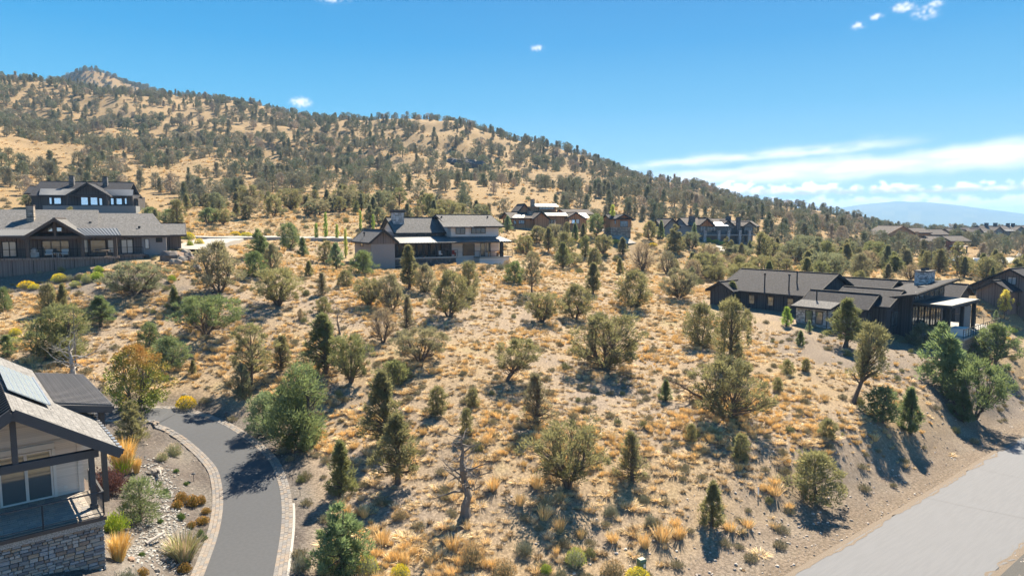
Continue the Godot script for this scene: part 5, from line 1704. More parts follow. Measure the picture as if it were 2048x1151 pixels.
func make_plants() -> void:
	make_tree("dense", 101, {"h": 6.6, "r": 2.7, "tops": [[-0.3, 0.1, 0.97, 0.74], [0.26, -0.1, 1.0, 0.7], [0.55, 0.2, 0.8, 0.55], [-0.1, 0.4, 0.62, 0.7]], "base": 0.03, "kind": "oval", "n": 170, "f": 105, "rc": 0.62, "up": 0.7, "l": 0.24, "w": 0.085, "flat": 1.2, "limb": 4})
	make_tree("dense2", 102, {"h": 4.2, "r": 1.75, "base": 0.03, "tops": [[-0.15, 0.1, 1.0, 0.85], [0.3, 0.1, 0.8, 0.7], [-0.3, -0.2, 0.75, 0.75]], "kind": "cone", "n": 120, "f": 95, "rc": 0.36, "up": 0.7, "l": 0.2, "w": 0.07, "flat": 1.2, "limb": 4})
	make_tree("dense3", 103, {"h": 5.0, "r": 2.1, "base": 0.02, "tops": [[-0.2, 0.1, 1.0, 0.8], [0.35, 0.1, 0.85, 0.7], [0.0, -0.3, 0.7, 0.8]], "kind": "cone", "n": 110, "f": 90, "rc": 0.46, "up": 0.5, "l": 0.24, "w": 0.09, "limb": 4})
	make_tree("cone", 104, {"h": 3.6, "r": 0.95, "base": 0.06, "kind": "cone", "n": 80, "f": 80, "rc": 0.26, "up": 0.7, "l": 0.2, "w": 0.07, "flat": 1.2, "limb": 3})
	make_tree("cone2", 105, {"h": 2.6, "r": 0.85, "base": 0.04, "kind": "oval", "n": 60, "f": 70, "rc": 0.3, "up": 0.6, "l": 0.19, "w": 0.07, "limb": 3})
	make_tree("open", 106, {"h": 6.0, "r": 1.9, "base": 0.14, "kind": "cone", "n": 92, "f": 110, "rc": 0.44, "up": 0.4, "l": 0.2, "w": 0.085, "limb": 1})
	make_tree("open2", 107, {"h": 5.6, "r": 1.9, "base": 0.18, "kind": "cone", "n": 78, "f": 115, "rc": 0.46, "up": 0.4, "l": 0.2, "w": 0.085, "limb": 1})
	make_tree("column", 108, {"h": 6.0, "r": 1.6, "base": 0.04, "kind": "column", "n": 110, "f": 95, "rc": 0.5, "up": 0.5, "l": 0.22, "w": 0.085, "limb": 3})
	make_tree("broad", 109, {"h": 4.8, "r": 2.9, "base": 0.2, "kind": "fan", "stems": 6, "n": 105, "f": 110, "rc": 0.5, "up": 0.5, "l": 0.21, "w": 0.085, "limb": 1})
	make_tree("broad2", 110, {"h": 4.8, "r": 2.5, "base": 0.16, "kind": "dome", "stems": 3, "n": 90, "f": 105, "rc": 0.52, "up": 0.4, "l": 0.21, "w": 0.085, "limb": 1})
	make_tree("spread", 111, {"h": 4.4, "r": 3.3, "base": 0.3, "kind": "flat", "stems": 4, "n": 70, "f": 170, "rc": 0.62, "up": 0.35, "l": 0.21, "w": 0.09, "flat": 0.55, "limb": 1})
	make_tree("spread2", 112, {"h": 5.0, "r": 3.2, "base": 0.16, "kind": "flat", "stems": 3, "n": 84, "f": 150, "rc": 0.62, "up": 0.35, "l": 0.21, "w": 0.09, "flat": 0.6, "limb": 1, "dead": 0.4})
	make_tree("roundb", 113, {"h": 3.6, "r": 2.0, "base": 0.03, "kind": "dome", "n": 90, "f": 95, "rc": 0.5, "up": 0.4, "l": 0.2, "w": 0.085, "limb": 3})
	make_tree("roundb2", 114, {"h": 3.8, "r": 1.9, "base": 0.05, "kind": "oval", "stems": 2, "n": 84, "f": 100, "rc": 0.5, "up": 0.4, "l": 0.2, "w": 0.085, "limb": 2})
	make_tree("twist", 115, {"h": 4.2, "r": 1.8, "base": 0.36, "kind": "flat", "stems": 2, "lean": 0.3, "n": 44, "f": 150, "rc": 0.5, "up": 0.3, "l": 0.2, "w": 0.085, "flat": 0.8, "limb": 1})
	make_tree("twist2", 116, {"h": 6.0, "r": 2.2, "base": 0.26, "kind": "column", "lean": 0.05, "n": 46, "f": 150, "rc": 0.52, "up": 0.3, "l": 0.21, "w": 0.085, "flat": 0.6, "limb": 1, "dead": 0.4})
	make_tree("lean", 117, {"h": 7.0, "r": 1.7, "base": 0.36, "kind": "column", "lean": 0.28, "n": 66, "f": 125, "rc": 0.55, "up": 0.4, "l": 0.22, "w": 0.085, "limb": 1})
	make_tree("sparse", 118, {"h": 3.6, "r": 2.1, "base": 0.14, "kind": "dome", "stems": 5, "n": 90, "f": 46, "rc": 0.5, "up": 0.5, "l": 0.24, "w": 0.035, "limb": 1, "dead": 1.0})
	make_tree("sparsecone", 119, {"h": 4.8, "r": 1.6, "base": 0.08, "kind": "cone", "n": 90, "f": 50, "rc": 0.42, "up": 0.6, "l": 0.22, "w": 0.06, "limb": 1, "dead": 0.5})
	make_tree("bush", 120, {"h": 1.8, "r": 1.3, "base": 0.02, "kind": "dome", "stems": 4, "n": 50, "f": 70, "rc": 0.34, "up": 0.6, "l": 0.18, "w": 0.07, "limb": 2})
	make_tree("conif", 121, {"h": 3.0, "r": 0.9, "base": 0.05, "kind": "cone", "n": 46, "f": 80, "rc": 0.26, "up": 0.5, "l": 0.22, "w": 0.05, "flat": 0.5, "limb": 1})
	make_tree("poplar", 122, {"h": 6.5, "r": 0.75, "base": 0.1, "kind": "column", "n": 60, "f": 60, "rc": 0.36, "up": 0.8, "l": 0.22, "w": 0.14, "limb": 3})
	make_tree("decids", 123, {"h": 5.0, "r": 1.3, "base": 0.3, "kind": "oval", "n": 54, "f": 60, "rc": 0.42, "up": 0.2, "l": 0.17, "w": 0.13, "limb": 1})
	make_tree("decid", 124, {"h": 5.4, "r": 2.5, "base": 0.06, "kind": "oval", "stems": 3, "n": 130, "f": 90, "rc": 0.55, "up": 0.1, "l": 0.16, "w": 0.12, "limb": 2})
	make_tree("garden_spruce", 125, {"h": 2.4, "r": 1.25, "base": 0.03, "kind": "oval", "n": 84, "f": 70, "rc": 0.34, "up": 0.3, "l": 0.17, "w": 0.05, "flat": 0.5, "limb": 2})
	P["snagthin"] = {"wood": dead_tree(126, 7.0, 1.0, 16, 0.3, 0.13, 0.5), "h": 7.0, "w": 2.0}
	# the autumn tree turns from green to rust towards its top and outside
	var cr: ArrayMesh = P["decid"].crown
	var arr := cr.surface_get_arrays(0)
	var vs: PackedVector3Array = arr[Mesh.ARRAY_VERTEX]
	var cs: PackedColorArray = arr[Mesh.ARRAY_COLOR]
	var n := FastNoiseLite.new(); n.seed = 8; n.frequency = 0.35
	for i in range(0, vs.size(), 3):
		var k := clampf(-0.22 + vs[i].y / 5.4 * 0.95 + n.get_noise_3dv(vs[i]) * 1.1 + 0.3 * (cs[i].g - 1.0), 0.0, 1.0)
		var c := Color(0.25, 0.29, 0.065).lerp(Color(0.52, 0.31, 0.10), k) * cs[i].g
		for q in 3: cs[i + q] = c
	arr[Mesh.ARRAY_COLOR] = cs
	var am := ArrayMesh.new()
	am.add_surface_from_arrays(Mesh.PRIMITIVE_TRIANGLES, arr)
	P["decid"].crown = am
	# small plants
	var gold := [Color(0.72, 0.51, 0.235), Color(0.62, 0.43, 0.19), Color(0.78, 0.60, 0.33)]
	var straw := [Color(0.66, 0.52, 0.33), Color(0.56, 0.43, 0.27), Color(0.72, 0.59, 0.40)]
	var dull := [Color(0.36, 0.26, 0.15), Color(0.42, 0.31, 0.18), Color(0.28, 0.22, 0.13)]
	make_tuft("tuft_gold", 201, 0.55, 0.32, 110, 0.02, 0.5, gold)
	make_tuft("tuft_gold2", 202, 0.42, 0.36, 100, 0.02, 0.8, gold + straw)
	make_tuft("tuft_straw", 203, 0.34, 0.36, 90, 0.022, 0.9, straw)
	make_tuft("tuft_dull", 204, 0.28, 0.3, 80, 0.022, 0.9, dull)
	make_tuft("tuft_wide", 205, 0.3, 0.6, 130, 0.024, 1.0, straw + gold)
	make_tuft("reed", 206, 1.5, 0.5, 420, 0.016, 0.25, [Color(0.72, 0.50, 0.17), Color(0.62, 0.41, 0.12), Color(0.76, 0.58, 0.27)], 0.6)
	make_tuft("reed_base", 207, 0.75, 0.5, 320, 0.02, 0.4, [Color(0.42, 0.52, 0.03), Color(0.34, 0.45, 0.03)])
	make_tuft("fountain", 208, 0.95, 0.8, 520, 0.018, 0.7, [Color(0.28, 0.30, 0.12), Color(0.50, 0.42, 0.27), Color(0.58, 0.46, 0.34), Color(0.34, 0.36, 0.16)], 0.5)
	make_bush("sage", 211, 0.8, 0.7, 1500, 0.12, 0.03, [Color(0.24, 0.25, 0.17), Color(0.30, 0.30, 0.22), Color(0.20, 0.20, 0.14)], [], 0.0)
	make_bush("sage_straw", 212, 0.75, 0.75, 1300, 0.14, 0.03, [Color(0.30, 0.27, 0.16), Color(0.36, 0.29, 0.17), Color(0.22, 0.20, 0.13)], [Color(0.52, 0.36, 0.18)], 0.35)
	make_bush("rabbit", 213, 0.7, 0.7, 1300, 0.12, 0.035, [Color(0.30, 0.33, 0.13), Color(0.36, 0.37, 0.2)], [Color(0.75, 0.58, 0.03), Color(0.70, 0.62, 0.08)], 0.55)
	make_bush("rabbit_pale", 214, 0.7, 0.7, 1400, 0.13, 0.035, [Color(0.36, 0.38, 0.24), Color(0.42, 0.42, 0.28), Color(0.28, 0.31, 0.17)], [Color(0.55, 0.55, 0.12)], 0.2)
	make_bush("rabbit_green", 215, 0.6, 0.7, 1300, 0.12, 0.04, [Color(0.24, 0.34, 0.07), Color(0.32, 0.40, 0.10)], [Color(0.45, 0.50, 0.08)], 0.3)
	make_bush("yellow_bush", 216, 0.7, 0.75, 1000, 0.12, 0.035, [Color(0.22, 0.22, 0.11), Color(0.3, 0.28, 0.14)], [Color(0.85, 0.58, 0.02), Color(0.80, 0.62, 0.03)], 0.7)
	make_bush("barberry", 217, 1.2, 1.0, 2200, 0.1, 0.06, [Color(0.17, 0.085, 0.075), Color(0.21, 0.11, 0.09), Color(0.13, 0.075, 0.07)], [], 0.0)
	make_bush("sedum_rust", 218, 0.4, 0.45, 900, 0.08, 0.04, [Color(0.26, 0.19, 0.05), Color(0.22, 0.20, 0.05), Color(0.32, 0.20, 0.06)], [Color(0.42, 0.25, 0.07)], 0.3)
	make_bush("sedum_green", 219, 0.3, 0.45, 800, 0.08, 0.04, [Color(0.13, 0.20, 0.05), Color(0.19, 0.25, 0.08)], [], 0.0)
	make_bush("lavender", 220, 0.55, 0.5, 1000, 0.14, 0.022, [Color(0.30, 0.34, 0.16), Color(0.38, 0.36, 0.22)], [Color(0.5, 0.42, 0.3)], 0.3)
	make_bush("lime_shrub", 221, 0.8, 1.0, 1700, 0.11, 0.07, [Color(0.34, 0.42, 0.05), Color(0.25, 0.34, 0.05), Color(0.42, 0.45, 0.08)], [], 0.0)
	make_bush("brush", 222, 0.5, 0.5, 420, 0.14, 0.04, [Color(0.27, 0.24, 0.15), Color(0.34, 0.29, 0.19), Color(0.22, 0.21, 0.13)], [], 0.0)
	make_bush("brush_green", 223, 0.7, 0.5, 420, 0.14, 0.05, [Color(0.20, 0.21, 0.095), Color(0.25, 0.25, 0.125)], [], 0.0)

func t(form: String, tone: String, x: float, z: float, h: float, w: float, label: String, cat := "juniper tree") -> void:
	var called: String = {"juniper tree": "juniper_tree", "poplar tree": "poplar_tree", "pine tree": "pine_tree", "dead tree": "dead_tree", "shrub": "shrub", "aspen tree": "aspen_tree"}[cat]
	var turn := fmod(absf(x * 12.9898 + z * 78.233), TAU)
	if form in ["twist", "lean"]: turn = 0.15
	tree(called, form, tone, x, z, h, w, label, turn, cat)
	trunks.append(Vector2(x, z))

func hand_trees() -> void:
	t("dense", "green", -15.0, -47.6, 6.7, 5.4, "big dense green juniper with twin tops beside the paver-edged driveway")
	t("roundb", "bluegreen", -18.7, -50.1, 3.4, 2.9, "rounded blue-green lower juniper hugging the left of the big dense juniper")
	t("cone", "olivegreen", -10.5, -40.5, 3.8, 2.0, "slim conical juniper right of the driveway, with a brighter bushy one below it")
	t("open", "olive", -9.0, -46.4, 5.7, 3.4, "tall open juniper standing close behind a shorter trunk-showing juniper")
	t("open2", "olive", -7.2, -41.4, 4.8, 3.1, "shorter open juniper with bare lower trunk in front of a tall one")
	t("dense2", "bright", -8.5, -32.3, 3.8, 3.2, "bright green bushy juniper at the bottom edge beside the driveway")
	t("broad", "olive", 3.5, -41.4, 4.5, 5.3, "wide multi-stemmed juniper right of the bare dead snag")
	t("sparsecone", "dkolive", 7.7, -42.9, 3.5, 2.4, "upright dark juniper just right of the wide multi-stemmed one")
	t("cone", "dkolive", 12.0, -39.3, 3.0, 1.7, "narrow conical juniper with its shadow straight below, left of the road")
	t("roundb", "dkolive", 20.2, -44.0, 3.7, 3.9, "rounded juniper leaning over the bank directly above the road")
	t("cone2", "dkolive", 16.0, -46.4, 2.2, 1.4, "small dark cone juniper between the narrow cone and the wide half-dead juniper")
	t("bush", "olive", 24.0, -50.5, 1.8, 2.0, "little bushy juniper on the slope above the rounded roadside juniper", "shrub")
	t("spread2", "olive", 17.0, -52.5, 5.2, 5.9, "wide juniper with dead bare limbs reaching left")
	t("column", "olive", 21.1, -64.8, 7.2, 3.6, "tall upright juniper rising behind the wide one with dead limbs")
	t("roundb2", "olive", 20.5, -73.1, 5.3, 3.8, "round-topped juniper left of the tall upright one")
	t("lean", "olive", 29.3, -57.4, 7.5, 3.5, "leaning juniper with a thick bent bare trunk")
	t("cone2", "dkgreen", 30.5, -55.0, 3.3, 3.1, "dark bushy cone juniper right below the leaning juniper")
	t("cone", "dkgreen", 32.9, -55.1, 4.2, 2.2, "pointed juniper right of the leaning juniper and its dark neighbour")
	t("dense3", "bright", 42.7, -66.1, 6.4, 4.9, "dense green juniper in front of the dark modern house")
	t("spread", "green", 43.8, -63.1, 6.2, 6.1, "broad green juniper at the right with branches almost to the ground")
	t("broad2", "green", 56.3, -78.5, 5.1, 5.7, "green juniper at the right below the railed terrace")
	t("cone", "green", 41.6, -61.5, 3.5, 2.1, "small dense cone juniper under the broad green juniper at the right")
	t("open2", "olivegreen", 36.9, -74.4, 5.8, 4.1, "soft olive juniper in front of the twin gables of the dark house")
	t("conif", "lime", 33.5, -82.4, 2.6, 1.7, "bright green young pine by the dark house wall", "pine tree")
	t("conif", "bluegreen", 35.1, -79.7, 1.6, 0.9, "tiny blue-green pine below the stone annex windows", "pine tree")
	t("cone", "dkgreen", 31.6, -73.8, 1.9, 1.1, "little dark cone juniper below the young pines")
	t("open", "olivegreen", 31.2, -96.1, 3.8, 2.8, "juniper at the left end wall of the dark house")
	t("bush", "olive", 28.7, -82.6, 2.4, 2.1, "small olive juniper beside the path end of the dark house", "shrub")
	t("bush", "greygreen", 47.8, -78.7, 3.1, 3.9, "grey-green shrub in front of the glazed porch of the dark house", "shrub")
	t("bush", "greygreen", 53.9, -85.0, 1.9, 2.9, "low grey-green shrub at the foot of the railed terrace", "shrub")
	t("spread2", "olive", 8.9, -63.1, 5.7, 7.1, "largest sprawling juniper in the middle of the slope")
	t("twist", "olive", -0.5, -56.9, 4.0, 3.6, "twisted juniper leaning right on a bent forked trunk")
	t("spread", "greyolive", -8.2, -60.3, 3.4, 5.3, "wide flat-topped juniper with visible limbs left of the twisted juniper")
	t("broad2", "olive", -6.9, -75.7, 5.7, 5.2, "tall-stemmed wide juniper on the slope below the central house")
	t("column", "olive", -5.3, -83.7, 5.3, 2.8, "slimmer juniper touching the right of a wide juniper below the central house")
	t("sparse", "brown", -12.5, -65.3, 3.7, 3.5, "brown half-dead juniper with a bare dome of twigs")
	t("sparsecone", "greyolive", -10.7, -69.2, 4.0, 1.9, "thin grey juniper right of the brown half-dead one")
	t("broad", "olive", -16.3, -77.3, 3.6, 3.8, "shrubby juniper left of the cluster below the central house")
	t("broad2", "greyolive", -13.7, -76.7, 4.4, 4.0, "middle juniper of the cluster below the central house")
	t("open", "olive", -13.2, -87.0, 6.1, 3.5, "pointed olive juniper in front of the central house porch")
	t("roundb2", "greyolive", -11.0, -86.1, 4.0, 2.8, "grey juniper tucked right of the pointed one by the central house")
	t("broad", "olive", 3.5, -78.3, 3.8, 4.9, "round juniper with low spreading stems in the middle distance")
	t("broad2", "olive", 7.8, -82.0, 4.6, 4.7, "open wide juniper immediately right of a round one")
	t("twist2", "greyolive", 2.7, -91.3, 6.1, 3.1, "upright gappy juniper with a bare lower trunk, right of the central house")
	t("roundb", "green", 0.4, -96.8, 3.4, 3.4, "compact dark green juniper below the right deck of the central house")
	t("open", "olive", 11.6, -97.1, 4.9, 3.3, "pointed juniper above the open wide ones in mid slope")
	t("roundb2", "olive", 16.6, -92.2, 5.6, 5.2, "heavy rounded juniper in mid slope, with a spiky top")
	t("spread2", "greyolive", 24.7, -100.4, 4.9, 5.3, "gnarled juniper with thick dark stems left of the dark house")
	t("sparse", "brown", 28.4, -147.8, 6.9, 6.5, "brownish sparse round juniper above the heavy rounded one")
	t("sparse", "greyolive", 33.2, -145.9, 5.5, 5.8, "sparse grey juniper just right of the brownish round one")
	t("open2", "olivegreen", 9.8, -131.0, 5.7, 3.5, "small juniper with clear trunk below the timber house")
	t("roundb2", "olive", 11.5, -150.8, 6.4, 4.4, "dark juniper behind the small clear-trunk one")
	t("broad", "dkolive", -25.4, -73.6, 4.5, 5.8, "fan-shaped juniper with many dark stems")
	t("spread", "green", -29.4, -64.8, 4.1, 6.3, "green flat-topped spreading juniper left of centre")
	t("spread2", "greygreen", -40.1, -72.3, 3.7, 6.5, "grey-green spreading juniper below the brown ranch house")
	t("broad2", "greyolive", -32.4, -74.8, 6.0, 5.9, "large shaggy juniper right of the brown ranch house")
	t("open2", "green", -39.5, -64.8, 3.2, 3.0, "tidy green cone juniper below the spreading grey-green one")
	t("cone", "olivegreen", -34.5, -69.2, 2.7, 1.6, "narrow juniper between the spreading green and grey-green ones")
	t("cone2", "olive", -45.0, -65.8, 3.6, 2.0, "twin-topped olive juniper near the left edge")
	t("cone", "olive", -44.5, -67.1, 3.1, 1.5, "thin olive juniper rising behind the big left juniper")
	t("dense", "olivegreen", -37.7, -56.6, 5.1, 5.5, "big pyramidal juniper behind the white dead tree at left")
	t("roundb", "dkgreen", -33.0, -61.4, 2.5, 2.2, "dark green juniper top behind the orange autumn tree")
	t("roundb2", "dkgreen", -29.5, -57.9, 3.2, 3.0, "dark juniper between the autumn tree and the driveway")
	t("cone", "olive", -27.4, -57.6, 1.4, 0.8, "tiny juniper right of the autumn tree")
	t("twist2", "dkolive", -22.2, -56.7, 5.6, 3.9, "tall dark open juniper with tiered branches behind the big dense one")
	t("sparsecone", "olive", -20.2, -59.1, 3.3, 2.6, "pointed thin juniper behind the left top of the big dense one")
	t("open", "olivegreen", -16.3, -58.2, 5.7, 4.2, "tall clumpy green juniper behind the big dense one")
	t("broad", "olivegreen", -13.6, -56.6, 4.5, 3.6, "clumpy olive juniper joined to the right of a tall one")
	t("cone2", "greygreen", -22.0, -54.7, 3.1, 1.8, "small grey-green juniper left of the big dense one")
	t("bush", "olivegreen", -9.8, -56.0, 2.3, 3.3, "low bushy juniper above the tall open one", "shrub")
	t("cone2", "olive", -5.6, -50.1, 2.5, 1.7, "plump small juniper in straw grass above the dead snag")
	t("cone2", "olive", -3.0, -51.4, 1.7, 1.2, "little rounded juniper right of a plump small one")
	t("cone2", "olive", -3.2, -46.7, 2.2, 1.1, "thin juniper directly above the top of the dead snag")
	t("sparsecone", "greyolive", 1.7, -48.8, 4.2, 2.9, "grey thinning juniper above the wide multi-stemmed one")
	t("cone", "dkgreen", 12.9, -56.1, 2.0, 1.2, "small green cone juniper left of the bare dead limbs")
	t("cone2", "olive", 13.1, -48.5, 1.6, 0.9, "small juniper left below the wide half-dead juniper")
	t("cone2", "dkolive", 23.3, -58.6, 1.4, 1.1, "small dark juniper right of the wide half-dead juniper")
	t("bush", "dkolive", 26.0, -63.3, 1.7, 1.5, "little shrubby juniper above the small dark one at right", "shrub")
	t("cone2", "olive", 28.3, -64.6, 1.4, 1.0, "small juniper below the stone annex on the open slope")
	t("roundb", "green", -49.4, -65.8, 2.6, 1.7, "green shrub at the left picture edge below the brown ranch house")
	t("conif", "green", -41.3, -55.0, 2.0, 1.6, "dark green young pine at the left picture edge", "pine tree")
	t("roundb2", "dkgreen", -37.5, -115.3, 4.9, 4.2, "dark rounded juniper beside the upper street")
	t("cone", "dkgreen", -33.4, -108.9, 3.3, 1.9, "slim juniper right of the dark rounded one by the upper street")
	t("dense3", "green", -34.3, -93.0, 4.5, 3.5, "green juniper near the upper street, right of the ranch house drive")
	t("roundb", "green", -31.1, -82.4, 3.4, 3.4, "lower green juniper in front of the one near the upper street")
	t("broad2", "greyolive", -30.1, -85.6, 4.0, 2.6, "greyish juniper right of the lower green one")
	t("poplar", "lime", -36.2, -133.0, 5.4, 1.0, "bright slim poplar by the upper street, tallest of its group", "poplar tree")
	t("poplar", "lime", -37.4, -130.7, 3.3, 1.0, "short poplar left of the tallest one by the upper street", "poplar tree")
	t("poplar", "lime", -33.7, -131.7, 3.4, 0.9, "short poplar right of the tallest one by the upper street", "poplar tree")
	t("poplar", "yellowgreen", -28.1, -115.3, 5.2, 0.8, "yellowing poplar at the left end of the central house", "poplar tree")
	t("poplar", "lime", -32.2, -145.5, 4.6, 0.8, "left of two slim poplars behind the central house roof", "poplar tree")
	t("poplar", "lime", -29.4, -145.1, 3.9, 0.8, "right of two slim poplars behind the central house roof", "poplar tree")
	t("broad2", "olive", -27.5, -101.4, 3.8, 3.4, "juniper in front of the poplars by the upper street")
	t("open2", "bluegreen", -24.7, -95.6, 4.2, 2.5, "blue-green juniper left of the central house")
	t("roundb", "green", -20.7, -94.6, 3.7, 3.9, "dark green rounded juniper at the central house garage wing")
	t("roundb2", "olive", -20.9, -85.0, 2.3, 2.1, "small round juniper below the garage wing of the central house")
	t("cone", "dkolive", -26.1, -87.4, 2.2, 1.4, "small dark juniper above the fan-shaped one")
	t("sparsecone", "greyolive", -22.3, -79.7, 2.9, 1.9, "thin greyish juniper right of the fan-shaped one")
	t("bush", "olive", -20.5, -73.6, 2.0, 2.2, "low olive juniper right below the fan-shaped one", "shrub")
	t("bush", "brown", -22.0, -70.3, 1.4, 0.9, "small brownish shrub below the fan-shaped juniper", "shrub")
	t("poplar", "yellowgreen", 25.4, -173.2, 8.1, 1.8, "yellow-green aspen left of the small timber cabin", "aspen tree")
	t("poplar", "lime", 25.6, -176.8, 5.8, 2.1, "second lighter aspen beside the small timber cabin", "aspen tree")
	t("decids", "yellow", 80.3, -110.3, 5.0, 2.1, "golden young aspen right of the dark modern house", "aspen tree")
	t("conif", "bluegreen", 77.4, -108.1, 2.0, 1.1, "small blue spruce beside the golden aspen", "aspen tree")
	t("bush", "greygreen", 85.1, -113.8, 2.9, 2.9, "round grey-green shrub right of the golden aspen", "aspen tree")
	t("dense3", "olive", 40.2, -168.4, 6.9, 5.4, "full juniper in front of the glass-fronted grey house")
	t("sparse", "brown", 41.7, -143.3, 7.2, 6.7, "brown sparse juniper below the glass-fronted house drive")
	t("sparse", "brown", 33.6, -126.4, 4.8, 4.6, "thin brownish juniper left of the brown sparse one")
	t("broad2", "dkolive", 61.5, -168.4, 7.4, 5.4, "dark juniper right of the glass-fronted house")
	t("sparse", "brown", 47.9, -145.5, 4.8, 6.0, "wide brown juniper behind the dark house roof")
	t("broad", "olive", 46.2, -161.2, 4.9, 4.7, "mid-green juniper beside the drive below the glass-fronted house")
	t("broad2", "greyolive", 59.0, -150.0, 4.3, 5.5, "grey-olive juniper behind the left roof end of the dark house")
	t("open", "dkolive", 61.9, -142.5, 5.0, 4.2, "dark juniper behind the middle of the dark house long roof")
	t("sparse", "brown", 61.7, -133.0, 4.0, 4.3, "brownish juniper behind the right end of the long roof")
	t("roundb2", "greyolive", 63.9, -124.8, 5.5, 4.2, "grey rounded juniper behind the gables of the dark house")
	t("dense3", "olivegreen", 79.4, -141.1, 4.7, 4.6, "green juniper left of the stone chimney")
	t("snagthin", "bark", 90.9, -147.8, 7.8, 1.7, "dead pole-like tree behind the stone chimney", "dead tree")
	t("twist2", "dkolive", 95.7, -146.2, 7.7, 3.7, "dark open pine-like juniper right of the stone chimney")
	t("roundb2", "olive", 100.9, -144.8, 5.0, 5.5, "rounded juniper behind the far right brown house")
	t("sparsecone", "olive", 91.5, -145.5, 5.7, 4.7, "olive juniper directly behind the stone chimney")
	t("sparse", "brown", 72.8, -124.1, 3.2, 4.0, "brownish round shrub-like juniper left of the stone chimney")
	t("open2", "bluegreen", -1.1, -172.3, 4.4, 2.5, "small juniper at the left corner of the timber house")
	t("broad2", "olive", 6.0, -160.8, 4.4, 5.9, "juniper screening the left part of the timber house")
	t("broad", "greyolive", 10.1, -164.1, 4.7, 4.6, "juniper screening the middle of the timber house")
	t("column", "olive", 13.5, -168.4, 4.6, 2.2, "upright juniper at the right wing of the timber house")
	t("cone", "dkgreen", 15.4, -166.6, 4.8, 2.2, "dark cone juniper below the right gable of the timber house")
	t("open", "olive", 17.3, -166.2, 5.0, 2.4, "slender juniper right of the dark cone by the timber house")
	t("broad2", "dkgreen", 21.2, -172.7, 6.0, 5.6, "dark bushy juniper between the timber house and its cabin")
	t("spread2", "dkolive", 2.8, -145.9, 4.4, 4.1, "dark spreading juniper right of the central house deck")
	t("open", "olive", 26.0, -160.4, 4.4, 3.5, "juniper beside the pale drive below the cabin")
	t("broad", "olive", 21.0, -158.3, 5.0, 5.3, "juniper left of the pale drive below the cabin")
	t("cone2", "olive", 17.6, -146.6, 4.4, 3.7, "dense small juniper in the golden clearing below the timber house")
	t("cone", "dkolive", 22.0, -138.9, 3.6, 1.8, "small cone juniper above the pointed mid slope one")
	t("broad2", "dkolive", 35.2, -174.5, 5.3, 4.6, "dark juniper left of the glass-fronted house")
	t("cone", "dkgreen", 39.8, -182.7, 5.5, 2.4, "dark narrow cone at the left corner of the glass-fronted house")
	t("cone", "bluegreen", 52.7, -197.8, 6.3, 2.3, "narrow blue-green conifer before the glass-fronted house wall")
	t("roundb", "green", -107.1, -168.8, 2.5, 3.2, "green treetop in front of the upper dark house deck")
	t("broad", "green", -115.7, -164.5, 3.2, 4.1, "green juniper left of the upper dark house")
	t("roundb", "green", -80.8, -153.1, 3.2, 4.9, "rounded green trees right of the ranch house roof, left one")
	t("roundb2", "dkgreen", -74.5, -149.3, 3.4, 4.4, "rounded dark green tree right of the ranch house roof")
	t("broad2", "dkgreen", -65.3, -148.1, 4.0, 5.6, "dark juniper above the upper street, left of a pair")
	t("broad", "dkolive", -62.8, -148.9, 3.8, 4.3, "dark juniper above the upper street, right of a pair")
	tree("autumn_tree", "decid", "white_leaf", -28.6, -50.9, 5.4, 5.0, "rusty orange and green autumn tree beside the end of the drive", 0.6, "deciduous tree")
	tree("shrub", "dense3", "olive", -26.0, -45.4, 3.1, 2.1, "tall olive shrub below the autumn tree at the roof corner", 1.6, "shrub")
	var snag := thing("dead_tree", "bare grey dead juniper snag with crooked branches, centre foreground", "dead tree", on(-2.5, -38.1), 0.4)
	part("trunk_and_boughs", dead_tree(71, 5.0, 2.6, 26, 0.26, 0.26, 1.2), mats["grey_wood"], snag)
	var white := thing("dead_tree", "bleached white dead tree with wide low branches, at left", "dead tree", on(-35.3, -54.0), 1.0)
	part("trunk_and_boughs", dead_tree(72, 2.5, 3.4, 14, 0.12, 0.2, 1.5), mats["white_wood"], white)
	var pole := thing("dead_tree", "tall thin dead pole standing in the white dead tree", "dead tree", on(-35.5, -54.7))
	part("trunk", dead_tree(73, 5.3, 0.5, 8, 0.3, 0.07, 0.4), mats["grey_wood"], pole)
	var limb := thing("dead_limb", "fallen dark dead limbs reaching left from the wide juniper", "dead tree", on(16.2, -56.3))
	var lm := part("limbs", dead_tree(74, 4.0, 1.7, 16, 0.15, 0.13, 1.3), mats["bark"], limb)
	lm.rotation_degrees = Vector3(10, 0, 58)
	trunks.append(Vector2(16.2, -56.3))
	var twig := thing("dead_shrub", "small bare forked dead juniper left of the brown half-dead one", "dead tree", on(-17.1, -67.1))
	part("boughs", dead_tree(75, 2.6, 1.9, 12, 0.1, 0.11, 1.3), mats["grey_wood"], twig)

func clearing(x: float, z: float, across: float, deep: float, strength := 1.0) -> void:
	clear.append([x, z, across, deep, strength])

var clear := []
var houses := []

func openness(x: float, z: float) -> float:
	var s := 0.0
	var r := Vector2(x, z).length()
	for q in clear:
		var c := Vector2(q[0], q[1])
		var rc := c.length()
		var out := (x * c.x + z * c.y) / rc - rc
		var side := (x * c.y - z * c.x) / rc
		var d := Vector2(side / q[2], out / q[3]).length()
		s = maxf(s, q[4] * (1.0 - smoothstep(0.75, 1.2, d)))
	return s

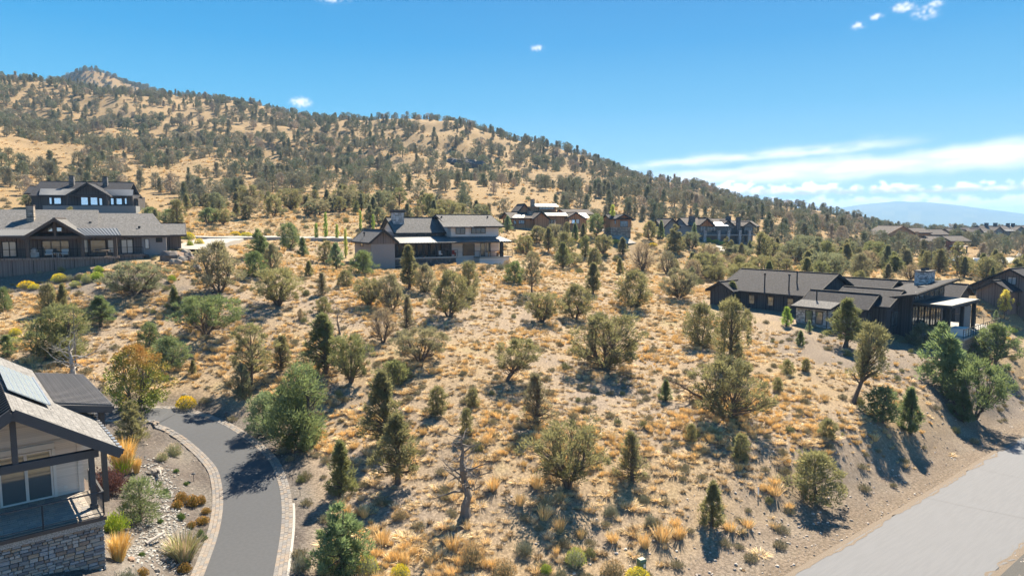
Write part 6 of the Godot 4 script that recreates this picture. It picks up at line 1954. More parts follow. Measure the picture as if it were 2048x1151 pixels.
func hill_trees() -> void:
	clearing(-181, -263, 18, 39, 1.00)
	clearing(-194, -268, 15, 27, 0.90)
	clearing(-126, -293, 16, 27, 0.95)
	clearing(-107, -320, 12, 18, 0.80)
	clearing(-248, -441, 13, 15, 0.90)
	clearing(-217, -435, 14, 12, 0.80)
	clearing(-58, -247, 11, 18, 0.80)
	clearing(-40, -283, 13, 26, 0.80)
	clearing(-6, -367, 11, 16, 0.70)
	clearing(-44, -395, 12, 9, 0.70)
	clearing(-129, -256, 9, 14, 0.85)
	clearing(-93, -237, 13, 16, 0.70)
	clearing(-49, -154, 13, 11, 0.80)
	clearing(-63, -144, 7, 11, 0.90)
	clearing(-21, -228, 12, 9, 0.70)
	clearing(14, -287, 9, 25, 0.60)
	clearing(-106, -202, 6, 14, 0.80)
	clearing(-27, -184, 8, 16, 0.60)
	clearing(96, -352, 9, 49, 0.70)
	clearing(83, -373, 11, 25, 0.60)
	clearing(42, -372, 11, 16, 0.60)
	clearing(-76, -398, 12, 9, 0.60)
	clearing(-118, -406, 12, 11, 0.60)
	clearing(-164, -435, 17, 16, 0.50)
	clearing(-62, -176, 5, 9, 0.60)
	clearing(-10, -209, 8, 10, 0.60)
	clearing(60, -144, 10, 14, 0.90)
	clearing(81, -128, 9, 18, 0.80)
	clearing(129, -201, 10, 28, 0.80)
	clearing(95, -207, 7, 12, 0.50)
	clearing(23, -162, 7, 9, 0.85)
	clearing(25, -129, 9, 27, 0.90)
	clearing(16, -174, 4, 7, 0.60)
	clearing(103, -262, 6, 13, 0.50)
	houses.append(Vector3(47, -200, 16))
	houses.append(Vector3(-94, -152, 20))
	houses.append(Vector3(-96, -145, 20))
	houses.append(Vector3(-85, -150, 14))
	houses.append(Vector3(59, -198, 18))
	houses.append(Vector3(67, -200, 12))
	houses.append(Vector3(5, -184, 12))
	houses.append(Vector3(11, -182, 12))
	houses.append(Vector3(17, -184, 12))
	houses.append(Vector3(145, -250, 14))
	houses.append(Vector3(139, -220, 12))
	houses.append(Vector3(27, -165, 8))
	houses.append(Vector3(-107, -172, 24))
	houses.append(Vector3(-59, -92, 22))
	houses.append(Vector3(-68, -92, 22))
	houses.append(Vector3(-47, -92, 12))
	houses.append(Vector3(-15, -122, 17))
	houses.append(Vector3(-5, -122, 13))
	houses.append(Vector3(-25, -116, 9))
	houses.append(Vector3(5, -198, 14))
	houses.append(Vector3(17, -200, 13))
	houses.append(Vector3(28, -176, 8))
	houses.append(Vector3(52, -218, 14))
	houses.append(Vector3(67, -220, 18))
	houses.append(Vector3(76, -218, 10))
	houses.append(Vector3(42, -92, 20))
	houses.append(Vector3(53, -92, 18))
	houses.append(Vector3(67, -100, 14))
	houses.append(Vector3(90, -122, 18))
	houses.append(Vector3(155, -268, 16))
	houses.append(Vector3(150, -238, 15))
	houses.append(Vector3(203, -306, 12))
	houses.append(Vector3(242, -350, 14))
	houses.append(Vector3(256, -356, 14))
	houses.append(Vector3(295, -396, 14))
	var n := FastNoiseLite.new(); n.seed = 33; n.frequency = 0.014; n.fractal_octaves = 3
	rng.seed = 4242
	var cand := []
	var step := 5.6
	for i in 214:
		for j in 170:
			var x := -760.0 + i * step + rng.randf_range(-3.0, 3.0)
			var z := -100.0 - j * step + rng.randf_range(-3.0, 3.0)
			var roll := rng.randf(); var size := rng.randf(); var pick := rng.randi()
			var r := Vector2(x, z).length()
			var az := rad_to_deg(atan2(x, -z))
			if az < -46.0 or az > 56.0 or r < 118.0: continue
			var far_peak := Vector2(x - (-550.1), z - (-900.0)).length()
			if r > 640.0 and far_peak > 230.0: continue
			if r < 152.0 and az < 4.0: continue
			var d := 0.60 + n.get_noise_2d(x, z) * 1.1
			d += 0.22 * smoothstep(-8.0, -26.0, az) * smoothstep(170.0, 300.0, r)
			if az > 12.0: d += 0.12
			d += 0.4 * smoothstep(410.0, 470.0, r) * smoothstep(-2.0, 12.0, az)
			d += 0.25 * smoothstep(450.0, 520.0, r)
			if far_peak < 230.0: d = 1.0 + 0.7 * n.get_noise_2d(x * 3.0, z * 3.0)
			if r < 190.0: d -= 0.12
			d *= 1.0 - openness(x, z)
			if roll > d: continue
			var ok := true
			for q in houses:
				if Vector2(x - q.x, z - q.y).length() < q.z: ok = false; break
			if ok and r < 260.0:
				for q in trunks:
					if q.distance_squared_to(Vector2(x, z)) < 14.0: ok = false; break
			if ok and r < 300.0:
				for q in lanes:
					if Vector2(q.x - x, q.z - z).length_squared() < 20.0: ok = false; break
			if ok: cand.append([r, x, z, size, pick, r + (1000.0 if absf(az) > 37.5 else 0.0)])
	cand.sort_custom(func(a, b): return a[5] < b[5])
	var forms := ["broad", "open", "column", "roundb2", "spread2", "twist2", "broad2", "open2", "dense3", "sparse", "spread", "cone"]
	var words := {"broad": "many-stemmed", "open": "pointed", "column": "upright", "roundb2": "rounded", "spread2": "sprawling", "twist2": "gappy", "broad2": "broad", "open2": "clear-trunked", "dense3": "dense", "sparse": "half-bare", "spread": "flat-topped", "cone": "slim"}
	var tones := ["olive", "greyolive", "dkolive", "olivegreen", "greygreen", "olive"]
	var tone_words := {"olive": "olive", "greyolive": "grey-olive", "dkolive": "dark olive", "olivegreen": "green-olive", "greygreen": "grey-green", "brown": "brownish"}
	var taken := {}
	var nameable := mini(cand.size(), 300 - trunks.size())
	for k in nameable:
		var q = cand[k]
		var turn_ := 0
		var f: String = forms[q[4] % forms.size()]
		var tn: String; var h: float; var w: float; var label: String
		while true:
			# a neighbour that would read the same gets another habit
			f = forms[(q[4] + turn_) % forms.size()]
			tn = tones[(q[4] / 16 + turn_ / 3) % tones.size()]
			if f == "sparse": tn = "brown"
			h = lerpf(3.2, 6.4, q[3]) * (0.8 if f in ["spread", "sparse", "roundb2"] else 1.0)
			w = h * float(P[f].w) / float(P[f].h) * (0.9 + 0.2 * fmod(q[3] * 7.0, 1.0))
			label = "%s %s %s juniper %s" % ["tall" if h > 5.2 else "small" if h < 3.7 else "middling", tone_words[tn], words[f], whereabouts(q[1], q[2])]
			turn_ += 1
			if not taken.has(label) or turn_ > 40: break
		taken[label] = true
		tree("juniper_tree", f, tn, q[1], q[2], h, w, label, q[3] * 40.0, "juniper tree", "junipers on the hillside")
	# the rest of the wood, farther up: too many to tell apart
	var meshes := []; var spots := []
	for k in 7:
		var key := "far_%d" % k
		make_tree(key, 300 + k, {"h": 5.0, "r": [2.0, 1.5, 2.2, 1.7, 1.2, 2.4, 1.8][k], "base": [0.12, 0.1, 0.2, 0.05, 0.06, 0.25, 0.16][k], "kind": ["dome", "cone", "fan", "oval", "cone", "flat", "column"][k], "n": 40, "f": 40, "rc": 0.62, "up": 0.4, "l": 0.42, "w": 0.17, "limb": 2})
		var all := MB.new()
		var cr: ArrayMesh = P[key].crown; var wd: ArrayMesh = P[key].wood
		all.v = cr.surface_get_arrays(0)[Mesh.ARRAY_VERTEX]; all.c = cr.surface_get_arrays(0)[Mesh.ARRAY_COLOR]
		var wv: PackedVector3Array = wd.surface_get_arrays(0)[Mesh.ARRAY_VERTEX]
		all.v.append_array(wv)
		for q in wv.size(): all.c.push_back(Color(0.9, 0.72, 0.75))
		meshes.append(all.mesh(true)); spots.append([])
	for k in range(nameable, cand.size()):
		var q = cand[k]
		var m: int = q[4] % 7
		var h: float = lerpf(0.5, 1.2, q[3])
		if q[0] > 640.0: h *= 1.1
		elif q[0] > 470.0: h *= 0.85
		var b := Basis(Vector3.UP, q[3] * 50.0).scaled(Vector3(h * (0.85 + 0.3 * fmod(q[3] * 9.0, 1.0)), h, h))
		var tn := Color(0.255, 0.25, 0.155).lerp([Color(0.215, 0.235, 0.14), Color(0.285, 0.265, 0.185), Color(0.235, 0.225, 0.14)][(q[4] / 16) % 3], 0.8)
		if (q[4] / 64) % 14 == 0: tn = Color(0.40, 0.335, 0.25)
		spots[m].append([Transform3D(b, on(q[1], q[2], 0.1)), tn])
	scatter("juniper_woodland", meshes, spots, mats["white_leaf"])
	# dark outcrop on the hillside
	var mb_out := []
	mb_out.append([Vector3(-31.6, 0, -367.6), 4.6])
	mb_out.append([Vector3(-27.4, 0, -363.9), 5.6])
	mb_out.append([Vector3(-22.5, 0, -362.0), 6.0])
	mb_out.append([Vector3(-18.0, 0, -361.1), 5.2])
	mb_out.append([Vector3(-13.6, 0, -362.0), 3.8])
	mb_out.append([Vector3(-25.5, 0, -375.2), 4.4])
	var oc := thing("rock_outcrop", "dark rock ledge breaking out of the upper hillside, centre", "rock outcrop", on(mb_out[2][0].x, mb_out[2][0].z))
	for k in mb_out.size():
		var rk := part("ledge_rock", rock_mesh(520 + k, mb_out[k][1], mb_out[k][1] * 0.55, mb_out[k][1] * 0.7), mats["rock_2"], oc)
		rk.position = on(mb_out[k][0].x, mb_out[k][0].z) - oc.position

func whereabouts(x: float, z: float) -> String:
	var az := rad_to_deg(atan2(x, -z))
	var r := Vector2(x, z).length()
	var deep := "close" if r < 175.0 else "some way" if r < 215.0 else "far"
	if az < -27.0: return deep + " behind the upper dark house at the left"
	if az < -19.0: return deep + " uphill left of the poplars"
	if az < -11.0: return deep + " uphill behind the poplars"
	if az < -5.0: return deep + " up the slope behind the central house garage"
	if az < 1.0: return deep + " up the slope behind the central house"
	if az < 7.5: return deep + " around the timber house"
	if az < 12.0: return deep + " around the small timber cabin"
	if az < 19.5: return deep + " around the glass-fronted grey house"
	if az < 25.0: return deep + " behind the long dark roof"
	if az < 31.0: return deep + " behind the stone chimney"
	return deep + " below the far houses at the right"

func path_light(x: float, z: float, label: String) -> void:
	var o := thing("path_light", label, "path light", on(x, z))
	var a := MB.new(); a.tube([Vector3(0, -0.1, 0), Vector3(0, 0.5, 0)], [0.018, 0.018], 6); part("stake", a.mesh(), mats["dark_metal"], o)
	var b := MB.new(); b.tube([Vector3(0, 0.47, 0), Vector3(0, 0.52, 0), Vector3(0, 0.58, 0)], [0.13, 0.11, 0.02], 10); part("lamp_hood", b.mesh(), mats["trim_grey"], o)

func boulder(x: float, z: float, s: float, k: int, label: String, group: String) -> void:
	var o := part("boulder", rock_mesh(500 + k, s, s * 0.66, s * 0.85), mats["rock_%d" % (k % 4)], self)
	o.position = on(x, z) + Vector3(0, s * 0.25, 0)
	o.rotation.y = k * 1.7
	tag(o, label, "boulder", group)

func garden() -> void:
	plant("reed_grass", "reed", "ornamental grass", -23.46, -40.03, 2.42, 1.88, "golden feather reed grass above a lime green tuft by the roof corner")
	plant("green_grass", "reed_base", "ornamental grass", -23.47, -39.83, 1.20, 1.45, "lime green grass tuft under the golden plumes by the roof corner")
	plant("reed_grass", "reed", "ornamental grass", -17.32, -28.70, 1.41, 1.10, "golden reed grass beside the stone deck base")
	plant("reed_grass", "reed", "ornamental grass", -22.94, -40.34, 1.10, 0.67, "small tawny reed clump right of the lime green tuft")
	plant("barberry_shrub", "barberry", "shrub", -22.61, -37.17, 1.86, 2.20, "dark red barberry beside the deck railing")
	plant("lime_shrub", "lime_shrub", "shrub", -19.90, -32.78, 1.05, 1.55, "yellow-green shrub beside the deck corner below the dark spruce")
	plant("fountain_grass", "fountain", "ornamental grass", -16.55, -32.87, 1.66, 2.16, "large pinkish fountain grass left of the drive")
	plant("lavender_plant", "lavender", "garden plant", -22.76, -44.58, 0.94, 1.21, "pale tufted plant beside the drive border, upper one")
	plant("lavender_plant", "lavender", "garden plant", -22.67, -42.90, 0.58, 0.84, "pale tufted plant left of the upper one by the drive")
	plant("sedum_mound", "sedum_rust", "garden plant", -19.36, -38.52, 0.64, 0.76, "rusty green mound, topmost left of a row by the drive")
	plant("sedum_mound", "sedum_rust", "garden plant", -18.77, -38.62, 0.70, 0.88, "rusty green mound, largest in the middle of the row by the drive")
	plant("sedum_mound", "sedum_rust", "garden plant", -18.47, -39.12, 0.59, 0.59, "orange-tipped mound right of the largest one by the drive")
	plant("sedum_mound", "sedum_rust", "garden plant", -19.12, -37.55, 0.51, 0.68, "rusty mound below the topmost left one by the drive")
	plant("sedum_mound", "sedum_rust", "garden plant", -17.77, -38.13, 0.35, 0.58, "small orange mound touching the drive border")
	plant("sedum_mound", "sedum_rust", "garden plant", -17.45, -36.98, 0.39, 0.84, "wide low rusty mound against the drive border")
	plant("sedum_mound", "sedum_rust", "garden plant", -17.72, -36.23, 0.36, 0.50, "little rusty mound left of the wide low one")
	plant("sedum_mound", "sedum_green", "garden plant", -18.42, -36.51, 0.44, 0.56, "fresh green mound between rusty mounds")
	plant("sedum_mound", "sedum_green", "garden plant", -18.94, -35.31, 0.27, 0.38, "small green cushion on the gravel bed")
	plant("sedum_mound", "sedum_green", "garden plant", -16.95, -35.67, 0.38, 0.41, "olive cushion right of the large fountain grass, upper")
	plant("sedum_mound", "sedum_green", "garden plant", -16.53, -35.22, 0.32, 0.38, "olive cushion right of the large fountain grass, lower")
	plant("sedum_mound", "sedum_rust", "garden plant", -15.99, -31.79, 0.49, 0.68, "orange mound below the large fountain grass")
	plant("sedum_mound", "sedum_rust", "garden plant", -16.38, -28.84, 0.44, 0.58, "rusty mound near the bottom edge, left of two")
	plant("sedum_mound", "sedum_rust", "garden plant", -15.85, -28.11, 0.35, 0.60, "bronze mound at the bottom edge, right of two")
	plant("sedum_mound", "sedum_rust", "garden plant", -15.72, -30.20, 0.42, 0.65, "golden brown mound at the bottom edge near the drive")
	plant("sedum_mound", "sedum_green", "garden plant", -15.96, -29.74, 0.32, 0.50, "green mat at the bottom edge by the drive")
	plant("sedum_mound", "sedum_green", "garden plant", -17.54, -30.91, 0.24, 0.38, "green cushion among the cobbles")
	plant("sedum_mound", "sedum_green", "garden plant", -21.25, -41.81, 0.25, 0.44, "tiny green cushion beside the cobble bed, upper")
	plant("sedum_mound", "sedum_green", "garden plant", -20.12, -40.75, 0.25, 0.43, "tiny green cushion beside the drive bend")
	plant("sedum_mound", "sedum_green", "garden plant", -20.48, -38.92, 0.41, 0.47, "narrow green tuft beside the dark spruce")
	plant("sage_shrub", "sage", "shrub", -16.01, -26.92, 0.70, 1.36, "grey-green sage mound at the bottom edge below the golden reed grass")
	plant("yellow_shrub", "yellow_bush", "shrub", -25.64, -52.51, 1.10, 1.65, "bright yellow flowering rabbitbrush at the far bend of the drive")
	tree("spruce_bush", "garden_spruce", "dkgreen", -19.73, -34.86, 2.65, 2.55, "dark green bushy spruce beside the deck", 0.3, "spruce")
	boulder(-22.22, -40.75, 0.32, 0, "dark boulder below the lime green tuft, left of two", "stones in the garden")
	boulder(-22.04, -41.28, 0.30, 1, "dark boulder next to the white driftwood", "stones in the garden")
	boulder(-16.99, -31.79, 0.22, 2, "grey stone beside the white log", "stones in the garden")
	boulder(-17.28, -29.59, 0.20, 3, "pale stone by the golden reed grass", "stones in the garden")
	boulder(-16.62, -30.44, 0.20, 4, "low grey stone in the cobbles near the bottom", "stones in the garden")
	boulder(-26.56, -54.15, 0.25, 5, "pale stone above the yellow rabbitbrush, upper", "stones in the garden")
	boulder(-26.58, -53.19, 0.22, 6, "pale stone left of the yellow rabbitbrush", "stones in the garden")
	boulder(-42.08, -83.90, 1.30, 10, "largest tan boulder at the ranch house garage corner", "boulders by the ranch house")
	boulder(-41.41, -84.55, 1.00, 11, "pale boulder right of the largest tan one", "boulders by the ranch house")
	boulder(-40.39, -83.69, 0.80, 12, "low boulder in the middle of the rock bank", "boulders by the ranch house")
	boulder(-40.64, -82.20, 0.80, 13, "front boulder of the rock bank by the garage", "boulders by the ranch house")
	boulder(-40.48, -85.20, 0.90, 14, "grey boulder at the right of the rock bank", "boulders by the ranch house")
	boulder(-39.36, -84.12, 0.70, 15, "rightmost boulder of the rock bank", "boulders by the ranch house")
	boulder(-42.75, -86.30, 0.70, 16, "upper boulder close to the garage wall", "boulders by the ranch house")
	boulder(-41.86, -87.63, 0.70, 17, "upper boulder under the small green tree", "boulders by the ranch house")
	boulder(-37.43, -80.53, 0.80, 18, "dark boulder below the rock bank", "boulders by the ranch house")
	boulder(-48.59, -76.51, 0.60, 19, "grey stone at the foot of the ranch deck skirt", "boulders by the ranch house")
	path_light(-20.06, -41.60, "path light left of the drive at its bend")
	path_light(-22.24, -51.85, "path light by the upper outer bend of the drive")
	path_light(-13.05, -40.55, "path light right of the drive below the dense juniper")
	var dw0 := thing("driftwood_log", "forked white driftwood beside the dark boulders", "driftwood", on(-22.22, -41.28))
	var db0 := MB.new(); db0.tube([Vector3(0, 0.1, 0), Vector3(0.55, 0.2, 0.57), Vector3(0.89, 0.12, 1.15)], [0.09, 0.07, 0.03], 7); db0.tube([Vector3(0, 0.12, 0), Vector3(1.02, 0.3, 0.80)], [0.06, 0.02], 5)
	part("log", db0.mesh(), mats["white_wood"], dw0)
	var dw1 := thing("driftwood_log", "white weathered log left of the large fountain grass", "driftwood", on(-18.11, -32.37))
	var db1 := MB.new(); db1.tube([Vector3(0, 0.1, 0), Vector3(0.24, 0.2, -0.63), Vector3(0.28, 0.12, -1.27)], [0.09, 0.07, 0.03], 7); db1.tube([Vector3(0, 0.12, 0), Vector3(0.60, 0.3, -0.89)], [0.06, 0.02], 5)
	part("log", db1.mesh(), mats["white_wood"], dw1)
	plant("rabbitbrush", "yellow_bush", "shrub", -52.50, -73.44, 0.86, 1.84, "yellow rabbitbrush below the ranch deck, left one")
	plant("rabbitbrush", "rabbit", "shrub", -51.43, -73.07, 0.65, 1.29, "yellow-green rabbitbrush touching the left yellow one")
	plant("rabbitbrush", "rabbit", "shrub", -50.33, -75.54, 1.00, 1.67, "yellow-green rabbitbrush in the shade of the ranch deck")
	plant("rabbitbrush", "rabbit_pale", "shrub", -47.37, -73.63, 0.76, 1.19, "pale rabbitbrush in the middle of the ranch bank")
	plant("rabbitbrush", "rabbit_green", "shrub", -46.33, -75.93, 0.89, 1.67, "bright green shrub below the right end of the ranch deck")
	plant("rabbitbrush", "rabbit_green", "shrub", -47.44, -78.10, 0.80, 1.15, "light green shrub behind the bright green one by the deck")
	plant("rabbitbrush", "rabbit_pale", "shrub", -46.86, -74.77, 1.21, 1.10, "grey-green upright shrub on the ranch bank")
	plant("rabbitbrush", "rabbit_green", "shrub", -38.22, -76.32, 0.73, 1.01, "round green shrub below the boulders")
	plant("rabbitbrush", "rabbit", "shrub", -50.13, -105.65, 1.24, 2.32, "yellow-green shrub right of the ranch garage")
	plant("rabbitbrush", "rabbit", "shrub", -44.47, -97.09, 1.14, 1.42, "yellow shrub beside the ranch drive")
	plant("shrub", "lime_shrub", "shrub", -44.49, -94.39, 1.24, 1.11, "small lime tree-like shrub at the garage corner")
	plant("rabbitbrush", "yellow_bush", "shrub", -51.56, -127.36, 0.93, 2.05, "yellow rabbitbrush by the upper street, left one")
	plant("rabbitbrush", "rabbit", "shrub", -49.26, -126.71, 0.93, 2.41, "yellow-green rabbitbrush by the upper street, right one")
	plant("shrub", "sage", "shrub", -49.63, -75.93, 0.78, 2.23, "dark sage under the ranch deck")
	plant("rabbitbrush", "rabbit_pale", "shrub", -41.75, -64.95, 0.58, 1.25, "pale green shrub right of the twin-topped juniper")
	plant("rabbitbrush", "rabbit", "shrub", -43.86, -59.53, 0.71, 1.06, "yellow-tipped shrub above the young pine at left")
	plant("rabbitbrush", "rabbit_pale", "shrub", -42.70, -57.58, 0.77, 1.45, "pale sage green shrub beside the young pine at left")
	plant("rabbitbrush", "rabbit_pale", "shrub", -42.55, -59.53, 0.71, 0.97, "light grey-green shrub left of the big left juniper")
	plant("shrub", "sage_straw", "shrub", -10.40, -101.93, 1.05, 1.65, "straw-coloured round shrub below the central house, left of two")
	plant("shrub", "sage_straw", "shrub", -4.46, -102.98, 0.91, 1.21, "round tan shrub below the central house right deck")
	plant("shrub", "sage", "shrub", -1.84, -104.57, 1.23, 1.84, "grey shrub below the central house right deck")
	plant("shrub", "sage_straw", "shrub", -0.72, -109.22, 1.28, 1.76, "straw shrub at the right corner of the central house")
	plant("rabbitbrush", "rabbit_pale", "shrub", 1.74, -148.13, 1.30, 2.82, "pale mound right of the central house deck")
	plant("rabbitbrush", "yellow_bush", "shrub", 4.30, -163.27, 0.95, 2.39, "yellow shrubs left of the timber house foot")
	plant("rabbitbrush", "yellow_bush", "shrub", 14.67, -165.80, 0.85, 2.42, "yellow rabbitbrush under the right wing of the timber house")
	plant("rabbitbrush", "yellow_bush", "shrub", 16.69, -165.37, 0.85, 1.94, "second yellow rabbitbrush under the right wing of the timber house")
	plant("rabbitbrush", "rabbit", "shrub", 25.42, -167.07, 0.98, 2.69, "yellow shrub left of the pale cabin drive")
	plant("rabbitbrush", "yellow_bush", "shrub", 34.71, -168.79, 0.99, 2.72, "yellow rabbitbrush left of the glass-fronted house")
	plant("rabbitbrush", "rabbit_green", "shrub", 60.15, -210.38, 1.38, 2.77, "green shrub in front of the garage doors, left")
	plant("rabbitbrush", "rabbit", "shrub", 62.46, -209.30, 1.22, 3.06, "yellow-green shrub beside the garage drive")
	plant("rabbitbrush", "rabbit_green", "shrub", 63.96, -207.17, 1.21, 2.43, "green shrub at the right of the garage drive")
	plant("rabbitbrush", "rabbit_green", "shrub", 76.41, -104.84, 0.78, 1.40, "green shrub right of the terrace, left one")
	plant("rabbitbrush", "rabbit_green", "shrub", 78.35, -105.65, 0.78, 1.72, "wide green shrub right of the terrace")
	plant("rabbitbrush", "yellow_bush", "shrub", 71.99, -97.84, 0.65, 1.02, "yellow flowering shrub below the terrace shrubs")
	plant("shrub", "sage", "shrub", 62.67, -83.90, 0.87, 1.49, "grey sage below the yellow shrub at the right")

func roadside() -> void:
	plant("sagebrush", "sage", "shrub", -10.30, -31.87, 1.17, 1.13, "grey-green sagebrush against the drive border at the bottom edge")
	plant("rabbitbrush", "rabbit_pale", "shrub", -7.20, -32.45, 1.10, 1.20, "pale rabbitbrush with yellow tips right of the bright bottom juniper")
	plant("rabbitbrush", "rabbit", "shrub", -5.58, -32.45, 0.75, 1.05, "yellow-green rabbitbrush at the bottom edge")
	plant("rabbitbrush", "rabbit", "shrub", 6.53, -33.89, 0.68, 1.35, "bright yellow rabbitbrush in front of the green utility box")
	plant("sagebrush", "sage", "shrub", 0.65, -35.13, 0.91, 1.29, "grey sagebrush with bare twigs below the wide multi-stemmed juniper")
	plant("rabbitbrush", "rabbit_pale", "shrub", 3.39, -34.59, 1.06, 1.22, "pale green rabbitbrush left of the utility box")
	plant("sagebrush", "sage_straw", "shrub", 5.27, -33.98, 0.99, 1.41, "straw-coloured sagebrush beside the utility box")
	plant("sagebrush", "sage_straw", "shrub", -2.06, -34.07, 1.31, 1.36, "dark grey sagebrush below the snag shadow")
	plant("sagebrush", "sage_straw", "shrub", -0.41, -33.12, 1.07, 1.42, "sagebrush at the bottom edge in the centre")
	plant("rabbitbrush", "rabbit_green", "shrub", 1.76, -33.72, 0.52, 0.67, "small bright green shrub at the bottom edge")
	plant("sagebrush", "sage", "shrub", 2.51, -33.38, 0.77, 0.92, "twiggy grey shrub right of the small bright green one")
	plant("sagebrush", "sage", "shrub", 5.89, -39.12, 0.77, 1.19, "shadowed grey shrub below the wide multi-stemmed juniper")
	plant("sagebrush", "sage", "shrub", 8.15, -40.65, 0.68, 0.74, "little grey-green shrub below the upright dark juniper")
	plant("sagebrush", "sage", "shrub", 8.08, -38.42, 0.94, 0.88, "dark upright shrub behind the golden grass patch")
	plant("sagebrush", "sage_straw", "shrub", -6.42, -37.64, 0.63, 1.03, "bronze bunchgrass mound left of the snag foot")
	plant("sagebrush", "sage", "shrub", -10.78, -37.84, 0.40, 0.81, "low grey shrub in the shade of the open junipers")
	plant("bunchgrass", "tuft_gold", "bunchgrass", -6.99, -35.31, 1.08, 1.06, "orange-gold bunchgrass right of the bright bottom juniper", "golden bunchgrass clumps")
	plant("bunchgrass", "tuft_gold", "bunchgrass", -7.13, -34.24, 0.58, 0.78, "smaller golden bunchgrass below the orange-gold one", "golden bunchgrass clumps")
	plant("bunchgrass", "tuft_gold", "bunchgrass", -5.53, -33.72, 0.93, 0.77, "golden bunchgrass in the lower snag shadow", "golden bunchgrass clumps")
	plant("bunchgrass", "tuft_gold", "bunchgrass", -3.20, -35.13, 1.07, 1.24, "golden bunchgrass beside the lower snag shadow", "golden bunchgrass clumps")
	plant("bunchgrass", "tuft_gold", "bunchgrass", 2.73, -37.26, 1.02, 0.98, "tall golden bunchgrass below the wide juniper shadow", "golden bunchgrass clumps")
	plant("bunchgrass", "tuft_gold", "bunchgrass", 1.86, -38.13, 0.99, 1.14, "straw bunchgrass left of the tall golden one", "golden bunchgrass clumps")
	plant("bunchgrass", "tuft_gold", "bunchgrass", 3.88, -36.79, 0.79, 0.58, "narrow golden bunchgrass right of the tall one", "golden bunchgrass clumps")
	plant("bunchgrass", "tuft_gold", "bunchgrass", 5.68, -36.79, 0.73, 1.10, "rounded golden bunchgrass above the utility box", "golden bunchgrass clumps")
	plant("bunchgrass", "tuft_gold", "bunchgrass", 7.44, -36.60, 1.06, 0.97, "left clump of the big golden grass patch", "golden bunchgrass clumps")
	plant("bunchgrass", "tuft_gold", "bunchgrass", 8.57, -37.26, 1.14, 1.51, "middle clump of the big golden grass patch", "golden bunchgrass clumps")
	plant("bunchgrass", "tuft_gold", "bunchgrass", 9.65, -37.84, 0.98, 1.26, "right clump of the big golden grass patch", "golden bunchgrass clumps")
	plant("bunchgrass", "tuft_gold", "bunchgrass", 2.37, -35.22, 0.65, 0.56, "small orange bunchgrass above the pale rabbitbrush", "golden bunchgrass clumps")
	plant("bunchgrass", "tuft_gold", "bunchgrass", -1.20, -40.65, 0.99, 1.28, "golden bunchgrass right of the snag trunk", "golden bunchgrass clumps")
	plant("bunchgrass", "tuft_gold", "bunchgrass", 17.29, -43.34, 0.85, 1.66, "yellow bunchgrass left of the roadside juniper", "golden bunchgrass clumps")
	plant("bunchgrass", "tuft_gold", "bunchgrass", 17.73, -44.35, 0.67, 1.31, "yellow bunchgrass behind the one left of the roadside juniper", "golden bunchgrass clumps")
	plant("bunchgrass", "tuft_gold", "bunchgrass", 17.87, -42.46, 0.65, 0.89, "bunchgrass at the edge of the roadside juniper shadow", "golden bunchgrass clumps")
	plant("bunchgrass", "tuft_gold", "bunchgrass", 13.04, -39.22, 0.72, 1.24, "golden bunchgrass right of the narrow cone juniper", "golden bunchgrass clumps")
	plant("bunchgrass", "tuft_gold", "bunchgrass", 14.29, -39.72, 0.67, 1.04, "second golden bunchgrass right of the narrow cone juniper", "golden bunchgrass clumps")
	plant("bunchgrass", "tuft_gold", "bunchgrass", 9.68, -38.72, 0.71, 1.02, "golden bunchgrass near the narrow cone juniper, left", "golden bunchgrass clumps")
	plant("bunchgrass", "tuft_gold", "bunchgrass", 0.48, -39.22, 0.89, 0.89, "golden bunchgrass in the wide juniper shade", "golden bunchgrass clumps")
	plant("bunchgrass", "tuft_gold", "bunchgrass", -2.21, -42.35, 0.83, 0.96, "golden bunchgrass behind the snag", "golden bunchgrass clumps")
	plant("bunchgrass", "tuft_gold", "bunchgrass", 1.59, -41.17, 0.94, 1.44, "broad straw clump left of the wide multi-stemmed juniper", "golden bunchgrass clumps")
	var ub := thing("utility_box", "small green utility box with a pale label, bottom right of centre", "utility box", on(6.87, -34.59), 0.5)
	var u1 := MB.new(); u1.hexa([Vector3(-0.2, -0.1, 0.17), Vector3(0.2, -0.1, 0.17), Vector3(0.2, -0.1, -0.17), Vector3(-0.2, -0.1, -0.17), Vector3(-0.19, 0.62, 0.16), Vector3(0.19, 0.62, 0.16), Vector3(0.19, 0.62, -0.16), Vector3(-0.19, 0.62, -0.16)])
	part("cabinet", u1.mesh(), mats["utility_green"], ub)
	var u2 := MB.new(); u2.hexa([Vector3(-0.22, 0.62, 0.19), Vector3(0.22, 0.62, 0.19), Vector3(0.22, 0.62, -0.19), Vector3(-0.22, 0.62, -0.19), Vector3(-0.17, 0.73, 0.14), Vector3(0.17, 0.73, 0.14), Vector3(0.17, 0.73, -0.14), Vector3(-0.17, 0.73, -0.14)])
	part("lid", u2.mesh(), mats["utility_green"], ub)
	wall(ub, 0.0, 0.13, 0.28, 0.48, 0.168, 0.18, "sticker", "notice")
	var mk := thing("marker_stake", "thin white marker stake in the grass left of the roadside juniper", "stake", on(16.04, -42.90))
	wall(mk, -0.035, 0.035, -0.1, 0.59, -0.02, 0.02, "white_paint", "stake")
	wall(mk, -0.04, 0.04, 0.59, 0.63, -0.025, 0.025, "wood_orange", "cap")
	parked_car(on(110.4, -173.2), 1.3, "car_blue", "pale blue car parked beyond the stone chimney, left of three")
	parked_car(on(117.9, -179.0), 1.1, "car_white", "white car parked beyond the stone chimney, middle of three")
	parked_car(on(120.1, -175.0), 1.2, "car_white", "white car near the far street bend, right of three")

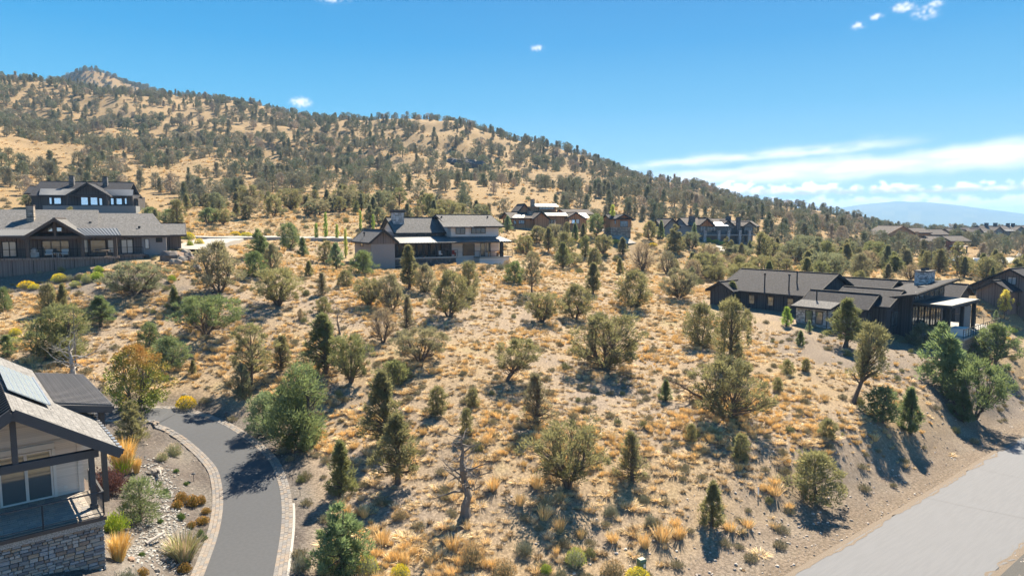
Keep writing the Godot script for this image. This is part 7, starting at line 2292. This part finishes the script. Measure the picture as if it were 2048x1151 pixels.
func parked_car(at: Vector3, turn: float, m: String, label: String) -> void:
	var o := thing("parked_car", label, "car", at, turn)
	var b := MB.new()
	b.hexa([Vector3(-0.9, 0.3, 2.2), Vector3(0.9, 0.3, 2.2), Vector3(0.9, 0.3, -2.2), Vector3(-0.9, 0.3, -2.2), Vector3(-0.86, 0.85, 2.1), Vector3(0.86, 0.85, 2.1), Vector3(0.86, 0.9, -2.15), Vector3(-0.86, 0.9, -2.15)])
	b.hexa([Vector3(-0.82, 0.86, 1.1), Vector3(0.82, 0.86, 1.1), Vector3(0.82, 0.86, -1.8), Vector3(-0.82, 0.86, -1.8), Vector3(-0.66, 1.45, 0.35), Vector3(0.66, 1.45, 0.35), Vector3(0.66, 1.45, -1.3), Vector3(-0.66, 1.45, -1.3)])
	part("body", b.mesh(), mats[m], o)
	var w := MB.new()
	w.quad(Vector3(-0.76, 0.95, 1.01), Vector3(-0.64, 1.38, 0.47), Vector3(0.64, 1.38, 0.47), Vector3(0.76, 0.95, 1.01))
	part("windscreen", w.mesh(), mats["glass_dark"], o).position = Vector3(0, 0.02, 0.03)
	for s in [-1.0, 1.0]:
		for z in [-1.35, 1.4]:
			var y := MB.new(); y.tube([Vector3(s * 0.7, 0.33, z), Vector3(s * 0.92, 0.33, z)], [0.33, 0.33], 12); y.tube([Vector3(s * 0.92, 0.33, z), Vector3(s * 0.925, 0.33, z)], [0.33, 0.02], 12)
			part("wheel", y.mesh(), mats["tyre"], o)

func grass_and_stones() -> void:
	rng.seed = 777
	var n := FastNoiseLite.new(); n.seed = 61; n.frequency = 0.07; n.fractal_octaves = 3
	var n2 := FastNoiseLite.new(); n2.seed = 62; n2.frequency = 0.35
	var kinds := ["tuft_gold", "tuft_gold2", "tuft_straw", "tuft_dull", "tuft_wide"]
	var spots := [[], [], [], [], []]
	var brush := [[], []]
	# one pass for each ring of distance; the tufts thin out and grow clumpier with distance
	for ring in [[24.0, 62.0, 0.31], [62.0, 115.0, 0.42], [115.0, 210.0, 0.95], [210.0, 430.0, 3.0]]:
		var step: float = ring[2]
		var reach: float = ring[1]
		for i in int(reach * 1.7 / step):
			for j in int((reach - ring[0] * 0.72) / step):
				var x := -reach * 0.85 + (i + rng.randf()) * step
				var z: float = -(ring[0] * 0.72 + (j + rng.randf()) * step)
				var roll := rng.randf(); var size := rng.randf(); var pick := rng.randf()
				var r := Vector2(x, z).length()
				if r < ring[0] or r >= ring[1] or absf(x) > -z * (0.82 if r < 62.0 else 1.15) + 2.0: continue
				var a := n.get_noise_2d(x, z); var b := n2.get_noise_2d(x, z)
				var d := 0.36 + a * 0.5 + b * 0.5 + smoothstep(50.0, 110.0, r) * 0.16
				if x > 0.0 and r < 120.0:
					var q := near_path(road, x, z).x
					if q < 5.2: continue
					d *= smoothstep(6.5, 12.0, q) * 0.9 + 0.05
				elif x < -4.0 and r < 66.0:
					var q := near_path(drive, x, z).x
					if q < 2.6: continue
					var left := x < -15.0 - (absf(z) - 38.0) * 0.42
					d *= smoothstep(3.0, 6.5, q)
					if left and absf(z) < 47.0: continue
				if Vector2((x - 42.0) / 14.0, (z + 73.0) / 8.0).length() < 1.0: d *= 0.25
				if Vector2((x + 53.0) / 18.0, (z + 75.0) / 3.4).length() < 1.0: d *= 0.15
				if roll > d:
					if pick < (0.03 if r < 125.0 else 0.07) and size > 0.2:
						var s := (0.45 + size * 0.7) * (1.0 if r < 125.0 else 1.8 if r < 210.0 else 2.6)
						brush[0 if roll < 0.93 else 1].append([Transform3D(Basis(Vector3.UP, pick * 900.0).scaled(Vector3(s, s * (0.7 + 0.5 * roll), s)), on(x, z, 0.02)), Color(1, 1, 1)])
					continue
				var ok := true
				for q in houses:
					if Vector2(x - q.x, z - q.y).length() < q.z * 0.8: ok = false; break
				if ok and r > 100.0 and r < 260.0:
					for q in lanes:
						if Vector2(q.x - x, q.z - z).length_squared() < 9.0: ok = false; break
				if not ok: continue
				var k := 0
				if a + b * 0.6 > 0.16: k = 0 if pick < 0.4 else 1 if pick < 0.75 else 4
				else: k = 1 if pick < 0.2 else 2 if pick < 0.5 else 3 if pick < 0.8 else 4
				var s := (0.42 + size * size * 0.95) * (1.0 if r < 115.0 else 1.5 if r < 210.0 else 2.4)
				var c := rng.randf_range(0.82, 1.12)
				spots[k].append([Transform3D(Basis(Vector3.UP, roll * 300.0).scaled(Vector3(s, s * rng.randf_range(0.75, 1.1), s)), on(x, z, 0.02)), Color(c, c, c)])
	var meshes := []
	for k in kinds: meshes.append(P[k].crown)
	scatter("dry_bunchgrass", meshes, spots, mats["white_leaf"])
	scatter("low_brush", [P["brush"].crown, P["brush_green"].crown], brush, mats["white_leaf"])
	# loose stones
	var rocks := []; var at := [[], [], []]
	for k in 3: rocks.append(rock_mesh(600 + k, 1.0, 0.6, 0.8))
	for i in 30000:
		var z := -rng.randf_range(25.0, 85.0); var x := rng.randf_range(-0.8, 0.8) * -z
		var roll := rng.randf(); var big := rng.randf()
		var s := 0.018 + 0.07 * pow(big, 7.0)
		var keep := 0.30
		if x > 0.0:
			var q := near_path(road, x, z).x
			if q < 3.4: continue
			if q < 11.0: keep = 1.0; s *= 1.35
		elif x < -4.0 and z > -62.0:
			if near_path(drive, x, z).x < 2.4: continue
		if roll > keep: continue
		var c := rng.randf_range(0.16, 0.44)
		at[i % 3].append([Transform3D(Basis(Vector3.UP, roll * 90.0).scaled(Vector3.ONE * s), on(x, z, -s * 0.2)), Color(c * 1.08, c * 0.95, c * 0.84)])
	# cobbles of the dry stream bed in the garden
	for i in 144:
		var f := rng.randf(); var s := rng.randf_range(0.03, 0.085); var c := rng.randf_range(0.14, 0.34)
		var x := lerpf(-22.76, -21.09, f) + rng.randfn() * 0.5; var z := lerpf(-41.60, -40.13, f) + rng.randfn() * 0.5
		at[i % 3].append([Transform3D(Basis(Vector3.UP, f * 90.0).scaled(Vector3(s, s, s * 1.3)), on(x, z, -s * 0.3)), Color(c, c * 0.97, c * 0.92)])
	for i in 153:
		var f := rng.randf(); var s := rng.randf_range(0.03, 0.085); var c := rng.randf_range(0.14, 0.34)
		var x := lerpf(-21.09, -19.42, f) + rng.randfn() * 0.5; var z := lerpf(-40.13, -37.64, f) + rng.randfn() * 0.5
		at[i % 3].append([Transform3D(Basis(Vector3.UP, f * 90.0).scaled(Vector3(s, s, s * 1.3)), on(x, z, -s * 0.3)), Color(c, c * 0.97, c * 0.92)])
	for i in 153:
		var f := rng.randf(); var s := rng.randf_range(0.03, 0.085); var c := rng.randf_range(0.14, 0.34)
		var x := lerpf(-19.51, -18.71, f) + rng.randfn() * 0.5; var z := lerpf(-37.55, -35.13, f) + rng.randfn() * 0.5
		at[i % 3].append([Transform3D(Basis(Vector3.UP, f * 90.0).scaled(Vector3(s, s, s * 1.3)), on(x, z, -s * 0.3)), Color(c, c * 0.97, c * 0.92)])
	for i in 117:
		var f := rng.randf(); var s := rng.randf_range(0.03, 0.085); var c := rng.randf_range(0.14, 0.34)
		var x := lerpf(-18.71, -18.40, f) + rng.randfn() * 0.5; var z := lerpf(-35.13, -33.29, f) + rng.randfn() * 0.5
		at[i % 3].append([Transform3D(Basis(Vector3.UP, f * 90.0).scaled(Vector3(s, s, s * 1.3)), on(x, z, -s * 0.3)), Color(c, c * 0.97, c * 0.92)])
	for i in 198:
		var f := rng.randf(); var s := rng.randf_range(0.03, 0.085); var c := rng.randf_range(0.14, 0.34)
		var x := lerpf(-18.27, -17.36, f) + rng.randfn() * 0.5; var z := lerpf(-33.04, -29.74, f) + rng.randfn() * 0.5
		at[i % 3].append([Transform3D(Basis(Vector3.UP, f * 90.0).scaled(Vector3(s, s, s * 1.3)), on(x, z, -s * 0.3)), Color(c, c * 0.97, c * 0.92)])
	for i in 81:
		var f := rng.randf(); var s := rng.randf_range(0.03, 0.085); var c := rng.randf_range(0.14, 0.34)
		var x := lerpf(-17.14, -16.26, f) + rng.randfn() * 0.5; var z := lerpf(-32.28, -31.23, f) + rng.randfn() * 0.5
		at[i % 3].append([Transform3D(Basis(Vector3.UP, f * 90.0).scaled(Vector3(s, s, s * 1.3)), on(x, z, -s * 0.3)), Color(c, c * 0.97, c * 0.92)])
	for i in 72:
		var f := rng.randf(); var s := rng.randf_range(0.03, 0.085); var c := rng.randf_range(0.14, 0.34)
		var x := lerpf(-24.04, -22.59, f) + rng.randfn() * 0.5; var z := lerpf(-42.13, -41.28, f) + rng.randfn() * 0.5
		at[i % 3].append([Transform3D(Basis(Vector3.UP, f * 90.0).scaled(Vector3(s, s, s * 1.3)), on(x, z, -s * 0.3)), Color(c, c * 0.97, c * 0.92)])
	for i in 81:
		var f := rng.randf(); var s := rng.randf_range(0.03, 0.085); var c := rng.randf_range(0.14, 0.34)
		var x := lerpf(-18.59, -18.00, f) + rng.randfn() * 0.5; var z := lerpf(-35.95, -34.24, f) + rng.randfn() * 0.5
		at[i % 3].append([Transform3D(Basis(Vector3.UP, f * 90.0).scaled(Vector3(s, s, s * 1.3)), on(x, z, -s * 0.3)), Color(c, c * 0.97, c * 0.92)])
	scatter("loose_stones", rocks, at, mats["pebble"])
